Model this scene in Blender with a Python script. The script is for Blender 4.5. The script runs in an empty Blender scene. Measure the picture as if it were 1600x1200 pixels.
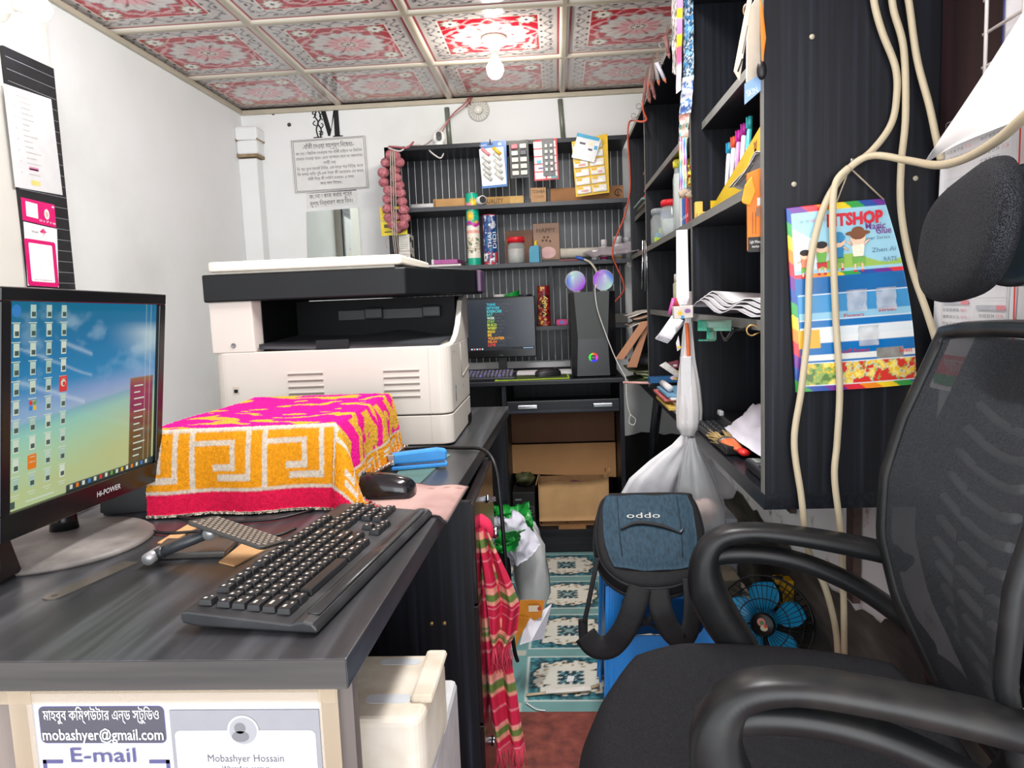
import bpy, bmesh, math, random
import numpy as np
from mathutils import Vector, Matrix
random.seed(7); RNG = np.random.default_rng(7)
SC = bpy.context.scene
COL = SC.collection
PI = math.pi

# ------------------------------------------------------------------ camera
EYE = (0.0, 0.0, 1.11)
cam = bpy.data.cameras.new('camera')
cam.sensor_width = 36.0; cam.lens = 1156.44 / 1600 * 36.0; cam.clip_start = 0.02; cam.clip_end = 60
cam_ob = bpy.data.objects.new('camera', cam); COL.objects.link(cam_ob)
_r = Vector((0.9975, 0.05893, -0.03896)); _d = Vector((-0.0322, -0.11146, -0.99325)); _f = Vector((-0.06288, 0.99202, -0.10928))
cam_ob.matrix_world = Matrix(((_r.x, -_d.x, -_f.x, EYE[0]), (_r.y, -_d.y, -_f.y, EYE[1]), (_r.z, -_d.z, -_f.z, EYE[2]), (0, 0, 0, 1)))
SC.camera = cam_ob

# ------------------------------------------------------------------ view, world, daylight
SC.view_settings.view_transform = 'Standard'; SC.view_settings.look = 'None'
SC.view_settings.gamma = 1.0; SC.view_settings.use_curve_mapping = False
SC.view_settings.exposure = 0.74
world = bpy.data.worlds.new('world'); SC.world = world; world.use_nodes = True
_bg = world.node_tree.nodes['Background']
_bg.inputs[0].default_value = (0.93, 0.97, 1.0, 1); _bg.inputs[1].default_value = 1.9

def area_light(name, loc, direction, sx, sy, power, color=(1, 1, 1)):
    l = bpy.data.lights.new(name, 'AREA'); l.shape = 'RECTANGLE'; l.size = sx; l.size_y = sy
    l.energy = power; l.color = color
    o = bpy.data.objects.new(name, l); COL.objects.link(o); o.location = loc
    o.rotation_euler = Vector(direction).to_track_quat('-Z', 'Y').to_euler()
    return o
# daylight that falls in through the open shop front behind the camera
area_light('shopfront_daylight', (0.3, -1.35, 1.1), (-0.30, 1, -0.03), 2.2, 2.0, 30, (0.96, 0.98, 1.0))
# unseen fill light added under the ceiling to brighten desk and left wall
area_light('fill_light', (0.05, 1.45, 2.14), (-0.75, 0.15, -1), 1.0, 0.12, 25, (1.0, 0.99, 0.97))

# ------------------------------------------------------------------ colours and materials
def lin(h):
    if isinstance(h, str):
        h = h.lstrip('#'); c = np.array([int(h[i:i + 2], 16) / 255 for i in (0, 2, 4)])
    else: c = np.array(h, float)
    return np.where(c <= 0.04045, c / 12.92, ((c + 0.055) / 1.055) ** 2.4)
def rgba(h): c = lin(h); return (float(c[0]), float(c[1]), float(c[2]), 1.0)
_mats = {}
def bsdf(name):
    m = bpy.data.materials.new(name); m.use_nodes = True
    return m, m.node_tree, m.node_tree.nodes['Principled BSDF']
def setp(b, rough=.5, metal=0., spec=.5, coat=0., trans=0., alpha=1., emit=None, es=0., ior=1.45, sheen=0.):
    b.inputs['Roughness'].default_value = rough; b.inputs['Metallic'].default_value = metal
    b.inputs['Specular IOR Level'].default_value = spec; b.inputs['Coat Weight'].default_value = coat
    b.inputs['Coat Roughness'].default_value = .08
    b.inputs['Transmission Weight'].default_value = trans; b.inputs['Alpha'].default_value = alpha
    b.inputs['IOR'].default_value = ior; b.inputs['Sheen Weight'].default_value = sheen
    if emit is not None: b.inputs['Emission Color'].default_value = rgba(emit); b.inputs['Emission Strength'].default_value = es
def pm(hexc, rough=.5, var=0.06, scale=30., **k):
    """plain painted / plastic / paper material with a faint procedural unevenness"""
    key = (hexc, rough, var, scale, tuple(sorted(k.items())))
    if key in _mats: return _mats[key]
    m, t, b = bsdf('m_%s_%d' % (hexc.strip('#'), len(_mats))); setp(b, rough=rough, **k)
    if var:
        tc = t.nodes.new('ShaderNodeTexCoord'); n = t.nodes.new('ShaderNodeTexNoise'); n.inputs['Scale'].default_value = scale
        n.inputs['Detail'].default_value = 4
        r = t.nodes.new('ShaderNodeValToRGB'); c = np.array(rgba(hexc))
        r.color_ramp.elements[0].position = .3; r.color_ramp.elements[1].position = .7
        lo = c * (1 - var * 2); hi = np.minimum(c * (1 + var), 1)
        r.color_ramp.elements[0].color = (*lo[:3], 1); r.color_ramp.elements[1].color = (*hi[:3], 1)
        t.links.new(tc.outputs['Object'], n.inputs['Vector']); t.links.new(n.outputs[0], r.inputs[0]); t.links.new(r.outputs[0], b.inputs['Base Color'])
    else: b.inputs['Base Color'].default_value = rgba(hexc)
    _mats[key] = m; return m
def vcm(rough=.5, emit=0., bump=0., bscale=400., **k):
    """material that takes its colour from the mesh's painted 'Col' attribute"""
    key = ('vc', rough, emit, bump, bscale, tuple(sorted(k.items())))
    if key in _mats: return _mats[key]
    m, t, b = bsdf('painted_%d' % len(_mats)); setp(b, rough=rough, **k)
    a = t.nodes.new('ShaderNodeAttribute'); a.attribute_name = 'Col'
    if emit:
        b.inputs['Base Color'].default_value = (.01, .01, .012, 1)
        t.links.new(a.outputs[0], b.inputs['Emission Color']); b.inputs['Emission Strength'].default_value = emit
    else: t.links.new(a.outputs[0], b.inputs['Base Color'])
    if bump:
        tc = t.nodes.new('ShaderNodeTexCoord'); n = t.nodes.new('ShaderNodeTexNoise'); n.inputs['Scale'].default_value = bscale
        bp = t.nodes.new('ShaderNodeBump'); bp.inputs['Strength'].default_value = bump; bp.inputs['Distance'].default_value = .004
        t.links.new(tc.outputs['Object'], n.inputs['Vector']); t.links.new(n.outputs[0], bp.inputs['Height']); t.links.new(bp.outputs[0], b.inputs['Normal'])
    _mats[key] = m; return m
def noise_mix(name, stops, scale=(1, 1, 1), detail=6, rough=.4, bump=0., coord='Object', nscale=1.0, dist=0., **k):
    m, t, b = bsdf(name); setp(b, rough=rough, **k)
    tc = t.nodes.new('ShaderNodeTexCoord'); mp = t.nodes.new('ShaderNodeMapping'); mp.inputs['Scale'].default_value = scale
    n = t.nodes.new('ShaderNodeTexNoise'); n.inputs['Scale'].default_value = nscale; n.inputs['Detail'].default_value = detail
    n.inputs['Distortion'].default_value = dist
    r = t.nodes.new('ShaderNodeValToRGB'); cr = r.color_ramp
    while len(cr.elements) < len(stops): cr.elements.new(.5)
    for e, (p, h) in zip(cr.elements, stops): e.position = p; e.color = rgba(h)
    t.links.new(tc.outputs[coord], mp.inputs['Vector']); t.links.new(mp.outputs[0], n.inputs['Vector'])
    t.links.new(n.outputs[0], r.inputs[0]); t.links.new(r.outputs[0], b.inputs['Base Color'])
    if bump:
        bp = t.nodes.new('ShaderNodeBump'); bp.inputs['Strength'].default_value = bump; bp.inputs['Distance'].default_value = .01
        t.links.new(n.outputs[0], bp.inputs['Height']); t.links.new(bp.outputs[0], b.inputs['Normal'])
    return m
BLK = [(.30, '#0b0c10'), (.55, '#15171e'), (.68, '#1f232d'), (.80, '#2f3542')]
WOOD_V = noise_mix('dark_laminate_upright', BLK, (105, 105, 1.6), rough=.42, spec=.35)
WOOD_Y = noise_mix('dark_laminate_lengthwise', BLK, (105, 1.6, 105), rough=.36, spec=.4)
WOOD_X = noise_mix('dark_laminate_crosswise', BLK, (1.6, 105, 105), rough=.38, spec=.4)
DESK = noise_mix('dusty_dark_desktop', [(.28, '#1e1f22'), (.5, '#303134'), (.64, '#44464a'), (.80, '#63666b')], (34, 2.4, 34), rough=.33, spec=.6, detail=8)
DESK_E = noise_mix('desk_front_edge', [(.3, '#2c2a2a'), (.55, '#433f3d'), (.75, '#57504c')], (2, 30, 40), rough=.4)
BROWNW = noise_mix('reddish_brown_panel', [(.3, '#1d1114'), (.6, '#2c191c'), (.8, '#432a2c')], (40, 40, 1.0), rough=.45)
EDGE = pm('#6f706c', .5)
def striped():
    m, t, b = bsdf('pinstriped_board'); setp(b, rough=.35)
    tc = t.nodes.new('ShaderNodeTexCoord'); sp = t.nodes.new('ShaderNodeSeparateXYZ'); t.links.new(tc.outputs['Object'], sp.inputs[0])
    a = t.nodes.new('ShaderNodeMath'); a.operation = 'MULTIPLY'; a.inputs[1].default_value = 1 / .036; t.links.new(sp.outputs[0], a.inputs[0])
    f = t.nodes.new('ShaderNodeMath'); f.operation = 'FRACT'; t.links.new(a.outputs[0], f.inputs[0])
    l = t.nodes.new('ShaderNodeMath'); l.operation = 'LESS_THAN'; l.inputs[1].default_value = .075; t.links.new(f.outputs[0], l.inputs[0])
    n = t.nodes.new('ShaderNodeTexNoise'); n.inputs['Scale'].default_value = 5; t.links.new(tc.outputs['Object'], n.inputs['Vector'])
    mp = t.nodes.new('ShaderNodeMapping'); mp.inputs['Scale'].default_value = (70, 70, 1.5); t.links.new(tc.outputs['Object'], mp.inputs['Vector'])
    n2 = t.nodes.new('ShaderNodeTexNoise'); n2.inputs['Detail'].default_value = 5; t.links.new(mp.outputs[0], n2.inputs['Vector'])
    r = t.nodes.new('ShaderNodeValToRGB'); r.color_ramp.elements[0].position = .35; r.color_ramp.elements[0].color = rgba('#0c0d11'); r.color_ramp.elements[1].position = .75; r.color_ramp.elements[1].color = rgba('#2b2e36')
    t.links.new(n2.outputs[0], r.inputs[0])
    mx = t.nodes.new('ShaderNodeMix'); mx.data_type = 'RGBA'; t.links.new(l.outputs[0], mx.inputs[0]); t.links.new(r.outputs[0], mx.inputs[6]); mx.inputs[7].default_value = rgba('#e9ecef')
    t.links.new(mx.outputs[2], b.inputs['Base Color']); return m
STRIPE = striped()
def clear(name, tint, alpha, rough=.15):
    m, t, b = bsdf(name); setp(b, rough=rough, alpha=alpha, spec=.7); b.inputs['Base Color'].default_value = rgba(tint); return m
POLY = clear('thin_clear_polythene', '#bfc3c5', .42, .2)
POLY_T = clear('sheer_polythene', '#e6e7e8', .3, .2)
JAR = clear('clear_plastic_jar', '#cfd8d8', .35, .12)
BLACK = pm('#121315', .42, .1, 60); BLACKG = pm('#0c0d0f', .22, .05); DGREY = pm('#2b2d30', .5); GREY = pm('#77797b', .5)
WHITE = pm('#dcdbd7', .5, .03); PAPER = pm('#d8d8d9', .75, .02); CREAM = pm('#d8d1c3', .42, .03); CHROME = pm('#c9cbd0', .18, 0, metal=1.)
CARD = pm('#b98f62', .8, .08, 20); CARD_D = pm('#8a6744', .85, .1, 20); STEEL = pm('#8f9294', .35, .05, metal=.8)

# ------------------------------------------------------------------ mesh builder
_bev = {}
def frame(o, ex, ey):
    ex = Vector(ex).normalized(); ey = Vector(ey); ey = (ey - ex * ex.dot(ey)).normalized(); ez = ex.cross(ey)
    return Matrix(((ex.x, ey.x, ez.x, o[0]), (ex.y, ey.y, ez.y, o[1]), (ex.z, ey.z, ez.z, o[2]), (0, 0, 0, 1)))
def TR(x, y, z, rz=0, rx=0, ry=0):
    return Matrix.Translation((x, y, z)) @ Matrix.Rotation(rz, 4, 'Z') @ Matrix.Rotation(ry, 4, 'Y') @ Matrix.Rotation(rx, 4, 'X')
def FY(x, y, z, rz=0): return frame((x, y, z), (math.cos(rz), math.sin(rz), 0), (0, 0, 1))      # a face that looks towards -Y
def spline(pts, n=8):
    P = [Vector(p) for p in pts]; out = []
    for i in range(len(P) - 1):
        a = P[max(i - 1, 0)]; b = P[i]; c = P[i + 1]; d = P[min(i + 2, len(P) - 1)]
        for k in range(n):
            t = k / n
            out.append(.5 * ((2 * b) + (c - a) * t + (2 * a - 5 * b + 4 * c - d) * t * t + (3 * b - a - 3 * c + d) * t ** 3))
    out.append(P[-1]); return out
class MB:
    def __init__(s): s.v = []; s.f = []; s.m = []; s.s = []
    def add(s, V, F, mi=0, sm=False, T=None):
        n = len(s.v)
        if T is not None: V = [T @ Vector(v) for v in V]
        s.v += [tuple(v) for v in V]; s.f += [tuple(i + n for i in f) for f in F]
        s.m += [mi] * len(F); s.s += [sm] * len(F); return s
    def bm(s, b, mi=0, sm=False, T=None):
        b.verts.index_update(); s.add([v.co.copy() for v in b.verts], [[v.index for v in f.verts] for f in b.faces], mi, sm, T); b.free(); return s
    def box(s, c, size, mi=0, bev=0., T=None, rot=None, seg=2):
        k = (tuple(round(x, 5) for x in size), bev, seg)
        if k not in _bev:
            b = bmesh.new(); bmesh.ops.create_cube(b, size=1)
            for v in b.verts: v.co = Vector((v.co.x * size[0], v.co.y * size[1], v.co.z * size[2]))
            if bev: bmesh.ops.bevel(b, geom=b.edges[:], offset=bev, segments=seg, profile=.5, affect='EDGES', clamp_overlap=True)
            b.verts.index_update(); _bev[k] = ([v.co.copy() for v in b.verts], [[v.index for v in f.verts] for f in b.faces]); b.free()
        V, F = _bev[k]; L = Matrix.Translation(c)
        if rot: L = L @ rot
        if T is not None: L = T @ L
        return s.add(V, F, mi, False, L)
    def bx(s, x0, x1, y0, y1, z0, z1, mi=0, bev=0., T=None):
        return s.box(((x0 + x1) / 2, (y0 + y1) / 2, (z0 + z1) / 2), (abs(x1 - x0), abs(y1 - y0), abs(z1 - z0)), mi, bev, T)
    def prism(s, poly, h, T=None, mi=0, bev=0., sm=False, z0=0., seg=2):
        b = bmesh.new(); lo = [b.verts.new((p[0], p[1], z0)) for p in poly]; f = b.faces.new(lo)
        r = bmesh.ops.extrude_face_region(b, geom=[f]); vs = [g for g in r['geom'] if isinstance(g, bmesh.types.BMVert)]
        for v in vs: v.co.z = z0 + h
        bmesh.ops.recalc_face_normals(b, faces=b.faces[:])
        if bev:
            es = [e for e in b.edges if len(e.link_faces) == 2 and e.calc_face_angle() > .6]
            bmesh.ops.bevel(b, geom=es, offset=bev, segments=seg, profile=.5, affect='EDGES', clamp_overlap=True)
        return s.bm(b, mi, sm, T)
    def tube(s, pts, r, mi=0, n=8, sp=0, T=None, flat=None, cap=True, up=None):
        P = spline(pts, sp) if sp else [Vector(p) for p in pts]
        m = len(P); R = r if hasattr(r, '__len__') else [r] * m
        if len(R) != m: R = list(np.interp(np.linspace(0, 1, m), np.linspace(0, 1, len(R)), R))
        V = []; F = []; up = Vector(up) if up else None
        for i, p in enumerate(P):
            t = (P[min(i + 1, m - 1)] - P[max(i - 1, 0)])
            t = t.normalized() if t.length > 1e-9 else Vector((0, 0, 1))
            if up is None: up = Vector((0, 0, 1)) if abs(t.z) < .9 else Vector((0, 1, 0))
            a = (up - t * t.dot(up))
            a = a.normalized() if a.length > 1e-6 else t.orthogonal().normalized()
            up = a; b = t.cross(a)
            fa = 1 if flat is None else flat
            for k in range(n):
                w = 2 * PI * k / n; V.append(p + a * math.cos(w) * R[i] * fa + b * math.sin(w) * R[i])
        for i in range(m - 1):
            for k in range(n):
                F.append((i * n + k, i * n + (k + 1) % n, (i + 1) * n + (k + 1) % n, (i + 1) * n + k))
        if cap: F.append(tuple(range(n))[::-1]); F.append(tuple((m - 1) * n + k for k in range(n)))
        return s.add(V, F, mi, True, T)
    def lathe(s, prof, mi=0, n=24, T=None, sm=True, sx=1., sy=1.):
        V = []; F = []; m = len(prof)
        for r, z in prof:
            for k in range(n): V.append((r * math.cos(2 * PI * k / n) * sx, r * math.sin(2 * PI * k / n) * sy, z))
        for i in range(m - 1):
            for k in range(n): F.append((i * n + k, i * n + (k + 1) % n, (i + 1) * n + (k + 1) % n, (i + 1) * n + k))
        if prof[0][0] > 1e-6: F.append(tuple(range(n))[::-1])
        if prof[-1][0] > 1e-6: F.append(tuple((m - 1) * n + k for k in range(n)))
        return s.add(V, F, mi, sm, T)
    def ball(s, c, r, mi=0, n=16, T=None, sc=(1, 1, 1)):
        prof = [(max(1e-7, math.sin(PI * i / (n // 2))), -math.cos(PI * i / (n // 2))) for i in range(n // 2 + 1)]
        L = Matrix.Translation(c) @ Matrix.Diagonal((r * sc[0], r * sc[1], r * sc[2], 1))
        return s.lathe(prof, mi, n, (T @ L) if T is not None else L)
    def grid(s, P, mi=0, th=0., sm=True, T=None):
        """P: nested list [i][j] of points; th: thickness of the sheet"""
        A = np.array(P, float); nu, nv = A.shape[:2]
        F = [(i * nv + j, (i + 1) * nv + j, (i + 1) * nv + j + 1, i * nv + j + 1) for i in range(nu - 1) for j in range(nv - 1)]
        V = A.reshape(-1, 3)
        if not th: return s.add([Vector(v) for v in V], F, mi, sm, T)
        du = np.gradient(A, axis=0); dv = np.gradient(A, axis=1); N = np.cross(du, dv); N /= (np.linalg.norm(N, axis=2, keepdims=True) + 1e-12)
        B = (A - N * th).reshape(-1, 3); n0 = nu * nv
        F2 = [tuple(i + n0 for i in f[::-1]) for f in F]
        bd = [i * nv for i in range(nu)] + [(nu - 1) * nv + j for j in range(1, nv)] + [i * nv + nv - 1 for i in range(nu - 2, -1, -1)] + [j for j in range(nv - 2, 0, -1)]
        F3 = [(bd[k], bd[k] + n0, bd[(k + 1) % len(bd)] + n0, bd[(k + 1) % len(bd)])[::-1] for k in range(len(bd))]
        return s.add([Vector(v) for v in np.vstack([V, B])], F + F2 + F3, mi, sm, T)
    def quad(s, T, x0, x1, y0, y1, mi=0, z=0.):
        return s.add([(x0, y0, z), (x1, y0, z), (x1, y1, z), (x0, y1, z)], [(0, 1, 2, 3)], mi, False, T)
    def disc(s, T, x, y, rx, ry=None, mi=0, z=0., n=24):
        ry = ry or rx
        return s.add([(x + rx * math.cos(2 * PI * k / n), y + ry * math.sin(2 * PI * k / n), z) for k in range(n)], [tuple(range(n))], mi, False, T)
    def poly(s, T, pts, mi=0, z=0.):
        b = bmesh.new(); b.faces.new([b.verts.new((p[0], p[1], z)) for p in pts]); bmesh.ops.triangulate(b, faces=b.faces[:]); return s.bm(b, mi, False, T)
    def rrect(s, T, x0, x1, y0, y1, r, mi=0, z=0., n=5):
        p = []
        for cx, cy, a in ((x1 - r, y1 - r, 0), (x0 + r, y1 - r, 90), (x0 + r, y0 + r, 180), (x1 - r, y0 + r, 270)):
            for k in range(n + 1): w = math.radians(a + 90 * k / n); p.append((cx + r * math.cos(w), cy + r * math.sin(w)))
        return s.add([(x, y, z) for x, y in p], [tuple(range(len(p)))], mi, False, T)
    def text(s, body, T, h, mi=0, w=None, cx=0., cy=0., z=.0006, bold=0., al='C'):
        """lettering h tall, centred (al C) or starting (al L) at cx, cy of the frame T; w squeezes it to a width"""
        c = bpy.data.curves.new('lettering', 'FONT'); c.body = body; c.size = 1; c.offset = bold; c.resolution_u = 2
        o = bpy.data.objects.new('lettering', c); COL.objects.link(o); bpy.context.view_layer.update()
        me = o.to_mesh(); V = np.array([v.co[:] for v in me.vertices]) if len(me.vertices) else np.zeros((0, 3)); F = [tuple(p.vertices) for p in me.polygons]
        o.to_mesh_clear(); bpy.data.objects.remove(o); bpy.data.curves.remove(c)
        return s._place(V, F, T, h, mi, w, cx, cy, z, al, .73)
    def bangla(s, body, T, h, mi=0, w=None, cx=0., cy=0., z=.0006, al='C', rows=30):
        """Bengali lettering: outlines filled by non-zero winding in thin bands (the font's contours overlap)"""
        c = bpy.data.curves.new('lettering', 'FONT'); c.body = body; c.size = 1; c.resolution_u = 3
        o = bpy.data.objects.new('lettering', c); COL.objects.link(o); bpy.context.view_layer.update()
        cu = o.to_curve(bpy.context.evaluated_depsgraph_get()); segs = []
        for sp in cu.splines:
            pts = []; bp = sp.bezier_points; n = len(bp)
            if n < 2: continue
            for i in range(n):
                a = bp[i]; d = bp[(i + 1) % n]
                for k in range(3):
                    t = k / 3; pts.append(a.co * (1 - t) ** 3 + 3 * a.handle_right * t * (1 - t) ** 2 + 3 * d.handle_left * t * t * (1 - t) + d.co * t ** 3)
            for i in range(len(pts)): segs.append((pts[i].x, pts[i].y, pts[(i + 1) % len(pts)].x, pts[(i + 1) % len(pts)].y))
        o.to_curve_clear(); bpy.data.objects.remove(o); bpy.data.curves.remove(c)
        S = np.array(segs); y0 = min(S[:, 1].min(), S[:, 3].min()); y1 = max(S[:, 1].max(), S[:, 3].max())
        V = []; F = []; nb = max(4, int((y1 - y0) * rows)); dy = (y1 - y0) / nb
        for b in range(nb):
            y = y0 + (b + .5) * dy; up = (S[:, 1] <= y) & (S[:, 3] > y); dn = (S[:, 1] > y) & (S[:, 3] <= y); k = up | dn
            if not k.any(): continue
            X = S[k, 0] + (y - S[k, 1]) / (S[k, 3] - S[k, 1]) * (S[k, 2] - S[k, 0]); D = np.where(up[k], 1, -1); q = np.argsort(X); wn = 0; st = 0
            for i in q:
                if wn == 0: st = X[i]
                wn += D[i]
                if wn == 0 and X[i] > st:
                    n = len(V); V += [(st, y - dy / 2, 0), (X[i], y - dy / 2, 0), (X[i], y + dy / 2, 0), (st, y + dy / 2, 0)]; F.append((n, n + 1, n + 2, n + 3))
        return s._place(np.array(V), F, T, h, mi, w, cx, cy, z, al, .62)
    def _place(s, V, F, T, h, mi, w, cx, cy, z, al, cap):
        if not len(V): return s
        k = h / cap; x0, x1 = V[:, 0].min(), V[:, 0].max(); kx = w / (x1 - x0) if w else k
        X = (V[:, 0] - x0) * kx + cx - ((x1 - x0) * kx / 2 if al == 'C' else 0)
        Y = V[:, 1] * k + cy - h / 2
        return s.add([(a, b, z) for a, b in zip(X, Y)], F, mi, False, T)

# ------------------------------------------------------------------ objects
WM = {}
def link(o): COL.objects.link(o); return o
def tag(o, label, cat, group=None):
    o['label'] = label; o['category'] = cat
    if group: o['group'] = group
    return o
def thing(name, label, cat, loc=(0, 0, 0), rz=0., group=None):
    o = link(bpy.data.objects.new(name, None)); o.empty_display_size = .05; o.location = loc; o.rotation_euler = (0, 0, rz)
    WM[o.name] = Matrix.Translation(loc) @ Matrix.Rotation(rz, 4, 'Z'); return tag(o, label, cat, group)
def ob(name, mb, mats, parent=None, loc=(0, 0, 0), rz=0., local=False):
    """links mb as ONE mesh. Points are in world space unless local; the origin is the parent's, or loc"""
    base = WM[parent.name] if parent else Matrix.Translation(loc) @ Matrix.Rotation(rz, 4, 'Z')
    V = mb.v
    if not local: I = base.inverted(); V = [tuple(I @ Vector(v)) for v in V]
    me = bpy.data.meshes.new(name); me.from_pydata(V, [], mb.f)
    for m in (mats if isinstance(mats, (list, tuple)) else [mats]): me.materials.append(m)
    me.polygons.foreach_set('material_index', mb.m); me.polygons.foreach_set('use_smooth', mb.s); me.update()
    o = link(bpy.data.objects.new(name, me))
    if parent: o.parent = parent
    else: o.location = loc; o.rotation_euler = (0, 0, rz)
    WM[o.name] = base; return o
def struct(name, mb, mats): o = ob(name, mb, mats); o['kind'] = 'structure'; return o
def dup(root, loc, rz=None, label=None, group=None, scale=None):
    r = root.copy(); link(r); r.location = loc
    if rz is not None: r.rotation_euler = (0, 0, rz)
    if scale: r.scale = scale
    if label: r['label'] = label
    if group: r['group'] = group
    for ch in list(root.children):
        c = ch.copy(); link(c); c.parent = r
        for g in list(ch.children):
            d = g.copy(); link(d); d.parent = c
    WM[r.name] = Matrix.Translation(loc) @ Matrix.Rotation(r.rotation_euler.z, 4, 'Z'); return r
def painted(name, P, Cc, mat, parent=None, th=0., loc=None):
    """a surface of points P[nu, nv, 3] with its own colours Cc[nu, nv, 3] (linear)"""
    A = np.asarray(P, float); nu, nv = A.shape[:2]; mb = MB(); mb.grid(A, 0, th)
    if loc is None and parent is None: loc = tuple(A.reshape(-1, 3).mean(0))
    o = ob(name, mb, mat, parent, loc or (0, 0, 0))
    a = o.data.color_attributes.new('Col', 'FLOAT_COLOR', 'POINT')
    c = np.ones((len(mb.v), 4), np.float32); f = np.asarray(Cc).reshape(-1, 3); c[:nu * nv, :3] = f
    if th: c[nu * nv:, :3] = f
    a.data.foreach_set('color', c.ravel()); return o
def plane_pts(T, w, h, nu, nv, z=0., wave=None):
    """points over a w x h rectangle centred on the frame T; u runs along x, v along y"""
    u = np.linspace(-w / 2, w / 2, nu)[:, None] + np.zeros((1, nv)); v = np.linspace(-h / 2, h / 2, nv)[None, :] + np.zeros((nu, 1))
    zz = np.full_like(u, z) if wave is None else wave(u / w + .5, v / h + .5) + z
    M = np.array(T); return np.stack([M[k, 0] * u + M[k, 1] * v + M[k, 2] * zz + M[k, 3] for k in range(3)], -1)
def uv01(nu, nv): return np.meshgrid(np.linspace(0, 1, nu), np.linspace(0, 1, nv), indexing='ij')
def vnoise(x, y, seed=0):
    r = np.random.default_rng(seed).random((64, 64)); xi = np.floor(x).astype(int); yi = np.floor(y).astype(int); fx = x - xi; fy = y - yi
    fx = fx * fx * (3 - 2 * fx); fy = fy * fy * (3 - 2 * fy); g = lambda a, b: r[a % 64, b % 64]
    return (g(xi, yi) * (1 - fx) + g(xi + 1, yi) * fx) * (1 - fy) + (g(xi, yi + 1) * (1 - fx) + g(xi + 1, yi + 1) * fx) * fy
def fbm(x, y, seed=0, o=4): return sum(vnoise(x * 2 ** k, y * 2 ** k, seed + k) / 2 ** k for k in range(o)) / sum(1 / 2 ** k for k in range(o))
def lay(Cc, mask, h): Cc[mask] = lin(h); return Cc
def at(u, v, X=None, Y=None, Z=None):
    """the point of the place seen at pixel u, v of the photograph on the plane X=, Y= or Z="""
    d = _r * ((u - 800) / 1156.44) + _d * ((v - 600) / 1156.44) + _f
    k = X / d.x if X is not None else (Y / d.y if Y is not None else (Z - EYE[2]) / d.z)
    return Vector((d.x * k, d.y * k, d.z * k + EYE[2]))
BN_PRE = 'িেৈ'; BN_C = 'কখগঘঙচছজঝঞটঠডঢণতথদধনপফবভমযরলশষসহড়ঢ়য়ৎ'
def bn(s):
    """puts the vowel signs that stand before their consonant into the order in which they are drawn"""
    s = s.replace('ো', 'ো').replace('ৌ', 'ৌ'); out = []
    for ch in s:
        if ch in BN_PRE:
            i = len(out) - 1
            while i >= 2 and out[i - 1] == '্': i -= 2
            if i >= 1 and out[i] == '়': i -= 1
            out.insert(max(i, 0), ch)
        else: out.append(ch)
    return ''.join(out)
# ================================================================== the room
CEIL = 2.206; XL = -1.67; XR = .69; YB = 4.055; YF = -.45
WALLW = noise_mix('white_limewash', [(.2, '#d9dad8'), (.42, '#e9ebea'), (.6, '#eff0f1'), (.85, '#f2f3f4')], (1.6, 1.6, 1.6), rough=.75, detail=7, bump=.05)
def stained():
    m, t, b = bsdf('stained_whitewash'); setp(b, rough=.8)
    tc = t.nodes.new('ShaderNodeTexCoord'); n = t.nodes.new('ShaderNodeTexNoise'); n.inputs['Scale'].default_value = 9; n.inputs['Detail'].default_value = 8; n.inputs['Roughness'].default_value = .7
    r = t.nodes.new('ShaderNodeValToRGB'); cr = r.color_ramp; cr.elements.new(.5)
    for e, (p, h) in zip(cr.elements, [(.30, '#4d443d'), (.37, '#d0cbc5'), (.43, '#ececec')]): e.position = p; e.color = rgba(h)
    t.links.new(tc.outputs['Object'], n.inputs['Vector']); t.links.new(n.outputs[0], r.inputs[0]); t.links.new(r.outputs[0], b.inputs['Base Color']); return m
WALLS = stained()
DADO = noise_mix('blackened_plaster', [(.3, '#1b1a18'), (.45, '#34312d'), (.6, '#57524b'), (.75, '#7d766d')], (9, 2.5, 9), rough=.9, detail=8, bump=.5)

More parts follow.
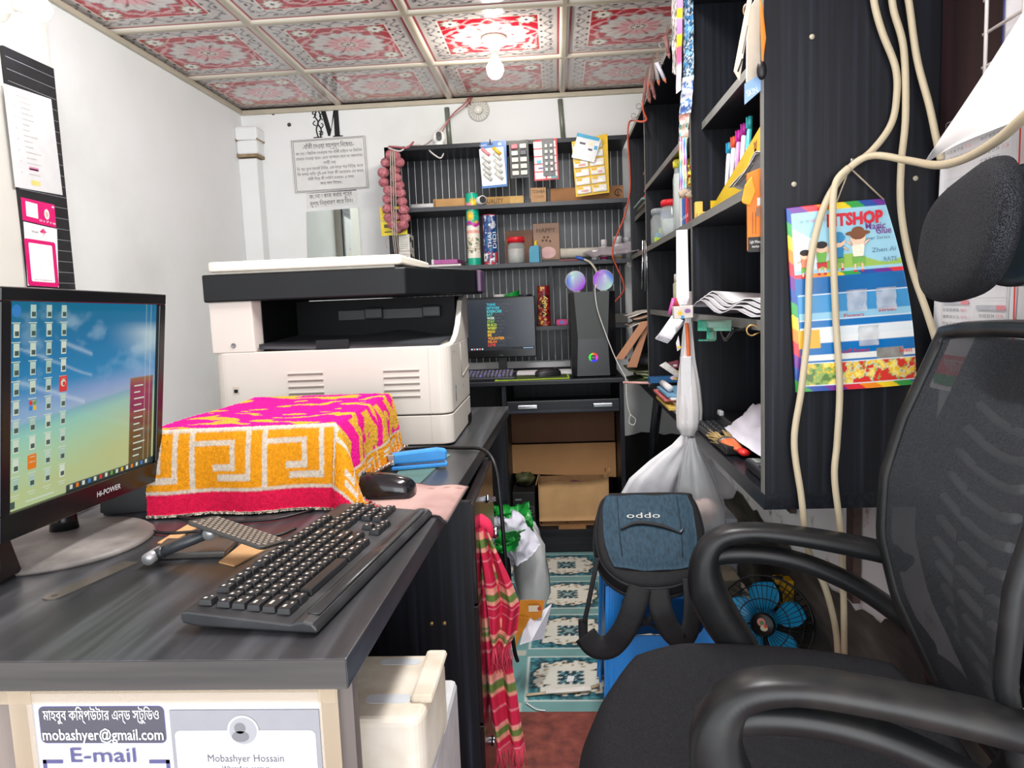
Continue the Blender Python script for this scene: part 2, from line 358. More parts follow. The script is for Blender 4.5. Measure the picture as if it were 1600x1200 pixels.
# floor: 30 cm patterned tiles, and the red oxide floor in front of them
TP = .3137
def tile_floor(nx0, nx1, ny, q):
    us = []; vs = []
    t = np.linspace(-.5, .5, q, endpoint=False)
    X = np.concatenate([i + t for i in range(nx0, nx1)] + [[nx1 - .5]]); Y = np.concatenate([i + t for i in range(ny)] + [[ny - .5]])
    U, V = np.meshgrid(X, Y, indexing='ij'); fu = (U + .5) % 1 - .5; fv = (V + .5) % 1 - .5
    Cc = np.zeros(U.shape + (3,)); Cc[:] = lin('#6f9a98')
    au, av = abs(fu), abs(fv); mx = np.maximum(au, av); n = .415
    band = (mx >= n); Cc[band] = lin('#6f9a98') * (0.9 + .2 * fbm(U[band] * 9, V[band] * 9, 3))[:, None]
    lay(Cc, (au >= n + .02) & (av >= n + .02), '#b6b8ab')
    lay(Cc, (mx > n - .012) & (mx < n), '#c9d3cc'); lay(Cc, (abs(mx - n - .008) < .008), '#5d8c8d')
    sq = mx < n - .012; lay(Cc, sq, '#2c6470')
    a = np.arctan2(fv, fu); r = np.sqrt(fu ** 2 + fv ** 2)
    orn = sq & (np.sin(34 * fu + 3 * np.sin(20 * fv)) * np.sin(34 * fv + 3 * np.sin(20 * fu)) > .25); lay(Cc, orn, '#4f939a')
    orn2 = sq & (np.sin(34 * fu + 3 * np.sin(20 * fv)) * np.sin(34 * fv + 3 * np.sin(20 * fu)) < -.62); lay(Cc, orn2, '#16323e')
    sup = ((au / .33) ** 3 + (av / .30) ** 3) ** (1 / 3) + .07 * np.cos(12 * a) + .04 * np.cos(20 * a)
    lay(Cc, sup < 1.10, '#12303c'); lay(Cc, sup < 1.02, '#d9d8cb')
    lay(Cc, (sup < .98) & (sup > .74) & (np.sin(14 * a) * np.sin(60 * r) > .55), '#a9906a')
    lay(Cc, (sup < .92) & (sup > .78) & (np.cos(10 * a + 1) > .9), '#17323c')
    cen = r + .025 * np.cos(4 * a) + .012 * np.cos(12 * a); lay(Cc, cen < .125, '#1c3f4c'); lay(Cc, (cen < .095) & (np.cos(8 * a) > .1), '#5e8a92'); lay(Cc, cen < .04, '#a8bcb9')
    # grime and foot dust lie over the tiles
    g = fbm(U * 2.2, V * 2.2, 11); Cc *= (.80 + .32 * g)[..., None]
    P = np.stack([.008 + U * TP, 2.089 + V * TP, np.zeros_like(U)], -1); return P, Cc
P, Cc = tile_floor(-6, 3, 7, 44)
P[:, 0, 1] = 1.905; P[..., 0] = np.clip(P[..., 0], XL, XR); P[..., 1] = np.clip(P[..., 1], 1.905, YB)
fl = painted('floor', P, Cc, vcm(.32), loc=(0, 0, 0)); fl['kind'] = 'structure'
RED = noise_mix('red_oxide_floor', [(.3, '#5a2c27'), (.5, '#74392f'), (.7, '#86463b')], (30, 30, 30), rough=.7, detail=8, bump=.08)
m = MB(); m.bx(XL, XR, YF, 1.905, -.03, .0); struct('floor_front', m, RED)

# ceiling of printed panels between cream rails
def ceiling_pts(q, i0, i1, j0, j1):
    t = np.linspace(-.5, .5, q, endpoint=False)
    X = np.concatenate([i + t for i in range(i0, i1)] + [[i1 - .5]]); Y = np.concatenate([j + t for j in range(j0, j1)] + [[j1 - .5]])
    U, V = np.meshgrid(X, Y, indexing='ij'); fu = (U + .5) % 1 - .5; fv = (V + .5) % 1 - .5
    Cc = np.zeros(U.shape + (3,)); Cc[:] = lin('#d0c9c1')
    au, av = abs(fu), abs(fv); mx = np.maximum(au, av); a = np.arctan2(fv, fu); r = np.sqrt(fu ** 2 + fv ** 2)
    bd = (mx < .445) & (mx > .335); lay(Cc, bd, '#cbc4c1')
    vine = abs(mx - .39 - .022 * np.sin(46 * np.where(au > av, fv, fu))) < .009; lay(Cc, bd & vine, '#8f898d')
    along = np.where(au > av, fv, fu); k = (along * 19) % 1 - .5; kk = np.floor(along * 19)
    leaf = ((k / .30) ** 2 + ((mx - .375 - .032 * np.where(kk % 2 == 0, 1, -1)) / .011) ** 2 < 1); lay(Cc, bd & leaf, '#4a3a3d')
    lay(Cc, bd & ((k / .34) ** 2 + ((mx - .415) / .012) ** 2 < 1) & (kk % 3 == 0), '#8f8b93')
    lay(Cc, (abs(mx - .456) < .009), '#a83e4a'); lay(Cc, (mx > .468) & (mx < .478), '#efe8dc')
    fd = mx < .335; lay(Cc, fd, '#efe2df'); fd = mx < .325
    Cc[fd] = lin('#b3152a') * (.8 + .4 * fbm(U[fd] * 14, V[fd] * 14, 5))[:, None]
    ru = np.sqrt((fu / 1.12) ** 2 + (fv / 1.0) ** 2)
    ar = abs(ru + .022 * np.sin(9 * a) + .012 * np.sin(17 * a) - .265) < .014; lay(Cc, fd & ar, '#d9a2a5')
    ar = abs(ru + .035 * np.sin(5 * a + .7) - .315) < .008; lay(Cc, fd & ar, '#d8979b')
    w = ru + .014 * np.cos(16 * a) + .008 * np.cos(7 * a)
    lay(Cc, w < .232, '#a59a9f'); lay(Cc, w < .218, '#d9d2cf'); lay(Cc, (w < .19) & (w > .13) & (np.sin(18 * a + 40 * ru) > .45), '#c5bab9')
    lay(Cc, w < .135, '#e2a9ac'); lay(Cc, (w < .128) & (np.cos(12 * a) > .72), '#c9697a'); lay(Cc, (w < .165) & (w > .115) & (np.cos(6 * a) > .93), '#7c4a50')
    lay(Cc, ru < .06, '#ecd3cf'); lay(Cc, (abs(ru - .042) < .009) & (np.cos(14 * a) > -.3), '#3f3538'); lay(Cc, ru < .014, '#3f3538')
    for su in (-1, 1):
        for sv in (-1, 1):
            q2 = np.sqrt((fu - su * .25) ** 2 + (fv - sv * .255) ** 2); qa = np.arctan2(fv - sv * .255, fu - su * .25)
            lay(Cc, fd & (q2 < .062 + .01 * np.cos(9 * qa)), '#93917f'); lay(Cc, fd & (q2 < .05 + .008 * np.cos(9 * qa)), '#f0eae2'); lay(Cc, q2 < .014, '#3a3535')
    rail = mx > .478; Cc[rail] = lin('#b5ab98') * (.85 + .2 * fbm(U[rail] * 5, V[rail] * 5, 2))[:, None]
    fade = np.clip(V + .5, 0, 1) * .33                     # the last row of panels grows paler towards the back wall
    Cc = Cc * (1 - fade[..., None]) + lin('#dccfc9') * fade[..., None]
    Z = np.full_like(U, CEIL); Z[mx > .478] = CEIL - .012
    return np.stack([-.231 + U * .6, 3.783 + V * .6, Z], -1), Cc
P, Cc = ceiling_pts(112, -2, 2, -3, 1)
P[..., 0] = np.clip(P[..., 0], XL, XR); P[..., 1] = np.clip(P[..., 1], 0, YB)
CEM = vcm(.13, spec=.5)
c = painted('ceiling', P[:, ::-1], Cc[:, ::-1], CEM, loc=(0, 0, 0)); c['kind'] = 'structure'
P, Cc = ceiling_pts(40, -2, 2, -8, -3)
P[..., 0] = np.clip(P[..., 0], XL, XR)
c = painted('ceiling_front', P[:, ::-1], Cc[:, ::-1], CEM, loc=(0, 0, 0)); c['kind'] = 'structure'
m = MB(); m.bx(XL - .1, XR + .1, YF, YB + .1, CEIL + .02, CEIL + .06); struct('ceiling_slab', m, pm('#c9c6c0', .8))

m = MB(); m.bx(XL - .1, XL, YF, YB + .1, -.03, CEIL + .02); struct('wall_left', m, WALLW)
m = MB(); m.bx(XL, XR, YB, YB + .1, -.03, CEIL + .02); struct('wall_back', m, WALLW)
m = MB(); m.bx(XR, XR + .1, YF, YB + .1, -.03, CEIL + .02); struct('wall_right', m, WALLS)
# left pilaster near the shop front, and the one in the far corner with its broken brick capital
m = MB(); m.bx(XL, -1.62, 1.2, 2.42, 0, CEIL); struct('wall_left_pilaster', m, pm('#d2cfc7', .75, .04, 3))
m = MB(); m.bx(XL, -1.568, 3.97, YB, 0, 1.93, bev=.006)
for z, x1, y0 in ((1.965, -1.555, 3.955), (2.035, -1.548, 3.945)): m.box(((XL + x1) / 2, (y0 + YB) / 2, z + .02), (x1 - XL, YB - y0, .075), 0, .014, rot=Matrix.Rotation(.02, 4, 'Y'))
m.bx(XL, -1.556, 3.955, YB, 1.935, 1.95, 1); m.bx(XL, -1.55, 3.95, YB, 2.02, 2.03, 1)
struct('wall_corner_pilaster', m, [WALLW, pm('#a08a6a', .9, .2, 30)])
# cream cornice rail along the ceiling edge
m = MB(); m.bx(XL, XR, YB - .02, YB, CEIL - .035, CEIL - .01, 0, .004); m.bx(XL, XL + .018, 0, YB, CEIL - .03, CEIL - .01, 0, .004)
struct('trim_1', m, pm('#bdb3a0', .45, .06, 6))
# blackened lower band of the right and back walls, with a ragged top
def dado(pts, ax):
    m = MB(); n = len(pts); rr = random.Random(4); q = []
    for i in range(len(pts) - 1):
        for k in range(12):
            t = k / 12; a = pts[i]; b = pts[i + 1]; q.append((a[0] + (b[0] - a[0]) * t, a[1] + (b[1] - a[1]) * t + rr.uniform(-.012, .012)))
    q.append(pts[-1])
    P = [[(XR - .004 if ax == 'Y' else s, s if ax == 'Y' else YB - .004, z) for z in (0, h * .5, h)] for s, h in q]
    m.grid(P, 0, .0, False); return m
m = dado([(.6, .47), (1.45, .43), (1.7, .36), (2.15, .33), (2.7, .34), (4.05, .36)], 'Y')
struct('trim_2', m, DADO)
m = dado([(.2, .37), (XR, .36)], 'X'); struct('trim_3', m, pm('#111213', .8))
# reddish panelling on the right wall beside the chair
m = MB(); m.bx(XR - .012, XR - .001, .55, 1.375, 1.0, CEIL - .01); struct('wall_right_panelling', m, BROWNW)
# two flat iron legs against the right wall under the shelf cabinet
for nm, y, lab in (('iron_bracket', 2.19, 'short rusty brown iron bracket below the far end of the shelf cabinet'), ('iron_bracket', 1.726, 'long rusty brown iron strap on the white wall behind the chair arm')):
    m = MB(); zb = .46 if y > 1.8 else .38
    m.bx(XR - .022, XR - .004, y - .022, y + .022, zb, .705, 0, .002); m.bx(XR - .1, XR - .004, y - .02, y + .02, .695, .705)
    tag(ob(nm, m, pm('#463530', .7, .2, 40), loc=(XR - .02, y, zb)), lab, 'bracket', None)

# ================================================================== right-hand shelf cabinet
XF = .378
sc_ = thing('shelf_cabinet', 'tall open black shelf cabinet along the right wall', 'cabinet', (XF, 1.38, .705))
m = MB(); m.bx(XF, XR - .003, 1.38, 1.40, .735, CEIL - .02); m.bx(XF - .001, XF, 1.379, 1.401, .735, CEIL - .02, 1); ob('end_panel', m, [WOOD_V, EDGE], sc_)
for y in (2.085, 3.105, 3.72):
    m = MB(); m.bx(XF, XR - .003, y, y + .018, .735, 1.875 if y < 3.7 else 1.875); m.bx(XF - .001, XF, y, y + .018, .735, 1.875, 1); ob('divider', m, [WOOD_V, EDGE], sc_)
m = MB(); m.bx(XR - .008, XR - .003, 1.40, 3.735, .735, 1.89); ob('back_panel', m, WOOD_V, sc_)
m = MB(); m.bx(XF, XR - .003, 1.38, 3.738, .705, .735); m.bx(XF - .001, XF, 1.38, 3.738, .705, .735, 1); ob('bottom_shelf', m, [WOOD_Y, pm('#17181c', .35)], sc_)
m = MB(); m.bx(XF, XR - .003, 1.40, 3.738, 1.875, 1.893); m.bx(XF - .001, XF, 1.40, 3.738, 1.875, 1.893, 1); ob('top_board', m, [WOOD_Y, EDGE], sc_)
for y0, y1, zs in ((1.40, 2.085, ((1.06, XF), (1.315, XF), (1.572, XF + .03))), (2.103, 3.105, ((1.06, XF + .01), (1.315, XF), (1.56, XF))), (3.123, 3.72, ((1.0, XF + .02), (1.315, XF), (1.50, XF + .02)))):
    for z, x in zs:
        m = MB(); m.bx(x, XR - .008, y0, y1, z - .02, z); m.bx(x - .001, x, y0, y1, z - .02, z, 1); ob('shelf', m, [WOOD_Y, EDGE], sc_)
for x, z in ((.43, 1.30), (.44, .98), (.46, 1.55), (.64, 1.30)):
    m = MB(); m.lathe([(.0045, 0), (.0045, .002), (0, .003)], 0, 12, frame((x, 1.3795, z), (1, 0, 0), (0, 0, 1))); ob('screw_cap', m, pm('#b9b29c', .5), sc_)
# a dark diagonal prop below the cabinet
m = MB(); m.tube([(.40, 3.0, .70), (.385, 3.25, .30)], .02, 0, 4); tag(ob('wooden_prop', m, WOOD_V, loc=(.38, 3.25, .3)), 'dark slanting prop under the far end of the shelf cabinet', 'prop')

# ================================================================== back-wall shelf unit
bs = thing('wall_shelf', 'black wall shelf unit with pinstriped back board', 'shelf', (-.23, 3.9, .99))
m = MB(); m.bx(-.83, .372, YB - .02, YB - .003, .79, 1.90); ob('back_board', m, STRIPE, bs)
for x in (-.83, ): m = MB(); m.bx(x, x + .018, 3.75, YB - .02, .80, 1.90); ob('side_panel', m, WOOD_V, bs)
m = MB(); m.bx(-.83, .372, 3.75, YB - .02, 1.882, 1.902); ob('top_board', m, WOOD_X, bs)
for z in (1.60, 1.305, .985):
    m = MB(); m.bx(-.812, .372, 3.75, YB - .02, z - .02, z); m.bx(-.812, .372, 3.749, 3.75, z - .02, z, 1); ob('shelf', m, [WOOD_X, pm('#34373d', .4)], bs)
m = MB(); m.bx(-.03, -.014, 3.80, YB - .02, .985, 1.285); ob('divider', m, WOOD_V, bs)

# ================================================================== back desk
bd = thing('computer_table', 'black computer table under the wall shelves with open cabinet', 'table', (0, 3.4, 0))
m = MB(); m.bx(-.75, .278, 3.12, 3.745, .757, .778, 0, .003); ob('table_top', m, WOOD_X, bd)
for x in (-.245, .258): m = MB(); m.bx(x, x + .018, 3.15, 3.73, 0, .757); ob('side_panel', m, WOOD_V, bd)
m = MB(); m.bx(-.75, -.732, 3.15, 3.73, 0, .757); ob('side_panel', m, WOOD_V, bd)
m = MB(); m.bx(-.73, .258, 3.70, 3.715, .1, .757); ob('back_panel', m, WOOD_V, bd)
m = MB(); m.bx(-.227, .258, 3.19, 3.205, 0, .095); ob('kick_board', m, WOOD_X, bd)
m = MB(); m.bx(-.227, .258, 3.17, 3.70, .095, .112); ob('base_shelf', m, WOOD_X, bd)
tr = thing_tray = MB(); m = MB(); m.bx(-.225, .256, 3.14, 3.155, .632, .688, 0, .003); m.bx(-.225, .256, 3.155, 3.6, .632, .645)
dr = ob('drawer', m, WOOD_X, bd)
for x in (-.135, .185):
    m = MB(); m.box((x, 3.135, .663), (.085, .012, .018), 0, .004); ob('handle', m, CHROME, dr)

# ================================================================== near desk
def dx(y): return -.216 + (y - .68) * (.049 / 1.74)
dk = thing('office_desk', 'long black laminate desk with drawers and paper notices on its end', 'desk', (-.6, 1.5, 0))
m = MB(); m.prism([(-1.06, .68), (dx(.68), .68), (dx(2.42), 2.42), (-1.06, 2.42)], .032, Matrix.Translation((0, 0, .738)), 0, .0015)
m.bx(-1.06, dx(.68) - .001, .6785, .68, .739, .769, 1)
ob('desk_top', m, [DESK, DESK_E], dk)
m = MB(); m.bx(-1.05, -.2185, .70, .718, .0, .738); ob('front_panel', m, [noise_mix('faded_desk_front', [(.3, '#4a4442'), (.6, '#6b625d'), (.8, '#857a73')], (24, 24, 1.2), rough=.45)], dk)
m = MB(); m.bx(-.75, -.176, 1.36, 1.378, 0, .738); ob('side_panel', m, WOOD_V, dk)
m = MB(); m.bx(-.75, -.176, 1.745, 1.763, 0, .738); ob('side_panel', m, WOOD_V, dk)
m = MB(); m.bx(-.80, -.18, 2.39, 2.408, 0, .738); ob('side_panel', m, WOOD_V, dk)
m = MB(); m.bx(-.78, -.76, .72, 2.39, .05, .738); ob('back_panel', m, WOOD_V, dk)
m = MB(); m.bx(-.76, -.20, 1.378, 2.39, .03, .05); ob('base_board', m, WOOD_Y, dk)
for z0, z1 in ((.535, .732), (.29, .53), (.055, .285)):
    m = MB(); m.bx(-.19, -.168, 1.366, 1.757, z0, z1, 0, .002); m.bx(-.6, -.19, 1.385, 1.74, z0 + .03, z1 - .03)
    d = ob('drawer', m, pm('#1a1315', .22, .1, 20, spec=.6), dk)
    zk = (z0 + z1) / 2
    k = MB(); k.lathe([(.011, 0), (.009, .006), (.006, .012), (.011, .02), (.014, .027), (.012, .032), (0, .034)], 0, 16, frame((-.168, 1.50, zk), (0, 1, 0), (0, 0, 1)))
    ob('knob', k, CHROME, d)
    if z0 > .5:
        k = MB(); k.lathe([(.009, 0), (.009, .006), (0, .006)], 0, 16, frame((-.168, 1.60, zk + .045), (0, 1, 0), (0, 0, 1))); k.box((-.158, 1.60, zk + .045), (.02, .003, .01))
        ob('lock', k, CHROME, d)
for x, z in ((-.26, .50), (-.235, .50), (-.25, .27)):
    m = MB(); m.lathe([(.004, 0), (.004, .002), (0, .003)], 0, 10, frame((x, 1.3595, z), (1, 0, 0), (0, 0, 1))); ob('screw', m, pm('#b79a62', .35, 0, metal=.6), dk)
# ================================================================== lamps
GLOW = pm('#fff6e6', .4, 0, emit='#fff7ea', es=125.); GLOWC = pm('#eaf6ff', .4, 0, emit='#f2f9ff', es=36.)
def lamp(loc, up, label, glow, part_r=.034):
    t = thing('light_bulb', label, 'lamp', loc)
    T = frame(loc, (1, 0, 0) if abs(up[0]) < .9 else (0, 1, 0), (0, 1, 0)); zz = Vector(up); ex = zz.orthogonal(); T = frame(loc, ex, zz.cross(ex))
    m = MB(); m.lathe([(.0, 0), (.052, 0), (.054, .006), (.045, .016), (.026, .026), (.022, .05), (.018, .056), (0, .056)], 0, 28, T); ob('lamp_holder', m, CREAM, t)
    m = MB(); m.lathe([(.016, .056), (.019, .075), (.024, .092), (.025, .1), (0, .1)], 0, 20, T); ob('bulb_neck', m, WHITE, t)
    m = MB(); m.lathe([(.024, .1), (part_r, .116), (part_r + .001, .132), (part_r - .006, .152), (.016, .163), (0, .167)], 0, 20, T); ob('bulb_globe', m, glow, t); return t
lamp((-.222, 3.2, CEIL - .001), (0, 0, -1), 'glowing round bulb in a cream holder on the patterned ceiling', GLOW)
_lp = at(45, 12, X=-1.52); lamp((-1.618, _lp.y, _lp.z + .02), (1, 0, -.2), 'glowing bulb high on the left wall pilaster', GLOWC)

# ================================================================== left pilaster: black board, paper list, payment stickers
m = MB(); A = at(78, 107, X=-1.612); B = at(112, 445, X=-1.612)
m.prism([(2.205, .86), (2.412, .86), (2.416, 1.5), (2.418, 1.925), (2.195, 1.925), (2.20, 1.4)], .012, frame((-1.6195, 0, 0), (0, 1, 0), (0, 0, 1)))
bb = MB()
for k in range(30):
    z = .88 + k * .035
    if z < 1.92: bb.bx(-1.6078, -1.6071, 2.2, 2.414, z, z + .0016)
o = ob('notice_board', m, noise_mix('chipped_black_board', [(.25, '#141417'), (.60, '#1e1e22'), (.68, '#33302e'), (.74, '#8e7a66')], (14, 14, 14), rough=.5), loc=(-1.61, 2.3, .86))
tag(o, 'chipped black notice board with pale lines on the left pilaster', 'board'); ob('lines', bb, pm('#8f9096', .5), o, )
def wall_sheet(name, c4, X, th, mat, label, cat, group=None):
    """a flat sheet on a wall that faces +X, its corners from the photograph (TL TR BR BL)"""
    p = [at(u, v, X=X) for u, v in c4]; m = MB()
    m.prism([(q.y, q.z) for q in p[::-1]], th, frame((X - th, 0, 0), (0, 1, 0), (0, 0, 1)))
    o = ob(name, m, mat, loc=(X, sum(q.y for q in p) / 4, sum(q.z for q in p) / 4)); tag(o, label, cat, group); return o, p
def local_frame(p, n_out=None):
    """frame whose x and y run from 0 to 1 is not square: returns origin BL, x axis, y axis vectors"""
    return p[3], p[2] - p[3], p[0] - p[3]
o, p = wall_sheet('price_list', [(5, 130), (80, 155), (98, 305), (24, 292)], -1.6055, .001, PAPER, 'white printed price list sheet on the black notice board', 'sheet')
b, ex, ey = local_frame(p); T = frame(b + Vector((.0006, 0, 0)), ex, (0, 0, 1)); w, h = ex.length, ey.length; m = MB()
rr = random.Random(3)
for k in range(15):
    y = h * (.92 - k * .055); m.quad(T, w * (.30 if k else .25), w * (.42 + .2 * rr.random()), y, y + .004, 0)
    if k % 2 == 0: m.quad(T, w * .16, w * .18, y, y + .006, 0)
m.quad(T, w * .33, w * .52, h * .20, h * .235, 1); m.quad(T, w * .33, w * .52, h * .05, h * .10, 2)
ob('printing', m, [pm('#c6c2bf', .7), pm('#d985ab', .7), pm('#e8d780', .7)], o)
def bird(m, T, x, y, s, mi):
    for P in ([(-1, .1), (.2, .9), (.15, -.1)], [(.2, .9), (.35, .1), (.9, .2)], [(.15, -.1), (.35, .12), (.1, -.9)], [(.35, .12), (.9, .2), (.45, -.15)], [(.9, .2), (1.3, .45), (.8, -.05)]):
        m.poly(T, [(x + s * a, y + s * b_) for a, b_ in P], mi, .0004)
PINK = pm('#d8106f', .45, .03); WMARK = pm('#f4eef2', .5, .02)
o, p = wall_sheet('payment_sticker', [(33, 308), (85, 320), (88, 356), (36, 344)], -1.605, .001, PINK, 'small pink payment sticker with a round seal below the price list', 'sticker')
b, ex, ey = local_frame(p); T = frame(b + Vector((.0006, 0, 0)), ex, (0, 0, 1)); w, h = ex.length, ey.length; m = MB()
m.quad(T, w * .10, w * .45, h * .22, h * .88, 0); m.disc(T, w * .72, h * .52, h * .17, h * .24, 0); m.disc(T, w * .72, h * .52, h * .12, h * .19, 1, .0002); m.text('0', T, h * .2, 2, None, w * .72, h * .52, .0005)
m.text('01718', T, h * .09, 0, w * .5, w * .72, h * .17); bird(m, T, w * .92, h * .9, w * .05, 0)
ob('printing', m, [WMARK, pm('#e8ddc8', .5), pm('#9a7040', .5)], o)
o, p = wall_sheet('payment_sticker', [(37, 346), (89, 358), (92, 449), (44, 446)], -1.605, .001, WMARK, 'taller white and pink framed payment sticker with a bird logo', 'sticker')
b, ex, ey = local_frame(p); T = frame(b + Vector((.0006, 0, 0)), ex, (0, 0, 1)); w, h = ex.length, ey.length; m = MB()
m.rrect(T, w * .0, w * 1, 0, h * .74, w * .06, 0); m.rrect(T, w * .12, w * .88, h * .07, h * .68, w * .03, 1, .0003); m.text('01718502', T, h * .022, 2, w * .55, w * .5, h * .1, .0005)
bird(m, T, w * .62, h * .87, w * .11, 0); m.text('bKash', T, h * .04, 2, w * .2, w * .36, h * .87)
ob('printing', m, [PINK, WMARK, pm('#8f8a8c', .6)], o)

# ================================================================== back wall notices
YW = YB - .001
TXT = pm('#2c2b2b', .7, 0); TXTG = pm('#6f6e6d', .7, 0)
def back_sheet(name, c4, label, cat, mat=pm('#e4e4e2', .7, .02), th=.0012, Y=YW, group=None):
    p = [at(u, v, Y=Y) for u, v in c4]; m = MB()
    m.prism([(q.x, q.z) for q in p[::-1]], th, frame((0, Y, 0), (1, 0, 0), (0, 0, 1)))
    o = ob(name, m, mat, loc=(sum(q.x for q in p) / 4, Y, sum(q.z for q in p) / 4)); tag(o, label, cat, group); ex = p[2] - p[3]
    return o, frame(p[3] - Vector((0, th, 0)), ex, (0, 0, 1)), ex.length, (p[0] - p[3]).length
o, T, w, h = back_sheet('notice_sheet', [(453, 219), (573, 212), (579, 296), (459, 304)], 'large framed printed notice on the white back wall below the M emblem', 'notice')
m = MB()
for i in (.025, .045):
    for q in ((w * i, w * (1 - i), h * i, h * i + .0025), (w * i, w * (1 - i), h * (1 - i), h * (1 - i) + .0025), (w * i, w * i + .0025, h * i, h * (1 - i)), (w * (1 - i), w * (1 - i) + .0025, h * i, h * (1 - i))): m.quad(T, *q, 1, .0004)
m.bangla(bn('-বাঁকী দেওয়া সম্পূর্ণ নিষেধঃ-'), T, h * .075, 0, w * .66, w * .5, h * .85)
for k, (s_, ww) in enumerate((('কোনো জিনিস নেওয়ার পর বাঁকী চাইলে তা জিনিস', .86), ('ফেরত নেওয়া হবে। এতে অপমান মনে দোকানদার', .86), ('দায়ী নয়', .16), ('বি: দ্র: দুঃখ থেকেই নিচ্ছি, এক মাত্র পরে নিচ্ছি, অন্য', .86), ('কি বলার নাহি? দুই-এক টাকা কী অনেকের এর কাছে', .86), ('বাঁকী দিয়ে কী দেউলি হওয়ার। এ সময়', .6), ('কথা বলা নিষেধ।', .28))):
    m.bangla(bn(s_), T, h * .045, 1, w * ww, w * .5, h * (.73 - k * .094), rows=16)
ob('lettering', m, [TXT, pm('#55514f', .7, 0)], o)
o, T, w, h = back_sheet('notice_sheet', [(479, 302), (557, 296), (558, 319), (479, 326)], 'small two-line printed notice above the mirror', 'notice'); m = MB()
m.bangla(bn('কোনো কাজ করার পূর্বে'), T, h * .24, 0, w * .84, w * .5, h * .72); m.bangla(bn('মূল্য নির্ধারণ করে নিন।'), T, h * .24, 0, w * .84, w * .5, h * .26); ob('lettering', m, TXT, o)
# the M emblem
p = [at(u, v, Y=YW) for u, v in ((488, 171), (535, 169), (536, 213), (490, 216))]; w = (p[2] - p[3]).length; h = (p[0] - p[3]).length; T = frame(p[3], p[2] - p[3], (0, 0, 1)); m = MB()
pl = lambda *q: m.prism([(a * w, b_ * h) for a, b_ in q], .0012, T)
pl((.72, 0), (.98, 0), (.90, .05), (.90, .95), (.98, 1), (.78, 1), (.74, .96)); pl((.66, 0), (1, 0), (1, .035), (.66, .035)); pl((.74, .965), (1, .965), (1, 1), (.74, 1))
pl((.30, .98), (.46, .98), (.62, .22), (.57, .04), (.50, .04)); pl((.57, .04), (.62, .22), (.80, .98), (.75, .98)); pl((0, 0), (.30, 0), (.30, .035), (0, .035))
for k, q in enumerate(([(.16, .03), (.12, .3), (.2, .55), (.1, .75), (.18, .95)], [(.24, .03), (.28, .3), (.18, .5), (.3, .7), (.22, .97)], [(.1, .95), (.02, .85), (.14, .8), (.04, .7)], [(.3, .95), (.36, .85), (.26, .75), (.36, .6)], [(.2, .22), (.32, .2), (.3, .1), (.22, .12), (.26, .18)], [(.05, .98), (.14, .9), (.26, .99), (.36, .93)], [(.1, .6), (.02, .5), (.12, .42)], [(.3, .5), (.36, .42), (.26, .3)])):
    m.tube([(a * w, b_ * h, .001) for a, b_ in q], .0038 if k < 2 else .0028, 0, 5, 5, T)
tag(ob('wall_emblem', m, pm('#0d0d0e', .5), loc=(p[3].x, YW, p[3].z)), 'black ornamented letter M emblem on the back wall', 'emblem')
# mirror
o, T, w, h = back_sheet('wall_mirror', [(479, 331), (560, 325), (566, 420), (481, 424)], 'frameless mirror hanging on the back wall behind the copier', 'mirror', pm('#c9d2ce', .03, 0, metal=1.), .004)
for q in ((483, 416), (565, 413)):
    a = at(*q, Y=YB - .006); k = MB(); k.lathe([(.016, 0), (.016, .006), (.008, .012), (0, .012)], 0, 14, frame(a, (1, 0, 0), (0, 0, 1))); ob('clip', k, CHROME, o)
# nail heads in the plaster
for u, v in ((427, 177), (452, 195), (646, 160)):
    a = at(u, v, Y=YB); k = MB(); k.lathe([(.009, -.004), (.011, .002), (.006, .006), (0, .006)], 0, 10, frame(a, (1, 0, 0), (0, 0, 1)))
    tag(ob('wall_plug', k, pm('#4c4540', .8), loc=a), 'dark wall plug above the notices' if u < 440 else ('small dark nail hole beside the M emblem' if u < 500 else 'dark nail mark between emblem and ceiling wires'), 'wall plug')
# grey metal brackets that hold the shelf unit
for (u0, v0, u1, v1), lb in (((698, 168, 703, 228), 'grey metal bracket behind the white camera ball'), ((875, 155, 880, 216), 'grey metal bracket above the middle of the wall shelf')):
    a = at(u0, v0, Y=YB - .01); b_ = at(u1, v1, Y=YB - .01); m = MB(); m.tube([a, b_], .013, 0, 4); m.bx(b_.x - .012, b_.x + .012, 3.9, YB - .003, 1.903, 1.909)
    tag(ob('shelf_bracket', m, pm('#84897f', .4, .05, metal=.3), loc=b_), lb, 'bracket')
# round glass rosette lamp holder
a = at(748, 173, Y=YB); T = frame(a, (1, 0, 0), (0, 0, 1)); t = thing('ceiling_rose', 'round white ribbed rose with wires on the back wall under the ceiling', 'lamp holder', a)
m = MB(); m.lathe([(.0, 0), (.056, 0), (.058, .004), (.05, .010), (.03, .012), (0, .012)], 0, 40, T)
for k in range(20):
    w_ = 2 * PI * k / 20; m.tube([(.026 * math.cos(w_), .026 * math.sin(w_), .013), (.052 * math.cos(w_), .052 * math.sin(w_), .0105)], .0018, 1, 5, 0, T)
ob('plate', m, [pm('#dcdad4', .35, .03), pm('#bcb8ae', .35)], t)
m = MB(); m.lathe([(.024, .010), (.022, .03), (.016, .034), (.010, .034), (.010, .02), (0, .02)], 0, 24, T); ob('hub', m, pm('#e9e7e0', .3), t)
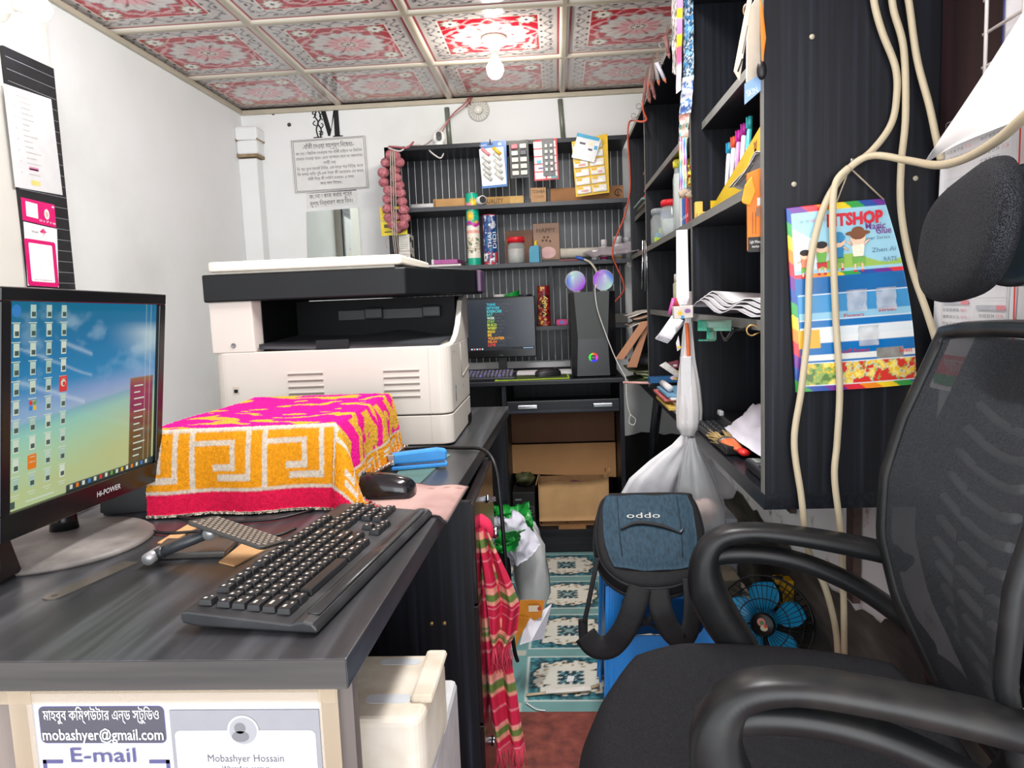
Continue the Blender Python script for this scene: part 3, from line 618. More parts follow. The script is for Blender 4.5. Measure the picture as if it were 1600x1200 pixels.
# pink and white wires from the ceiling to the camera
def wire(name, pts, r, mat, label, cat='wire', sp=8, n=6, group=None):
    m = MB(); m.tube(pts, r, 0, n, sp); o = ob(name, m, mat, loc=tuple(pts[0])); return tag(o, label, cat, group)
PW = pm('#b0686a', .55)
wire('electric_wire', [at(733, 152, Y=4.0), at(725, 163, Y=4.0), at(708, 178, Y=3.97), at(694, 200, Y=3.92), at(684, 222, Y=3.86)], .0035, PW, 'pink wire running from the ceiling down to the white camera')
wire('electric_wire', [at(738, 153, Y=4.01), at(722, 170, Y=4.0), at(700, 188, Y=3.95), at(680, 213, Y=3.9), at(664, 226, Y=3.84), at(640, 228, Y=3.78)], .003, pm('#c8a9a4', .55), 'thin pale wire running beside the pink wire')
wire('electric_wire', [at(735, 163, Y=4.02), at(731, 156, Y=4.0), at(738, 152, Y=4.0), at(733, 160, Y=4.0), at(728, 168, Y=4.0)], .003, pm('#8d3f44', .55), 'short knot of dark red wire at the ceiling edge')
wire('electric_wire', [at(607, 231, Y=3.74), at(625, 236, Y=3.74), at(640, 226, Y=3.76), at(662, 228, Y=3.78), at(676, 240, Y=3.76), at(688, 247, Y=3.75), at(693, 240, Y=3.78)], .004, pm('#d6d3d0', .5), 'white cable looped under the camera along the shelf top')
wire('electric_wire', [at(607, 229, Y=3.745), at(622, 230, Y=3.745), at(636, 231, Y=3.745), at(646, 222, Y=3.77)], .005, pm('#a35560', .55), 'pink flex tied round the shelf corner above the bead garland')
# security camera ball
c = at(686, 224, Y=3.80); c.z = 1.902 + .042; t = thing('security_camera', 'white round security camera on top of the wall shelf', 'camera', (c.x, c.y, 1.902))
m = MB(); m.ball(c, .036, 0, 24); m.lathe([(.03, 0), (.03, .006), (.018, .012), (.012, .02), (0, .02)], 0, 20, Matrix.Translation((c.x, c.y, 1.903))); ob('body', m, pm('#ecebe8', .25, .02), t)
m = MB(); T = frame(c + Vector((.006, -.0325, .002)), (1, .15, 0), (0, 0, 1)); m.rrect(T, -.014, .014, -.022, .022, .013, 0, .004); m.rrect(T, -.014, .014, -.022, .022, .013, 0, 0); m.disc(T, 0, .006, .008, None, 1, .0046); ob('lens_face', m, [BLACKG, pm('#2b2e36', .1)], t)

# ================================================================== bead garland, yellow packets, boxes at the shelf end
t = thing('bead_garland', 'rope of dusty pink wrapped balls hanging from the shelf corner', 'garland', at(607, 236, Y=3.72))
PB = noise_mix('dusty_pink_yarn', [(.3, '#8f4f57'), (.5, '#b06a72'), (.7, '#c08288')], (60, 60, 60), rough=.9, bump=.3)
path = [(611, 242), (603, 254), (599, 270), (600, 285), (607, 297), (606, 311), (606, 326), (608, 340), (614, 351), (622, 357), (630, 352), (633, 341), (631, 328), (628, 315), (626, 302), (623, 290), (619, 278), (617, 266), (624, 254), (617, 244)]
path += [(612, 300), (618, 338)]
for k, (u, v) in enumerate(path):
    a = at(u, v, Y=3.715 + .014 * (k % 2)); m = MB(); rz = random.Random(k); r = .027 + .003 * rz.random()
    m.ball((0, 0, 0), r, 0, 14, Matrix.Translation(a), (1, .9, .86)); m.tube([a + Vector((r * .8 * math.cos(q), -.0, r * .7 * math.sin(q))) + Vector((0, -r * .62, 0)) for q in np.linspace(0, 6.28, 9)], .002, 0, 4)
    ob('bead', m, PB, t)
m = MB()
for k, (du, dv) in enumerate(((0, 0), (3, 2), (6, -1))):
    m.tube([at(610 + du, 236, Y=3.69), at(611 + du * 1.2, 300, Y=3.685), at(614 + du, 370 + dv, Y=3.70), at(619 + du, 408, Y=3.73)], .0028, 0, 5, 5)
m.tube([at(604, 372, Y=3.72), at(602, 380, Y=3.72), at(605, 388, Y=3.72)], .002, 0, 4); ob('string', m, pm('#b3aaa0', .8), t)
for (c4, lb) in (([(594, 324), (634, 322), (636, 344), (595, 346)], 'yellow hanging packet behind the pink beads, upper one'), ([(595, 347), (636, 345), (637, 366), (597, 369)], 'yellow hanging packet behind the pink beads, lower one')):
    o, T, w, h = back_sheet('snack_packet', c4, lb, 'packet', pm('#e6cf20', .35, .1, 40), .006, 3.748, 'yellow packets at the shelf end'); m = MB()
    m.quad(T, w * .55, w * .9, h * .4, h * .8, 0, .0005); m.quad(T, w * .12, w * .4, h * .2, h * .3, 1, .0005); m.quad(T, w * .12, w * .3, h * .55, h * .8, 1, .0005); m.disc(T, w * .75, h * .25, h * .12, None, 2, .0005)
    ob('printing', m, [pm('#37383a', .5), pm('#5c5520', .5), pm('#c03030', .5)], o)
S1, S2, S3 = 1.60, 1.305, .985
def crate(name, u0, u1, Y, z, h, d, mat, label, cat='box', group=None, bev=.002, rz=0.):
    a = at(u0, 400, Y=Y).x; b_ = at(u1, 400, Y=Y).x; m = MB(); m.box((0, 0, h / 2), (b_ - a, d, h), 0, bev)
    return tag(ob(name, m, mat, loc=((a + b_) / 2, Y + d / 2, z), rz=rz, local=True), label, cat, group), (b_ - a), h
for k, lb in ((0, 'white carton printed with fine lines at the shelf end, lower of two'), (1, 'white carton printed with fine lines at the shelf end, upper of two')):
    o, w, h = crate('carton', 624, 641, 3.765, S2 + .001 + k * .085, .084, .12, pm('#dcdad2', .6), lb, 'box', 'white cartons at the shelf end'); m = MB(); T = FY(-w / 2, -.0605, 0)
    for q in range(7): m.quad(T, w * .12, w * .85, .012 + q * .009, .014 + q * .009, 0, .0002)
    T = frame((w / 2 + .0003, -.06, 0), (0, 1, 0), (0, 0, 1)); m.quad(T, .01, .05, .045, .07, 1); m.quad(T, .06, .1, .02, .06, 1)
    ob('printing', m, [pm('#8c8a84', .6), pm('#26272a', .6)], o, local=True)

# ================================================================== hanging cards on the shelf top edge
def card(name, c4, label, th, mat, Y=3.742, group=None): return back_sheet(name, c4, label, 'card', mat, th, Y, group)
o, T, w, h = card('blister_card', [(751, 223), (791, 219), (793, 291), (753, 295)], 'blue and white blister card of bulbs and cables on the shelf front', .004, pm('#3a6fb0', .3))
m = MB(); m.rrect(T, w * .03, w * .97, h * .05, h * .86, w * .04, 0, .0005); m.text('USAMS', T, h * .04, 0, w * .26, w * .2, h * .93); m.quad(T, w * .78, w * .9, h * .90, h * .95, 0, .0006)
for k, (x, y) in enumerate(((.12, .78), (.55, .78), (.12, .62), (.55, .66), (.12, .48), (.55, .52), (.12, .36), (.55, .38), (.12, .24), (.55, .24))):
    c = (w * (x + .16), h * y); q = [(c[0] - .018, c[1] + .018, .004), (c[0], c[1], .006), (c[0] + .018, c[1] - .018, .004)]
    m.tube(q, .0085, (2 if k == 0 else 3 if k == 1 else 1), 8, 0, T, flat=.6)
ob('blister', m, [pm('#eef0f1', .3), pm('#c9cbc6', .15), pm('#d98a90', .3), pm('#e2b93a', .3)], o)
m = MB(); m.tube([T @ Vector((w * .48, h * .93, .003)), T @ Vector((w * .48, h * 1.04, .002))], .003, 0, 6); m.quad(T, w * .38, w * .58, h * .93, h * .955, 0, .001); ob('hanger', m, BLACK, o)
o, T, w, h = card('charger_card', [(795, 221), (825, 218), (828, 277), (798, 279)], 'black card holding ten white adapters on the shelf front', .003, pm('#2c2c2f', .4)); m = MB()
for j in range(5):
    for i in range(2):
        x, y = w * (.28 + .44 * i), h * (.84 - j * .178); m.prism([(x - w * .17, y - h * .06), (x + w * .17, y - h * .06), (x + w * .17, y + h * .06), (x - w * .17, y + h * .06)], .012, T, (1 if (i, j) == (0, 0) else 2 if (i, j) == (1, 1) else 0), .002)
ob('blister', m, [pm('#d8d6c8', .3), pm('#d04a58', .3), pm('#3b4048', .3)], o)
o, T, w, h = card('red_hang_card', [(834, 220), (870, 216), (873, 280), (835, 283)], 'white card with red border hanging behind a grey card', .003, pm('#c93a42', .4)); m = MB()
for j in range(5):
    for i in range(2): m.prism([(w * (.05 + .48 * i), h * (.04 + .19 * j)), (w * (.47 + .48 * i), h * (.04 + .19 * j)), (w * (.47 + .48 * i), h * (.2 + .19 * j)), (w * (.05 + .48 * i), h * (.2 + .19 * j))], .0015, T, 0)
m.quad(T, w * .15, w * .32, h * .42, h * .5, 1, .003); m.quad(T, w * .2, w * .4, h * .28, h * .32, 2, .003); m.quad(T, w * .7, w * .95, h * .03, h * .09, 3, .003)
ob('pockets', m, [pm('#e7dfdd', .3), pm('#2fa9c4', .3), pm('#4a3f70', .3), pm('#1d7e86', .3)], o)
o, T, w, h = card('grey_hang_card', [(846, 217), (864, 216), (868, 274), (849, 275)], 'grey card with ten small white clips in front of a red-edged card', .003, pm('#6d6f71', .45), 3.732); m = MB()
for j in range(5):
    for i in range(2): x, y = w * (.3 + .42 * i), h * (.8 - j * .16); m.prism([(x - w * .12, y - h * .045), (x + w * .12, y - h * .045), (x + w * .12, y + h * .045), (x - w * .12, y + h * .045)], .009, T, 0, .002)
ob('blister', m, pm('#d4d3cd', .3), o)
o, T, w, h = card('yellow_pocket_card', [(893, 222), (949, 209), (952, 301), (900, 308)], 'yellow card with many clear pockets of earphones at the shelf end', .004, pm('#e3b90f', .4)); m = MB()
for j in range(6):
    for i in range(2):
        x0, y0 = w * (.05 + .47 * i), h * (.04 + .158 * j); ww, hh = w * .42, h * .125; m.prism([(x0, y0), (x0 + ww, y0), (x0 + ww, y0 + hh), (x0, y0 + hh)], .007, T, 0, .002)
        m.quad(T, x0 + .004, x0 + ww * .45, y0 + hh * .6, y0 + hh * .95, 1, .0076); m.quad(T, x0 + ww * (.3 + .1 * (j % 3)), x0 + ww * .8, y0 + hh * .2, y0 + hh * .5, (2 if (i + j) % 3 else 3 if j == 4 else 4), .0077)
ob('pockets', m, [pm('#e3e0d8', .25), pm('#e7b81a', .4), pm('#f2f2f0', .3), pm('#d23bb0', .4), pm('#d9a0a4', .4)], o)
o, T, w, h = card('clear_pouch', [(903, 208), (939, 219), (928, 254), (893, 246)], 'tilted clear pouch with blue header in front of the yellow pocket card', .004, pm('#dfe1e3', .2), 3.722); m = MB()
m.quad(T, 0, w, h * .86, h, 0, .0008); m.quad(T, w * .2, w * .45, h * .6, h * .68, 1, .0008); m.quad(T, w * .6, w * .8, h * .62, h * .76, 2, .0008); m.quad(T, w * .5, w * .7, h * .25, h * .38, 3, .0008); m.quad(T, w * .62, w * .8, h * .42, h * .5, 1, .0008); m.quad(T, w * .86, w, h * .5, h * .66, 0, .0008)
ob('printing', m, [pm('#2d9cc6', .3), pm('#4b4a55', .4), pm('#e9ddb6', .3), pm('#f5f5f5', .2)], o)

# ================================================================== shelf one (top): rolls and cartons
a = at(655, 318, Y=3.84); m = MB(); m.lathe([(.014, 0), (.014, .22), (0, .22)], 0, 16, frame((-.72, 3.82, S1 + .0145), (0, 1, 0), (0, 0, 1))); tag(ob('paper_roll', m, PAPER, loc=(-.72, 3.82, S1)), 'white paper sheets rolled beside the brown carton on the top shelf', 'roll')
o, w, h = crate('long_carton', 681, 745, 3.80, S1, .045, .16, pm('#b9905c', .75, .06, 12), 'plain tan long carton lying on the top shelf'); m = MB(); m.quad(FY(-w / 2, -.0803, 0), w * .02, w * .06, .006, .04, 0); ob('flap', m, CARD_D, o, local=True)
m = MB(); T = TR(at(748, 400, Y=3.8).x, 3.81, S1 + .022, .45); m.lathe([(.021, 0), (.021, .09), (.0, .09)], 0, 20, T @ Matrix.Rotation(PI / 2, 4, 'X')); m.disc(T @ Matrix.Rotation(PI / 2, 4, 'X'), 0, 0, .017, None, 1, .0905); tag(ob('paper_tube', m, [PAPER, DGREY], loc=(T.translation.x, 3.82, S1)), 'white paper tube end between the tan carton and the lettered carton', 'tube')
o, w, h = crate('lettered_carton', 756, 820, 3.79, S1, .042, .16, pm('#b28c52', .75, .06, 12), 'tan carton lettered QUALITY on the top shelf', rz=.04); m = MB(); T = FY(-w / 2, -.0805, 0); m.text('QUALITY', T, .024, 0, w * .48, w * .27, .021); m.quad(T, w * .68, w, .001, .041, 1, .0002); ob('lettering', m, [TXT, pm('#c9a566', .7)], o, local=True)
m = MB(); m.bx(at(822, 400, Y=3.82).x, at(833, 400, Y=3.82).x, 3.83, 3.9, S1, S1 + .03, 0, .003); tag(ob('black_box', m, BLACK, loc=(.0, 3.85, S1)), 'small black box between two cartons on the top shelf', 'box')
o, w, h = crate('toner_carton', 833, 857, 3.78, S1, .075, .12, pm('#b58e66', .7, .05, 14), 'brown carton lettered TOSHIBA on the top shelf', rz=-.03); m = MB(); T = FY(-w / 2, -.0605, 0); m.text('TOSHIBA', T, .017, 0, w * .86, w * .5, .056); m.text('TONER', T, .014, 1, w * .7, w * .52, .03); ob('lettering', m, [TXT, CARD_D], o, local=True)
o, w, h = crate('dark_folder', 857, 863, 3.80, S1, .075, .14, DGREY, 'narrow dark grey folder standing between brown cartons', 'folder')
o, w, h = crate('brown_carton', 863, 976, 3.80, S1, .07, .16, pm('#9a6d45', .75, .06, 12), 'long brown carton with a round mark behind the yellow card'); m = MB(); T = FY(-w / 2, -.0805, 0); m.tube([T @ Vector((w * .93 + .016 * math.cos(q), .035 + .016 * math.sin(q), .0005)) for q in np.linspace(0, 5.4, 16)], .002, 0, 4); m.quad(T, w * .925, w * .935, .02, .045, 0); ob('lettering', m, TXT, o, local=True)

# ================================================================== shelf two (middle)
o, w, h = crate('plastic_folder', 645, 718, 3.78, S2, .012, .2, pm('#d9d3d2', .35), 'pale plastic folder lying flat beside the white cartons', 'folder', rz=.05)
o, w, h = crate('plastic_folder', 676, 716, 3.79, S2 + .014, .022, .15, pm('#b0569a', .3, .08, 30), 'magenta plastic folder lying on the pale folder', 'folder', rz=-.06); m = MB(); m.box((-w * .48, -.0, .012), (.012, .16, .026), 0, .003); ob('spine', m, pm('#e8e6ea', .3), o, local=True)
m = MB(); m.bx(-.455, -.40, 3.78, 3.84, S2, S2 + .016, 0, .003); tag(ob('black_clip', m, BLACK, loc=(-.43, 3.8, S2)), 'small black clip box left of the green patterned tube', 'clip')
def tube_can(name, u, z, r, h, label, cols, Y, cat='can', mat=None, q=(64, 120), cap=None, loc=None):
    """a painted cylinder; cols(theta 0..1, height 0..1) -> linear colours"""
    x = at(u, 400, Y=Y).x if loc is None else loc[0]; U, V = uv01(*q); P = np.stack([x + r * np.sin(-(U - .5) * 2 * PI) * -1, Y - r * np.cos((U - .5) * 2 * PI), z + .0015 + V * h], -1)
    t = thing(name, label, cat, (x, Y, z)); o = painted('body', P, cols(U, V), mat or vcm(.3), t)
    m = MB(); m.lathe([(0, h - .001), (r * .92, h - .001), (r * 1.01, h), (r * 1.01, h + .004), (r * .9, h + .004), (r * .88, h + .001), (0, h + .001)], 0, 32, Matrix.Translation((x, Y, z))); m.lathe([(0, .001), (r, .0), (r, .002)], 0, 32, Matrix.Translation((x, Y, z))); ob('rim', m, cap or STEEL, t); return t
def f_green(U, V):
    C_ = np.zeros(U.shape + (3,)); C_[:] = lin('#14a788'); x = (U - .5) * 2.4
    for cx, cy in ((.12, .86), (-.12, .68), (.3, .55)):
        rr_ = np.hypot((x - cx) * .28, (V - cy)); aa = np.arctan2(V - cy, (x - cx) * .28); lay(C_, rr_ < .06 + .02 * np.cos(11 * aa), '#e8b51c'); lay(C_, rr_ < .02, '#f3dc3a')
    lay(C_, (abs(V - .84 + x * .02) < .02) & (x < .0), '#e48aa4'); lay(C_, (V < .55) & (V > .10), '#e6e2d4'); lay(C_, abs(V - .57 + .02 * np.sin(8 * x)) < .025, '#b8369a')
    lay(C_, (V < .48) & (V > .44), '#e3a496'); g = fbm(U * 20, V * 40, 4); lay(C_, (V < .38) & (V > .16) & (g > .58), '#6f7f5e'); lay(C_, (V < .38) & (V > .16) & (g < .36), '#c7a780'); return C_
tube_can('party_popper', 741, S2, .033, .355, 'tall green patterned party popper tube standing on the middle shelf', f_green, 3.785, 'tube')
def f_blue(U, V):
    C_ = np.zeros(U.shape + (3,)); C_[:] = lin('#243f78'); g = fbm(U * 12, V * 10, 9); lay(C_, g > .58, '#2f6aa0'); lay(C_, (g < .34), '#c9cfd8'); x = (U - .5)
    lay(C_, x < -.17, '#b32a3c'); lay(C_, (V < .25) & (g > .5), '#c84048'); lay(C_, (V < .22) & (g < .4), '#e6e3e0'); return C_
t = tube_can('party_popper', 767, S2, .036, .245, 'blue and red party popper tube lettered THAI on the middle shelf', f_blue, 3.80, 'tube', cap=pm('#b02f3e', .3))
m = MB(); T = frame((t.location.x + .006, 3.80 - .0365, S2 + .12), (0, 0, 1), (-1, 0, 0)); m.text('THAI', T, .022, 0, .075, 0, 0.006); m.text('DIDI', T, .018, 0, .08, 0.0, -.018); ob('lettering', m, WHITE, t)
o, w, h = crate('greeting_card', 790, 833, 3.90, S2, .175, .004, pm('#7c553f', .6, .12, 9), 'plain brown card standing behind the red-lidded jar', 'card')
o, w, h = crate('greeting_card', 834, 875, 3.89, S2, .205, .004, pm('#9d7a62', .5, .06, 9), 'brown card lettered HAPPY on the middle shelf', 'card'); m = MB(); T = FY(-w / 2, -.003, 0); m.text('HAPPY', T, .024, 0, w * .72, w * .5, .17)
for q, (a, b_) in enumerate(((.42, .7), (.56, .7), (.36, .62), (.5, .62), (.64, .6))): m.disc(T, w * a, .205 * b_ - .01, .006, None, 0, .0003)
m.disc(T, w * .55, .055, w * .3, .03, 1, .0002); ob('lettering', m, [pm('#5b4034', .7), pm('#dfb3b0', .5)], o, local=True)
def jar(u, Y, z, r, h, label, lid, mat=JAR, fill=None, lidh=.028, group=None, name='plastic_jar', x=None):
    x = at(u, 400, Y=Y).x if x is None else x; t = thing(name, label, 'jar', (x, Y, z), group=group); T = Matrix.Translation((x, Y, z + .001))
    m = MB(); m.lathe([(0, 0), (r * .92, 0), (r, .006), (r, h * .82), (r * .86, h * .93), (r * .84, h)], 0, 28, T); ob('body', m, mat, t)
    if fill: k = MB(); k.lathe([(0, .003), (r * .9, .003), (r * .9, h * fill[0]), (0, h * fill[0])], 0, 20, T); ob('contents', k, fill[1], t)
    m = MB(); m.lathe([(0, h + lidh), (r * .88, h + lidh), (r * .92, h + lidh - .004), (r * .92, h), (0, h)], 0, 28, T)
    for k in range(24): w_ = 2 * PI * k / 24; m.tube([(r * .92 * math.cos(w_), r * .92 * math.sin(w_), h + .003), (r * .92 * math.cos(w_), r * .92 * math.sin(w_), h + lidh - .004)], .0015, 0, 4, 0, T)
    ob('lid', m, lid, t); return t
REDL = pm('#d3202b', .35, .04)
jar(807, 3.82, S2, .046, .105, 'clear jar with a red screw lid in front of the brown card', REDL, JAR, (.7, pm('#b3aea6', .6)))
# teal pen box with a yellow tip
a = at(835, 400, Y=3.80).x; t = thing('pen_box', 'teal pointed pen box with a yellow tip beside the jar', 'box', (a, 3.80, S2)); m = MB(); m.prism([(-.026, 0), (.026, 0), (.026, .06), (.021, .088), (-.02, .082), (-.026, .06)], .05, frame((a, 3.825, S2 + .001), (1, 0, 0), (0, 0, 1)), 0, .002); ob('body', m, pm('#2d8fae', .4), t)
m = MB(); m.prism([(.027, 0), (.04, 0), (.037, .075), (.027, .085)], .045, frame((a, 3.822, S2 + .001), (1, 0, 0), (0, 0, 1)), 0, .001); ob('side', m, pm('#143647', .4), t); m = MB(); m.tube([(a + .008, 3.80, S2 + .08), (a + .01, 3.80, S2 + .113)], [.012, .010, .004], 0, 8); ob('tip', m, pm('#e6c52c', .4), t)
# roll of papers, tray under it, spray cans, clear sheet
m = MB(); m.lathe([(.0, 0), (.026, 0), (.026, .26), (0, .26)], 0, 20, TR(.03, 3.86, S2 + .045, .06) @ Matrix.Rotation(PI / 2, 4, 'Y')); tag(ob('paper_roll', m, pm('#c9c5b8', .7, .06), loc=(.1, 3.86, S2)), 'cream paper roll lying below the lettered brown card', 'roll')
o, w, h = crate('black_tray', 846, 925, 3.82, S2, .016, .12, BLACK, 'flat black tray under the cream paper roll', 'tray')
m = MB(); m.bx(.02, .15, 3.765, 3.80, S2 + .002, S2 + .009, 0, .002); tag(ob('red_pen', m, pm('#8f3f48', .4), loc=(.08, 3.78, S2)), 'thin dark red pencil lying along the middle shelf edge', 'pencil')
def bottle(u, Y, z, r, h, label, body, cap, name='spray_bottle', capf=.32, band=None, group=None, x=None):
    x = at(u, 400, Y=Y).x if x is None else x; t = thing(name, label, 'bottle', (x, Y, z), group=group); T = Matrix.Translation((x, Y, z + .001)); hb = h * (1 - capf)
    m = MB(); m.lathe([(0, 0), (r * .95, 0), (r, .004), (r, hb * .93), (r * .8, hb), (0, hb)], 0, 24, T); ob('body', m, body, t)
    m = MB(); m.lathe([(r * .86, hb * .98), (r * .86, h - .004), (r * .8, h), (0, h)], 0, 24, T); ob('cap', m, cap, t)
    if band: m = MB(); m.lathe([(r * 1.01, hb * band[0]), (r * 1.01, hb * band[1])], 0, 24, T); ob('band', m, band[2], t)
    return t
WB = pm('#d8d4d6', .3, .03)
bottle(944, 3.86, S2, .018, .105, 'slim white bottle with a magenta band on the middle shelf', WB, WB, band=(.08, .25, pm('#c8197e', .4)))
bottle(966, 3.88, S2, .027, .12, 'wide white bottle standing behind the red wire', WB, pm('#cfcdd0', .3), band=(.1, .2, pm('#bfa36a', .4)))
bottle(980, 3.92, S2, .022, .118, 'pale grey bottle in the corner of the middle shelf', pm('#bdbcc2', .3), pm('#c6c5ca', .3))
bottle(0, 3.80, S2, .018, .05, 'short white bottle lying low in front of the slim bottle', WB, pm('#e6e5e6', .3), x=at(930, 400, Y=3.80).x)
# crumpled clear plastic sheet across the shelf corner
U, V = uv01(16, 8); g = fbm(U * 6, V * 4, 21); x = .145 + U * .27; y = 3.70 + V * .13; P = np.stack([x, y, S2 + .03 + .045 * U * V + .03 * g - .03 * (1 - V) * (1 - abs(U - .4))], -1)
m = MB(); m.grid(P, 0, .0006); tag(ob('plastic_sheet', m, clear('lilac_polythene', '#cdc6cf', .72, .3), loc=(.25, 3.74, S2)), 'crumpled lilac plastic sheet hanging over the shelf corner', 'plastic sheet')

# ================================================================== shelf three: cups and tins
def f_const(h, h2=None):
    def f(U, V):
        C_ = np.zeros(U.shape + (3,)); C_[:] = lin(h)
        if h2: g = fbm(U * 16, V * 14, 3); lay(C_, g > .56, h2)
        return C_
    return f
tube_can('tin_can', 779, S3, .036, .165, 'white tin standing behind the far monitor', f_const('#cdcdca', '#bdbdba'), 3.86, 'tin', cap=WHITE)
a = at(797, 400, Y=3.84).x; t = thing('tall_cup', 'bright green slanted cup standing behind the far monitor', 'cup', (a, 3.84, S3)); m = MB()
n = 28; prof = [(.030, .0), (.034, .08), (.040, .175)]
V_ = []; F_ = []
for i, (r, z) in enumerate(prof):
    for k in range(n): w_ = 2 * PI * k / n; V_.append((r * math.cos(w_), r * math.sin(w_), z + (.012 * math.cos(w_) if i == 2 else 0)))
for i in range(2):
    for k in range(n): F_.append((i * n + k, i * n + (k + 1) % n, (i + 1) * n + (k + 1) % n, (i + 1) * n + k))
F_.append(tuple(range(n))[::-1]); m.add(V_, F_, 0, True, Matrix.Translation((a, 3.84, S3 + .001))); ob('body', m, pm('#14933a', .35), t)
m = MB(); T = FY(a, 3.84 - .0385, S3 + .13); m.quad(T, -.006, .004, 0, .012, 0); m.quad(T, .010, .028, 0, .012, 1, -.004); ob('sticker', m, [pm('#0b0b0b', .5), WHITE], t)
def f_navy(U, V):
    C_ = f_const('#1c2536', '#2f3f5e')(U, V); g = fbm(U * 10, V * 9, 6); lay(C_, (V > .55) & (V < .8) & (g > .55), '#c06a5c'); lay(C_, (V < .3) & (g > .57), '#cfd4da'); return C_
tube_can('tin_can', 818, S3, .036, .16, 'navy patterned tin standing behind the far monitor', f_navy, 3.85, 'tin', cap=pm('#232a38', .4))
def f_red(U, V):
    C_ = f_const('#7e1a22', '#b02c30')(U, V); g = fbm(U * 14, V * 20, 8); lay(C_, g > .63, '#d9b95a'); x = abs(U - .5); lay(C_, (x < .13) & (V > .2) & (V < .8) & (fbm(U * 20, V * 16, 2) > .52), '#241214'); return C_
t = tube_can('spray_can', 848, S3, .033, .20, 'dark red and gold spray tin beside the shelf divider', f_red, 3.84, 'tin', cap=pm('#7f1d24', .3))
m = MB(); T = frame((t.location.x, 3.84 - .0335, S3 + .1), (0, 0, 1), (-1, 0, 0)); m.text('Vicky', T, .022, 0, .11); ob('lettering', m, pm('#d8cf4c', .4), t)
o, w, h = crate('pink_box', 866, 883, 3.80, S3, .030, .05, pm('#c82d77', .4, .1, 60), 'small pink box on the lower shelf beside the divider', 'box'); m = MB(); T = FY(-w / 2, -.0255, 0); m.disc(T, w * .5, .015, .012, .008, 0); ob('printing', m, pm('#5b7fd0', .5), o, local=True)
o, w, h = crate('grey_box', 959, 979, 3.80, S3, .048, .06, pm('#55554f', .5), 'small grey box on the lower shelf behind the computer tower', 'box')
# ================================================================== things on the computer table
TT = .778
# monitor with the motivational wallpaper
p = [at(741, 466, Y=3.48), at(834, 464, Y=3.48), at(836, 554, Y=3.48), at(743, 560, Y=3.48)]
c = sum(p, Vector()) / 4; W2, H2 = .33, .285; cx = p[1].x - W2 / 2 + .004; cz = c.z
t = thing('monitor', 'black monitor on the computer table showing bright motivational words', 'monitor', (cx, 3.5, TT))
rz = .0; T = FY(cx, 3.48, cz)
m = MB(); m.box((cx, 3.495, cz), (W2, .028, H2), 0, .004); m.box((cx, 3.525, cz), (W2 * .7, .04, H2 * .6), 0, .012); ob('casing', m, BLACKG, t)
Wc = W2 * .94; Hc = H2 * .84; U, V = uv01(40, 30); C_ = np.zeros(U.shape + (3,)); C_[:] = lin('#1a2430'); C_ *= (1.15 - .5 * np.hypot(U - .5, V - .5))[..., None]
s = painted('screen', plane_pts(FY(cx, 3.4805, cz + .012), Wc, Hc, 40, 30), C_, vcm(.25, emit=.62), t)
m = MB(); words = [('THINK', 'POSITIVELY', '#2fb6cf'), ('NETWORK', 'WELL', '#35bfd0'), ('EXERCISE', 'DAILY', '#46c6cf'), ('EAT', 'HEALTHY', '#3fc2b0'), ('WORK', 'HARD', '#c9e6c8'), ('STAY', 'STRONG', '#8fc34a'), ('BUILD', 'FAITH', '#b9cf35'), ('WORRY', 'LESS', '#d8dc30'), ('READ', 'MORE', '#e6c92a'), ('BE', 'HAPPY', '#edbb28'), ('VOLUNTEER', 'FREELY', '#f0a028'), ('RELAX', 'OFTEN', '#ee7c28'), ('LOVE', 'ALWAYS', '#e2432a')]
T = FY(cx, 3.4798, cz); mats = []; x0 = -.062; y = .108
for i, (a, b_, h) in enumerate(words):
    wa = .0085 * len(a) + .002; m.text(a, T, .0125, i, wa, x0, y, 0, .03, 'L'); m.text(b_, T, .0115, 13, .0072 * len(b_), x0 + wa + .004, y, 0, 0, 'L'); y -= .0158
    mats.append(pm('#06080a', .5, 0, emit=h, es=.62))
mats.append(pm('#06080a', .5, 0, emit='#555b60', es=.5)); ob('wallpaper_words', m, mats, s)
m = MB(); yb = -Hc / 2 + .020
m.quad(T, -Wc / 2, Wc / 2, yb - .006, yb + .006, 0, .0001)
for k in range(5): m.quad(T, -Wc / 2 + .012 + k * .0125, -Wc / 2 + .019 + k * .0125, yb - .003, yb + .003, 1 + k % 2, .0003)
for k in range(6): m.quad(T, Wc / 2 - .05 + k * .008, Wc / 2 - .046 + k * .008, yb - .002, yb + .002, 1, .0003)
ob('taskbar', m, [pm('#10161e', .5, 0), pm('#8fb5d8', .5, 0, emit='#8fb5d8', es=.8), pm('#c86a58', .5, 0, emit='#c86a58', es=.8)], s)
m = MB(); m.text('hp', T, .006, 0, .016, .0, -H2 / 2 + .012, .0004); ob('badge', m, GREY, t)
m = MB(); m.bx(cx - .02, cx + .02, 3.52, 3.55, TT + .01, cz); m.prism([(-.09, -.06), (.09, -.06), (.08, .07), (-.08, .07)], .012, Matrix.Translation((cx, 3.53, TT)), 0, .003); ob('stand', m, BLACK, t)
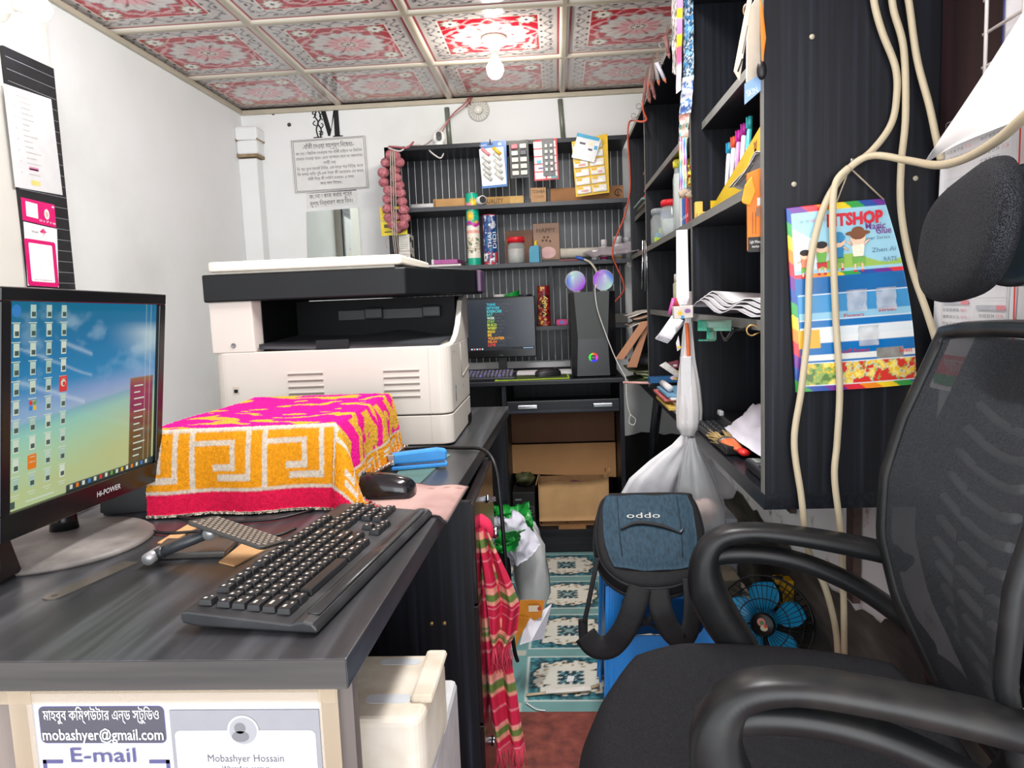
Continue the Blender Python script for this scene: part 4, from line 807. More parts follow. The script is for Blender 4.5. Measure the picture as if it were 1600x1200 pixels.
# wireless keyboard glow, green mouse pad, mouse, paper
def keyboard_small(x0, x1, y0, y1, z, label):
    t = thing('keyboard', label, 'keyboard', ((x0 + x1) / 2, y0, z)); m = MB(); m.bx(x0, x1, y0, y1, z, z + .014, 0, .004); ob('body', m, pm('#24252b', .4), t); r = MB(); nx = 14; ny = 5
    for i in range(nx):
        for j in range(ny): x = x0 + .012 + (x1 - x0 - .024) * (i + .5) / nx; y = y0 + .010 + (y1 - y0 - .02) * (j + .5) / ny; r.box((x, y, z + .0185 + j * .003), ((x1 - x0 - .024) / nx * .84, (y1 - y0) / ny * .78, .011), (i * 3 + j) % 5 == 0 and 1 or 0, .002, seg=1)
    o = ob('keys', r, [pm('#54545f', .4, .04), pm('#6a63a8', .4, .04)], t); return t
keyboard_small(-.44, -.185, 3.17, 3.30, TT, 'dark keyboard with lilac lit keys on the computer table')
g = MB(); g.prism([(-.272, 3.135), (.048, 3.15), (.045, 3.33), (-.262, 3.33)], .004, Matrix.Translation((0, 0, TT)), 0, .001); o = tag(ob('mouse_pad', g, pm('#9dbb2f', .6), loc=(-.1, 3.2, TT)), 'black mouse pad with bright green edge on the computer table', 'mouse pad')
g = MB(); g.prism([(-.262, 3.142), (.040, 3.157), (.037, 3.32), (-.252, 3.32)], .0008, Matrix.Translation((0, 0, TT + .004))); ob('surface', g, pm('#3e4a22', .7, .15, 12), o)
def mouse(loc, rz, L, W, H, label, mat, parts=True):
    t = thing('mouse', label, 'mouse', loc, rz); U, V = uv01(20, 16); a = U * PI; m = MB(); n = 22; k = 12; P = np.zeros((k + 1, n + 1, 3))
    for i in range(k + 1):
        f = i / k; x = -L / 2 + L * (1 - math.cos(PI * f)) / 2; wid = W / 2 * max(0.02, math.sin(PI * min(max(f, 0.0), 1)) ** .45) * (.92 + .1 * math.cos(PI * f)); hh = H * max(.02, math.sin(PI * (f * .93 + .06)) ** .62) * (1 - .25 * (1 - f))
        for j in range(n + 1): w_ = PI * j / n; P[i, j] = (x, wid * math.copysign(abs(math.cos(w_)) ** .75, math.cos(w_)), .003 + hh * math.sin(w_) ** .8)
    m.grid(P[:, ::-1], 0, 0, True); m.prism([tuple(P[i, 0, :2]) for i in range(k + 1)] + [tuple(P[i, n, :2]) for i in range(k - 1, 0, -1)], .003, None, 0); ob('body', m, mat, t, local=True)
    if parts:
        m = MB(); m.tube([(L * .22, 0, H * .93), (L * .36, 0, H * .84)], .004, 0, 8); ob('wheel', m, DGREY, t, local=True)
        m = MB(); m.tube([(L * .1, W * .3, H * .8), (L * .1, 0, H * 1.005), (L * .1, -W * .3, H * .8)], .0006, 0, 4, 4); m.tube([(L * .1, 0, H * 1.0), (L * .3, 0, H * .88), (L * .45, 0, H * .55)], .0006, 0, 4, 4); ob('seam', m, BLACKG, t, local=True)
    return t
mouse((-.045, 3.235, TT + .0055), .2, .115, .06, .038, 'black mouse on the green-edged mouse pad', BLACK)
m = MB(); m.bx(-.19, .065, 3.36, 3.48, TT, TT + .012, 0, .001); tag(ob('paper_stack', m, PAPER, loc=(-.1, 3.4, TT)), 'small stack of white paper behind the far mouse', 'paper')
# tower case
x0, x1 = .06, .252; yc = 3.18; H = .365
t = thing('computer_tower', 'black computer tower with a glowing ring logo', 'computer', ((x0 + x1) / 2, yc, TT)); cxm = (x0 + x1) / 2
m = MB(); m.bx(x0, x1, yc + .03, yc + .40, TT + .006, TT + H, 0, .004); ob('case', m, BLACK, t)
wb = (x1 - x0) / 2; V_ = []
def facet(pts, mat, nm):
    m = MB(); m.add(pts, [tuple(range(len(pts)))], 0); ob(nm, m, mat, t)
z0, zm, z1 = TT + .006, TT + .165, TT + H; yf, ye = yc, yc + .032
L = lambda x, y, z: (cxm + x, y, z)
m = MB(); m.add([L(-wb, ye, z0), L(-wb * .78, yf, z0), L(-wb * .70, yf, zm), L(-wb * .82, yf + .012, z1), L(-wb, ye, z1)], [(0, 1, 2, 3, 4)]); m.add([L(wb, ye, z0), L(wb * .68, yf, z0), L(wb * .62, yf, zm), L(wb * .74, yf + .012, z1), L(wb, ye, z1)], [(4, 3, 2, 1, 0)])
m.add([L(-wb * .78, yf, z0), L(wb * .68, yf, z0), L(wb * .62, yf, zm), L(-wb * .70, yf, zm)], [(0, 1, 2, 3)], 0); m.add([L(-wb, ye, z1), L(-wb * .82, yf + .012, z1), L(wb * .74, yf + .012, z1), L(wb, ye, z1)], [(0, 1, 2, 3)]); ob('front_bezel', m, pm('#17181b', .3), t)
m = MB(); m.add([L(-wb * .70, yf, zm), L(wb * .62, yf, zm), L(wb * .74, yf + .012, z1), L(-wb * .82, yf + .012, z1)], [(0, 1, 2, 3)]); ob('front_panel', m, pm('#2f3332', .45, .06, 8), t)
T = FY(cxm - .004, yf - .001, TT + .085); r = MB(); U = np.linspace(0, 1, 49)
P = np.zeros((49, 3, 3)); C_ = np.zeros((49, 3, 3))
for i, u in enumerate(U):
    for j, rr_ in enumerate((.012, .0165, .020)): P[i, j] = T @ Vector((rr_ * math.cos(2 * PI * u), rr_ * math.sin(2 * PI * u), .0003))
    h = (u + .1) % 1; C_[i, :] = np.array([max(0, math.cos(2 * PI * (h - .2))), max(0, math.cos(2 * PI * (h - .55))) * .7, max(0, math.cos(2 * PI * (h - .95)))]) ** 1.2; C_[i, 2] *= .4
    C_[i, 0] *= .8
lo = painted('ring_light', P, C_, vcm(.4, emit=1.3), t); m = MB(); m.text('FANTECH', T, .004, 0, .019, 0, 0, .0006); ob('lettering', m, WHITE, t)
# two round lit speakers on the tower
for k, (dx_, dy_, rz, lb) in enumerate(((-.062, .05, .35, 'round white and magenta lit speaker on top of the tower, left of its twin'), (.062, .05, -.25, 'round magenta and blue lit speaker on top of the tower beside the cable'))):
    c = Vector((cxm - .008 + dx_ * .95, yc + .075, TT + H + .048)); t2 = thing('desktop_speaker', lb, 'speaker', (c.x, c.y, TT + H)); R_ = .044
    T = frame(c, (math.cos(rz), math.sin(rz), 0), (0, 0, 1)); U, V = uv01(33, 12); P = np.zeros((33, 12, 3)); C_ = np.zeros((33, 12, 3))
    for i in range(33):
        for j in range(12):
            w_ = 2 * PI * i / 32; f = PI / 2 * j / 11; P[i, j] = T @ Vector((R_ * math.sin(f) * math.cos(w_), R_ * math.sin(f) * math.sin(w_), R_ * .55 * math.cos(f)))
            s_ = math.cos(w_ - (PI * .75 if k == 0 else -.6)) * math.sin(f); e = np.clip(s_ * .5 + .5, 0, 1)
            base = lin('#a812d8') * (1 - e) + lin('#b9e4d2') * e; q = np.clip(math.cos(w_ - (PI if k == 0 else .5)) * math.sin(f) * 1.6 - .7, 0, 1); C_[i, j] = base * (1 - q) + lin('#1560e0') * q
    painted('light_dome', P, C_, vcm(.35, emit=.55), t2)
    m = MB(); m.lathe([(R_ * 1.04, 0), (R_ * 1.06, -.006), (R_ * .95, -.03), (R_ * .5, -.045), (0, -.046)], 0, 28, T); m.box(tuple(c + Vector((0, .012, -.043))), (.03, .03, .01), 0, .002); ob('shell', m, pm('#a09a98', .35), t2)
# white gooseneck lead from the middle shelf to the tower, and the thin white cord that hangs down
t = thing('usb_lamp', 'white bent cable with a blue plug reaching down from the middle shelf', 'cable', at(906, 403, Y=3.75))
m = MB(); m.tube([at(912, 405, Y=3.74), at(922, 410, Y=3.70), at(931, 422, Y=3.6), at(934, 437, Y=3.42), at(931, 447, Y=3.24)], .0055, 0, 8, 8); ob('neck', m, pm('#d6cfbd', .45), t)
m = MB(); m.tube([at(900, 402, Y=3.75), at(906, 403, Y=3.745), at(914, 406, Y=3.738)], .008, 0, 8); ob('plug', m, pm('#3e62b8', .4), t)
wire('hanging_cable', [at(930, 447, Y=3.16), at(930, 460, Y=3.15), at(934, 485, Y=3.14), at(946, 520, Y=3.13), at(960, 556, Y=3.12), at(972, 580, Y=3.1), at(978, 592, Y=3.09), at(979, 620, Y=3.09), at(984, 645, Y=3.09), at(993, 655, Y=3.09), at(990, 664, Y=3.09), at(983, 660, Y=3.09), at(985, 648, Y=3.085)], .0022, pm('#d8d6d0', .5), 'thin white cord hanging over the tower and down the table side', 'cord')
# red wire from the shelf cabinet top down the right end of the wall shelf
wire('red_wire', [at(1004, 158, X=XF - .01), at(1006, 175, X=XF - .012), at(1010, 187, X=XF - .01), at(1001, 190, X=XF - .02), at(990, 188, Y=3.68), at(983, 192, Y=3.70), at(981, 215, Y=3.71), at(984, 262, Y=3.715), at(984, 300, Y=3.715), at(975, 340, Y=3.71), at(961, 375, Y=3.70), at(957, 398, Y=3.69), at(964, 418, Y=3.70), at(973, 438, Y=3.70), at(974, 455, Y=3.71), at(960, 472, Y=3.72)], .0042, pm('#cf553d', .5), 'orange red wire running down the end of the wall shelf')
# ------------------------------------------------------------------ cabinet space under the table
m = MB(); a, b_, c, d = at(799, 642, Y=3.5), at(963, 640, Y=3.5), at(962, 733, Y=3.42), at(799, 722, Y=3.42)
m.prism([(d.x, .315), (c.x, .285), (c.x, .45), (d.x, .45)], .006, frame((0, 3.40, 0), (1, 0, 0), (0, 0, 1)), 0, .001)
m.prism([(d.x, .452), (c.x, .452), (c.x, .625), (d.x, .625)], .006, frame((0, 3.43, 0), (1, 0, 0), (0, 0, 1)), 1, .001)
o = tag(ob('cardboard_sheet', m, [pm('#a97e52', .8, .05, 8), pm('#6b4a36', .85, .05, 8)], loc=(0, 3.42, .3)), 'large folded cardboard sheet standing inside the table cabinet', 'cardboard')
xa, xb = -.105, .205; t = thing('cardboard_box', 'open battered cardboard box inside the table cabinet', 'box', ((xa + xb) / 2, 3.24, .113)); zz = .114
m = MB(); q = [(xa, zz), (xb - .02, zz), (xb - .03, .12)]
U, V = uv01(14, 8); P = np.stack([xa + .0 + U * (xb - xa), 3.205 + .008 * np.sin(9 * U + 2) * V, .138 + V * (.165 + .025 * U + .008 * np.sin(7 * U))], -1); m.grid(P, 0, .004); m.bx(xa + .01, xb - .01, 3.225, 3.232, zz, .20, 1)
ob('front_flap', m, [pm('#bd9567', .8, .06, 14), pm('#9c7048', .8)], t)
m = MB(); m.bx(xa, xa + .005, 3.215, 3.39, zz, .31); m.bx(xb - .005, xb, 3.215, 3.39, zz, .33); m.bx(xa, xb, 3.385, 3.39, zz, .30); m.bx(xa, xb, 3.215, 3.39, zz, zz + .005); ob('sides', m, CARD_D, t)
m = MB(); P = np.stack([xb - .015 + .03 * U + .0 * V, 3.215 + V * .10, .318 + .03 * np.sin(U * 1.5) + 0 * V], -1); m.grid(P, 0, .003); P = np.stack([xa - .012 + .012 * U, 3.215 + V * .06, .30 + .04 * U], -1); m.grid(P, 0, .003); ob('side_flaps', m, CARD, t)
m = MB(); m.text('B', FY(.02, 3.2245, .125), .016, 0, None, 0, 0, .0004); m.quad(FY(.02, 3.2245, .125), -.014, .014, -.012, -.010, 0, .0004); ob('mark', m, TXT, t)
for k, (x, y, z, r, h, lb) in enumerate(((-.035, 3.30, .28, .036, '#8b7b70', 'grey brown crumpled bag showing above the open box'), (.06, 3.31, .28, .042, '#6b3b4a', 'dark red crumpled bag showing above the open box'), (.14, 3.30, .28, .034, '#7b4538', 'reddish crumpled wrapper showing at the end of the open box'))):
    m = MB(); m.ball((0, 0, 0), r, 0, 16, Matrix.Translation((x, y, z - .02)), (1.1, .9, .7)); rr = random.Random(k); m.v = [(a + rr.uniform(-.006, .006), b_ + rr.uniform(-.006, .006), c_ + rr.uniform(-.008, .008)) for a, b_, c_ in m.v]
    tag(ob('crumpled_bag', m, pm(h, .5, .15, 40), loc=(x, y, z - .06)), lb, 'bag')
m = MB(); m.ball((-.168, 3.34, .30), .048, 0, 16, None, (1, .8, .55)); rr = random.Random(9); m.v = [(a + rr.uniform(-.008, .008), b_, c_ + rr.uniform(-.01, .01)) for a, b_, c_ in m.v]; tag(ob('crumpled_bag', m, pm('#4f5230', .6, .2, 30), loc=(-.19, 3.34, .26)), 'dark olive crumpled bag on the black carton in the cabinet', 'bag')
m = MB(); m.bx(-.222, -.122, 3.22, 3.42, .113, .268, 0, .002); o = tag(ob('black_carton', m, pm('#1b1a1c', .5), loc=(-.17, 3.3, .113)), 'black carton with pale printed labels left of the open box', 'box')
m = MB(); T = FY(-.222, 3.2195, .113); m.quad(T, .012, .04, .118, .126, 0); 
for x0 in (.016, .058):
    for q in ((x0, x0 + .036, .06, .062), (x0, x0 + .036, .088, .09), (x0, x0 + .002, .06, .09), (x0 + .034, x0 + .036, .06, .09)): m.quad(T, *q, 0)
m.text('UPS', T, .012, 0, .022, .034, .075); m.text('Power', T, .012, 0, .024, .076, .075); m.quad(T, .012, .098, .045, .047, 0); ob('printing', m, pm('#77767a', .6), o)
m = MB(); m.bx(-.02, .10, 3.165, 3.20, .112, .122, 0, .001); tag(ob('cardboard_scrap', m, pm('#8d673f', .8), loc=(.04, 3.18, .112)), 'tan cardboard scrap lying under the open box', 'cardboard')
# ================================================================== things on the near desk
ZD = .770
# ---- desktop monitor, seen from its right, facing the chair
TRc, BRc, TLc, BLc = at(252, 460, Y=1.205), at(247, 748, Y=1.205), at(-9, 447, Y=.842), at(-14, 856, Y=.842)
BLc = TLc + (BRc - TRc); c = (TRc + BLc) / 2; T = frame(c, TRc - TLc, TRc - BRc); W = (TRc - TLc).length; H = (TRc - BRc).length
t = thing('monitor', 'near monitor on an oval stand showing a blue and green beach desktop', 'monitor', (-.755, 1.05, ZD))
m = MB(); m.box((0, 0, -.016), (W, H, .032), 0, .004, T)
b = .017; bb_ = .034
m2 = MB()
for q in ((-W / 2, W / 2, H / 2 - b, H / 2), (-W / 2, W / 2, -H / 2, -H / 2 + bb_), (-W / 2, -W / 2 + b, -H / 2 + bb_, H / 2 - b), (W / 2 - b, W / 2, -H / 2 + bb_, H / 2 - b)): m2.box(((q[0] + q[1]) / 2, (q[2] + q[3]) / 2, .003), (q[1] - q[0], q[3] - q[2], .008), 0, .0015, T)
m.box((-.01, 0, -.05), (W * .6, H * .6, .05), 0, .015, T); ob('casing', m, BLACKG, t); bz = ob('bezel', m2, BLACKG, t)
m = MB(); m.text('Hi-POWER', T, .0085, 0, .058, .035, -H / 2 + bb_ / 2, .0075, .01); ob('lettering', m, pm('#b9bcc0', .4), bz)
sw, sh = W - 2 * b, H - b - bb_; sy = (bb_ - b) / 2; nu, nv = 150, 120; U, V = uv01(nu, nv); C_ = np.zeros((nu, nv, 3))
def ramp(x, st):
    k = [s[0] for s in st]; cs = np.array([lin(s[1]) for s in st]); return np.stack([np.interp(x, k, cs[:, i]) for i in range(3)], -1)
hz = .40 + .12 * U
C_ = ramp(V - (hz - .46), [(-.1, '#b5cfa0'), (.12, '#bccb8f'), (.28, '#a9d0a8'), (.40, '#8fcdbb'), (.452, '#74b5bd'), (.47, '#8fb4cf'), (.52, '#7ba6d0'), (.62, '#2787bb'), (.8, '#0d74a6'), (1.0, '#136f93')])
C_ = C_ * (1 - .35 * (U * (1 - V))[..., None] * .6) ; g = fbm(U * 7 + V * 5, V * 9 - U * 3, 5)
sand = np.clip((U - .35) * 1.6, 0, 1) * np.clip((hz - V) * 3, 0, 1); C_ = C_ * (1 - .55 * sand[..., None]) + lin('#c9c684') * (.55 * sand)[..., None]
cl = np.clip((g - .55) * 4, 0, 1) * np.clip((V - hz) * 4, 0, 1) * .35; C_ = C_ * (1 - cl[..., None]) + lin('#bfd9e6') * cl[..., None]
for a, b_, y0, th in ((.05, .45, .62, .012), (.30, .50, .80, .010), (.05, .5, .78, .006)):
    s_ = np.exp(-((V - (y0 - (U - a) * .38) - .02 * (g - .5)) / th) ** 2) * ((U > a) & (U < b_)) * .4; C_ = C_ * (1 - s_[..., None]) + lin('#d5e6ee') * s_[..., None]
w_ = np.clip((U - .58 - .25 * (.9 - V) * 0) * 3, 0, 1) * np.clip((V - .62) * 9, 0, 1) * np.clip((.90 - V) * 14, 0, 1) * np.clip((V - .62) / .28 * 1.2 - (.86 - U) * 2.2, 0, 1); C_ = C_ * (1 - .72 * w_[..., None]) + lin('#c6d8d8') * (.72 * w_)[..., None]  # pale slanting patch is a reflection painted into the screen colours
mn = (U > .79) & (U < .985) & (V > .035) & (V < .56); mc = ramp(V, [(0, '#4b4526'), (.28, '#6e4a2a'), (.36, '#7c3245'), (.5, '#8b3550'), (.56, '#8a6a3a')]) * (.7 + .6 * fbm(U * 5, V * 30, 7))[..., None]; C_[mn] = mc[mn]  # menu panel with the towel's reflected pink put into its colour
C_[(abs(U - .915) < .003) | (abs(U - .955) < .002)] = C_[(abs(U - .915) < .003) | (abs(U - .955) < .002)] * .7 + lin('#cfe0c0') * .3
C_[(V < .035) & (U > .34)] = lin('#243a3a')
scr = painted('screen', plane_pts(T @ Matrix.Translation((0, sy, .0005)), sw, sh, nu, nv), C_, vcm(.14, emit=.50, spec=.25), t)
m = MB(); ic = ['#c9d8c4', '#b5ccc0', '#d3dccb', '#a5c2b4']; rr = random.Random(5); T2 = T @ Matrix.Translation((-sw / 2, sy - sh / 2, 0)); z = .0012
for i in range(4):
    for j in range(10):
        x = sw * (.045 + .088 * i); y = sh * (.955 - .092 * j); k = rr.randrange(4)
        if (i, j) == (3, 4): m.rrect(T2, x - .008, x + .008, y - .012, y + .010, .002, 4, z); m.disc(T2, x, y, .005, None, 0, z + .0003); m.disc(T2, x + .001, y - .001, .003, None, 4, z + .0006)
        elif (i, j) == (1, 8): m.rrect(T2, x - .008, x + .008, y - .010, y + .010, .002, 5, z); m.text('nitro', T2, .003, 0, .011, x, y, z + .0003)
        elif (i, j) == (1, 5):
            for dx_, dy_, q in ((-.006, .001, 4), (.001, .001, 6), (-.006, -.006, 7), (.001, -.006, 8)): m.quad(T2, x + dx_, x + dx_ + .006, y + dy_, y + dy_ + .006, q, z)
        elif (i, j) == (0, 0): m.disc(T2, x, y, .008, None, 7, z)
        else: m.quad(T2, x - .0048, x + .0052, y - .009, y + .008, k, z); m.quad(T2, x - .003, x + .004, y - .007, y - .001, 9, z + .0003)
        m.quad(T2, x - .008, x + .007, y - .0155, y - .0143, 0, z); m.quad(T2, x - .004, x + .005, y - .0188, y - .0178, 0, z)
for k in range(15): x = sw * (.36 + .0405 * k); m.quad(T2, x, x + .006, sh * .010, sh * .010 + .006, 4 + k % 5 if k % 2 else k % 4, z)
for k in range(12): m.quad(T2, sw * .82, sw * (.87 + .06 * ((k * 7) % 5) / 5), sh * (.075 + .039 * k), sh * (.075 + .039 * k) + .0022, 0, z)
m.quad(T2, .004, .014, .003, .012, 9, z); m.quad(T2, sw * .10, sw * .26, sh * .022, sh * .022 + .002, 0, z)
e = lambda h, s=.52: pm('#050606', .4, 0, emit=h, es=s)
ob('desktop_icons', m, [e(h) for h in ic] + [e('#d6342f'), e('#e07818'), e('#5ea03a'), e('#2f7fc4'), e('#e2b92c'), e('#3c5550')], scr)
m = MB(); m.lathe([(0, 0), (.122, 0), (.124, .004), (.118, .009), (.06, .014), (0, .016)], 0, 48, Matrix.Translation((-.755, 1.045, ZD)), True, 1.0, 1.05); ob('stand_base', m, noise_mix('dusty_black_plastic', [(.3, '#3f3b3a'), (.5, '#5c5754'), (.7, '#8a8480')], (9, 9, 9), rough=.55, detail=8), t)
m = MB(); m.lathe([(.021, .012), (.019, .03), (.019, .22), (0, .22)], 0, 24, Matrix.Translation((-.782, 1.087, ZD))); ob('stand_pole', m, BLACKG, t)
# ---- two small black speakers
for nm, P_, lb in (('r', [(-.80, 1.20), (-.715, 1.225), (-.705, 1.29), (-.80, 1.30)], 'black desk speaker beside the pink towel behind the near monitor'), ('l', [(-.82, .80), (-.735, .80), (-.73, .93), (-.82, .93)], 'black desk speaker at the bottom left corner of the photo under the monitor')):
    cxx = sum(p[0] for p in P_) / 4; cyy = sum(p[1] for p in P_) / 4; t2 = thing('desktop_speaker', lb, 'speaker', (cxx, cyy, ZD)); h = .125 if nm == 'r' else .065
    b2 = bmesh.new(); lo = [b2.verts.new((x, y, ZD + .001)) for x, y in P_]; hi = [b2.verts.new((cxx + (x - cxx) * .80, cyy + (y - cyy) * .86, ZD + h)) for x, y in P_]
    b2.faces.new(lo[::-1]); b2.faces.new(hi)
    for k in range(4): b2.faces.new((lo[k], lo[(k + 1) % 4], hi[(k + 1) % 4], hi[k]))
    bmesh.ops.bevel(b2, geom=b2.edges[:], offset=.005, segments=2, affect='EDGES'); m = MB(); m.bm(b2); ob('cabinet', m, BLACK, t2)
    m = MB(); m.disc(frame((cxx + .0415, cyy, ZD + h * .5), (0, 1, 0), (-.13, 0, 1)), 0, 0, .028, None, 0, .001); ob('grille', m, DGREY, t2)
# white papers behind the monitor
m = MB(); m.prism([(-.98, .95), (-.865, .95), (-.85, 1.30), (-.99, 1.28)], .004, Matrix.Translation((0, 0, ZD)), 0); tag(ob('paper_pad', m, PAPER, loc=(-.92, 1.1, ZD)), 'white paper pad lying behind the near monitor stand', 'paper')
# ---- towel-covered box
BX = dict(x0=-.74, x1=-.385, y0=1.235, y1=1.66, h=.142)
m = MB(); m.bx(-.73, BX['x1'] - .008, BX['y0'] + .012, 1.655, ZD, ZD + .132, 0, .006); tag(ob('covered_machine', m, DGREY, loc=(-.55, 1.45, ZD)), 'low dark machine hidden under the pink and yellow towel', 'machine')
nu, nv = 230, 200; S, Q = np.meshgrid(np.linspace(-.10, .155, nu), np.linspace(-.15, .42, nv), indexing='ij'); S = np.linspace(-.315, .17, nu)[:, None] + 0 * Q
ds = np.maximum(S - 0, 0); dq = np.maximum(-Q, 0); d = np.hypot(ds, dq); ph = np.arctan2(dq, ds + 1e-9); corner = (ds > 0) & (dq > 0)
flr = .003; drop = np.minimum(np.where(corner, d, ds + dq), BX['h'] - flr)
over = np.maximum(np.where(corner, d, ds + dq) - (BX['h'] - flr), 0)
out = .010 * (1 - np.exp(-d / .02)) + .10 * d * (ds > 0) + .12 * d * (dq > 0) + over * .22 + corner * .26 * d * np.sin(2 * ph) ** 1.5
rip = .006 * np.sin(S * 42 + 1) * np.clip(dq / .1, 0, 1) + .006 * np.sin(Q * 30) * np.clip(ds / .1, 0, 1)
X = BX['x1'] + np.minimum(S, 0) + (out + rip) * np.where(d > 0, np.cos(ph), 0) * (d > 0)
sk = .10 * (BX['x1'] + np.minimum(S, 0) - BX['x1'])
Y = BX['y0'] + np.maximum(Q, 0) + sk * np.clip(1 - Q / .4, 0, 1) * .9 - (out + rip) * np.where(d > 0, np.sin(ph), 0) * (d > 0)
Z = ZD + BX['h'] - drop + .003 * np.sin(S * 18) * np.sin(Q * 15) * (d == 0) + .004
rise = np.clip((ds - .10) / .07, 0, 1) * np.clip((Q - .05) / .1, 0, 1); Z = np.maximum(Z, ZD + .004) + rise * .02
C_ = np.zeros(S.shape + (3,)); A, B_ = S, Q
pk, ye, wh, rd = lin('#cf0a7c'), lin('#cc8614'), lin('#bcb0a1'), lin('#c41440')
g = fbm(A * 9 + 3, B_ * 14 + 2, 13); sw_ = np.sin(26 * A + 8 * g * 2 + 14 * B_) + np.sin(38 * B_ - 9 * g * 2); C_[:] = pk; C_[(sw_ > .55)] = lin('#c4942f')
st_ = (abs(A - .035 - .25 * (B_ - .05)) < .004) | (abs(((A - .035) * 1.0) % .0001) < 0); C_[(A > -.02) & (np.sin(70 * B_ + 60 * abs(A - .04)) > .35) & (abs(A - .045) < .04)] = lin('#c4942f')
def band(x, a0, a1, s_):
    """greek key band: x across the band from 0 to 1, a0 along it"""
    C2 = np.zeros(x.shape + (3,)); C2[:] = ye; p = (a0 / s_) % 1
    ln = .05; kx = lambda u0, u1, v0, v1: (p > u0) & (p < u1) & (x > v0) & (x < v1)
    for q in ((0, .07, .06, 1), (.0, .62, .72, .82), (.55, .62, .34, .82), (.32, .62, .32, .42), (.78, .85, .18, .94), (.36, .85, .16, .26)): C2[kx(*q)] = wh
    C2[(x < .06) | (x > .94)] = wh; return C2
hgt = -B_ ; fr = (B_ < 0.006) & (A < .10)
x_ = (.105 + B_) / .105
mk = fr & (B_ > -.105); C_[mk] = band(np.clip(x_, 0, 1), A, 0, .122)[mk]
mk = (B_ <= -.105); C_[mk] = rd; C_[(B_ < -.143)] = wh
mk = (A > .085) & (B_ > -.10); C_[mk] = band(np.clip((A - .085) / .07, 0, 1), B_, 0, .10)[mk]; C_[(A > .155) & (B_ > -.10)] = rd; C_[(A > .164)] = wh
C_ *= (.86 + .28 * RNG.random(C_.shape[:2]))[..., None]
P = np.stack([X, Y, Z], -1); P += RNG.normal(0, .0005, P.shape)
tw = painted('towel', P, C_, vcm(.95, bump=.6, bscale=500, spec=.2), None, .004, loc=(-.55, 1.45, ZD + .14)); tag(tw, 'pink and yellow key-patterned towel draped over a low machine', 'towel')

# ---- copier
PW_ = pm('#c3bdb4', .42, .025, 4); PB_ = pm('#111315', .42, .08, 8, spec=.25); PBL = pm('#0c0d0f', .6, spec=.2)
x0, x1, y0, y1 = -.838, -.258, 1.752, 2.15
t = thing('photocopier', 'large white and black photocopier on the desk behind the towel', 'copier', (-.55, 1.95, ZD))
def rr_poly(x0, x1, y0, y1, r, n=6, sel=(1, 1, 1, 1)):
    p = []
    for (cx, cy, a), s_ in zip(((x1 - r, y1 - r, 0), (x0 + r, y1 - r, 90), (x0 + r, y0 + r, 180), (x1 - r, y0 + r, 270)), sel):
        if s_:
            for k in range(n + 1): w_ = math.radians(a + 90 * k / n); p.append((cx + r * math.cos(w_), cy + r * math.sin(w_)))
        else: w_ = math.radians(a + 45); p.append((cx + r * math.copysign(1, math.cos(w_)), cy + r * math.copysign(1, math.sin(w_))))
    return p
Tz = Matrix.Translation((0, 0, ZD))
m = MB(); m.prism(rr_poly(x0, x1, y0, y1, .03), .071, Tz, 0, .002, z0=.006); m.bx(x0 + .03, x1 - .03, y0 + .03, y1 - .03, ZD, ZD + .007, 1); m.bx(-.257, -.2555, 2.05, 2.12, ZD + .004, ZD + .03, 1); dr_ = ob('paper_drawer', m, [PW_, PBL], t)
m = MB(); m.prism(rr_poly(x0, x1, y0, y1, .03), .165, Tz, 0, .003, z0=.080); m.bx(-.31, -.3095, y0 - .0004, y0 + .01, ZD + .01, ZD + .245, 2)
m.prism([(x0, y0), (-.732, y0), (-.722, y0 + .03), (-.722, y1), (x0, y1)], .125, Tz, 0, .003, z0=.244)
m.bx(-.74, x1 - .02, 2.03, y1, ZD + .24, ZD + .365, 1); m.bx(-.7225, -.7205, y0 + .034, y1 - .01, ZD + .245, ZD + .368, 1)
fin = [(1.80, ZD + .243), (1.86, ZD + .25), (1.92, ZD + .265), (1.97, ZD + .29), (2.01, ZD + .325), (2.04, ZD + .352), (2.10, ZD + .366), (2.15, ZD + .366), (2.15, ZD + .243)]
m.prism(fin, .014, frame((x1 - .014, 0, 0), (0, 1, 0), (0, 0, 1)), 0, .002)
ob('body', m, [PW_, PBL, pm('#a39d95', .6)], t)
m = MB(); V_ = [(-.722, y0 + .004, ZD + .250), (-.44, y0 + .004, ZD + .257), (-.40, y0 + .004, ZD + .262), (-.30, y0 + .02, ZD + .247)]
U, V = uv01(24, 8); xx = -.722 + U * .44; zz = ZD + .247 + .016 * np.clip(1 - U * 1.0, 0, 1) * (U < 2) + .018 * np.exp(-((U - .68) / .18) ** 2) * V + .010 * V; P = np.stack([xx, y0 + .004 + V * .30, zz], -1); m.grid(P, 0, .012)
m.bx(-.58, -.50, y0 + .0, y0 + .004, ZD + .248, ZD + .268, 1); ob('output_tray', m, [pm('#35373b', .45, .05), PB_], t)
m = MB()
for x in (-.50, -.34): m.box((x, 2.02, ZD + .325), (.05, .03, .03), 0, .004)
m.bx(-.60, -.33, 2.02, 2.03, ZD + .31, ZD + .335, 0); ob('exit_rollers', m, pm('#2a2b2e', .5), t)
sp_ = [(x0 - .006, y0 - .012), (-.375, y0 - .012), (-.352, y0 - .004), (-.343, y0 + .02), (-.262, 1.93), (-.212, 2.06), (-.205, 2.10), (-.215, 2.15), (x0 - .006, 2.15)]
m = MB(); m.prism(sp_, .066, Tz, 0, .004, z0=.368); ob('scanner', m, PB_, t)
m = MB(); m.add([(-.345, y0 + .025, ZD + .437), (-.352, 2.14, ZD + .437), (-.21, 2.14, ZD + .418), (-.208, 2.07, ZD + .418), (-.262, 1.93, ZD + .430)], [(4, 3, 2, 1, 0)], 0)
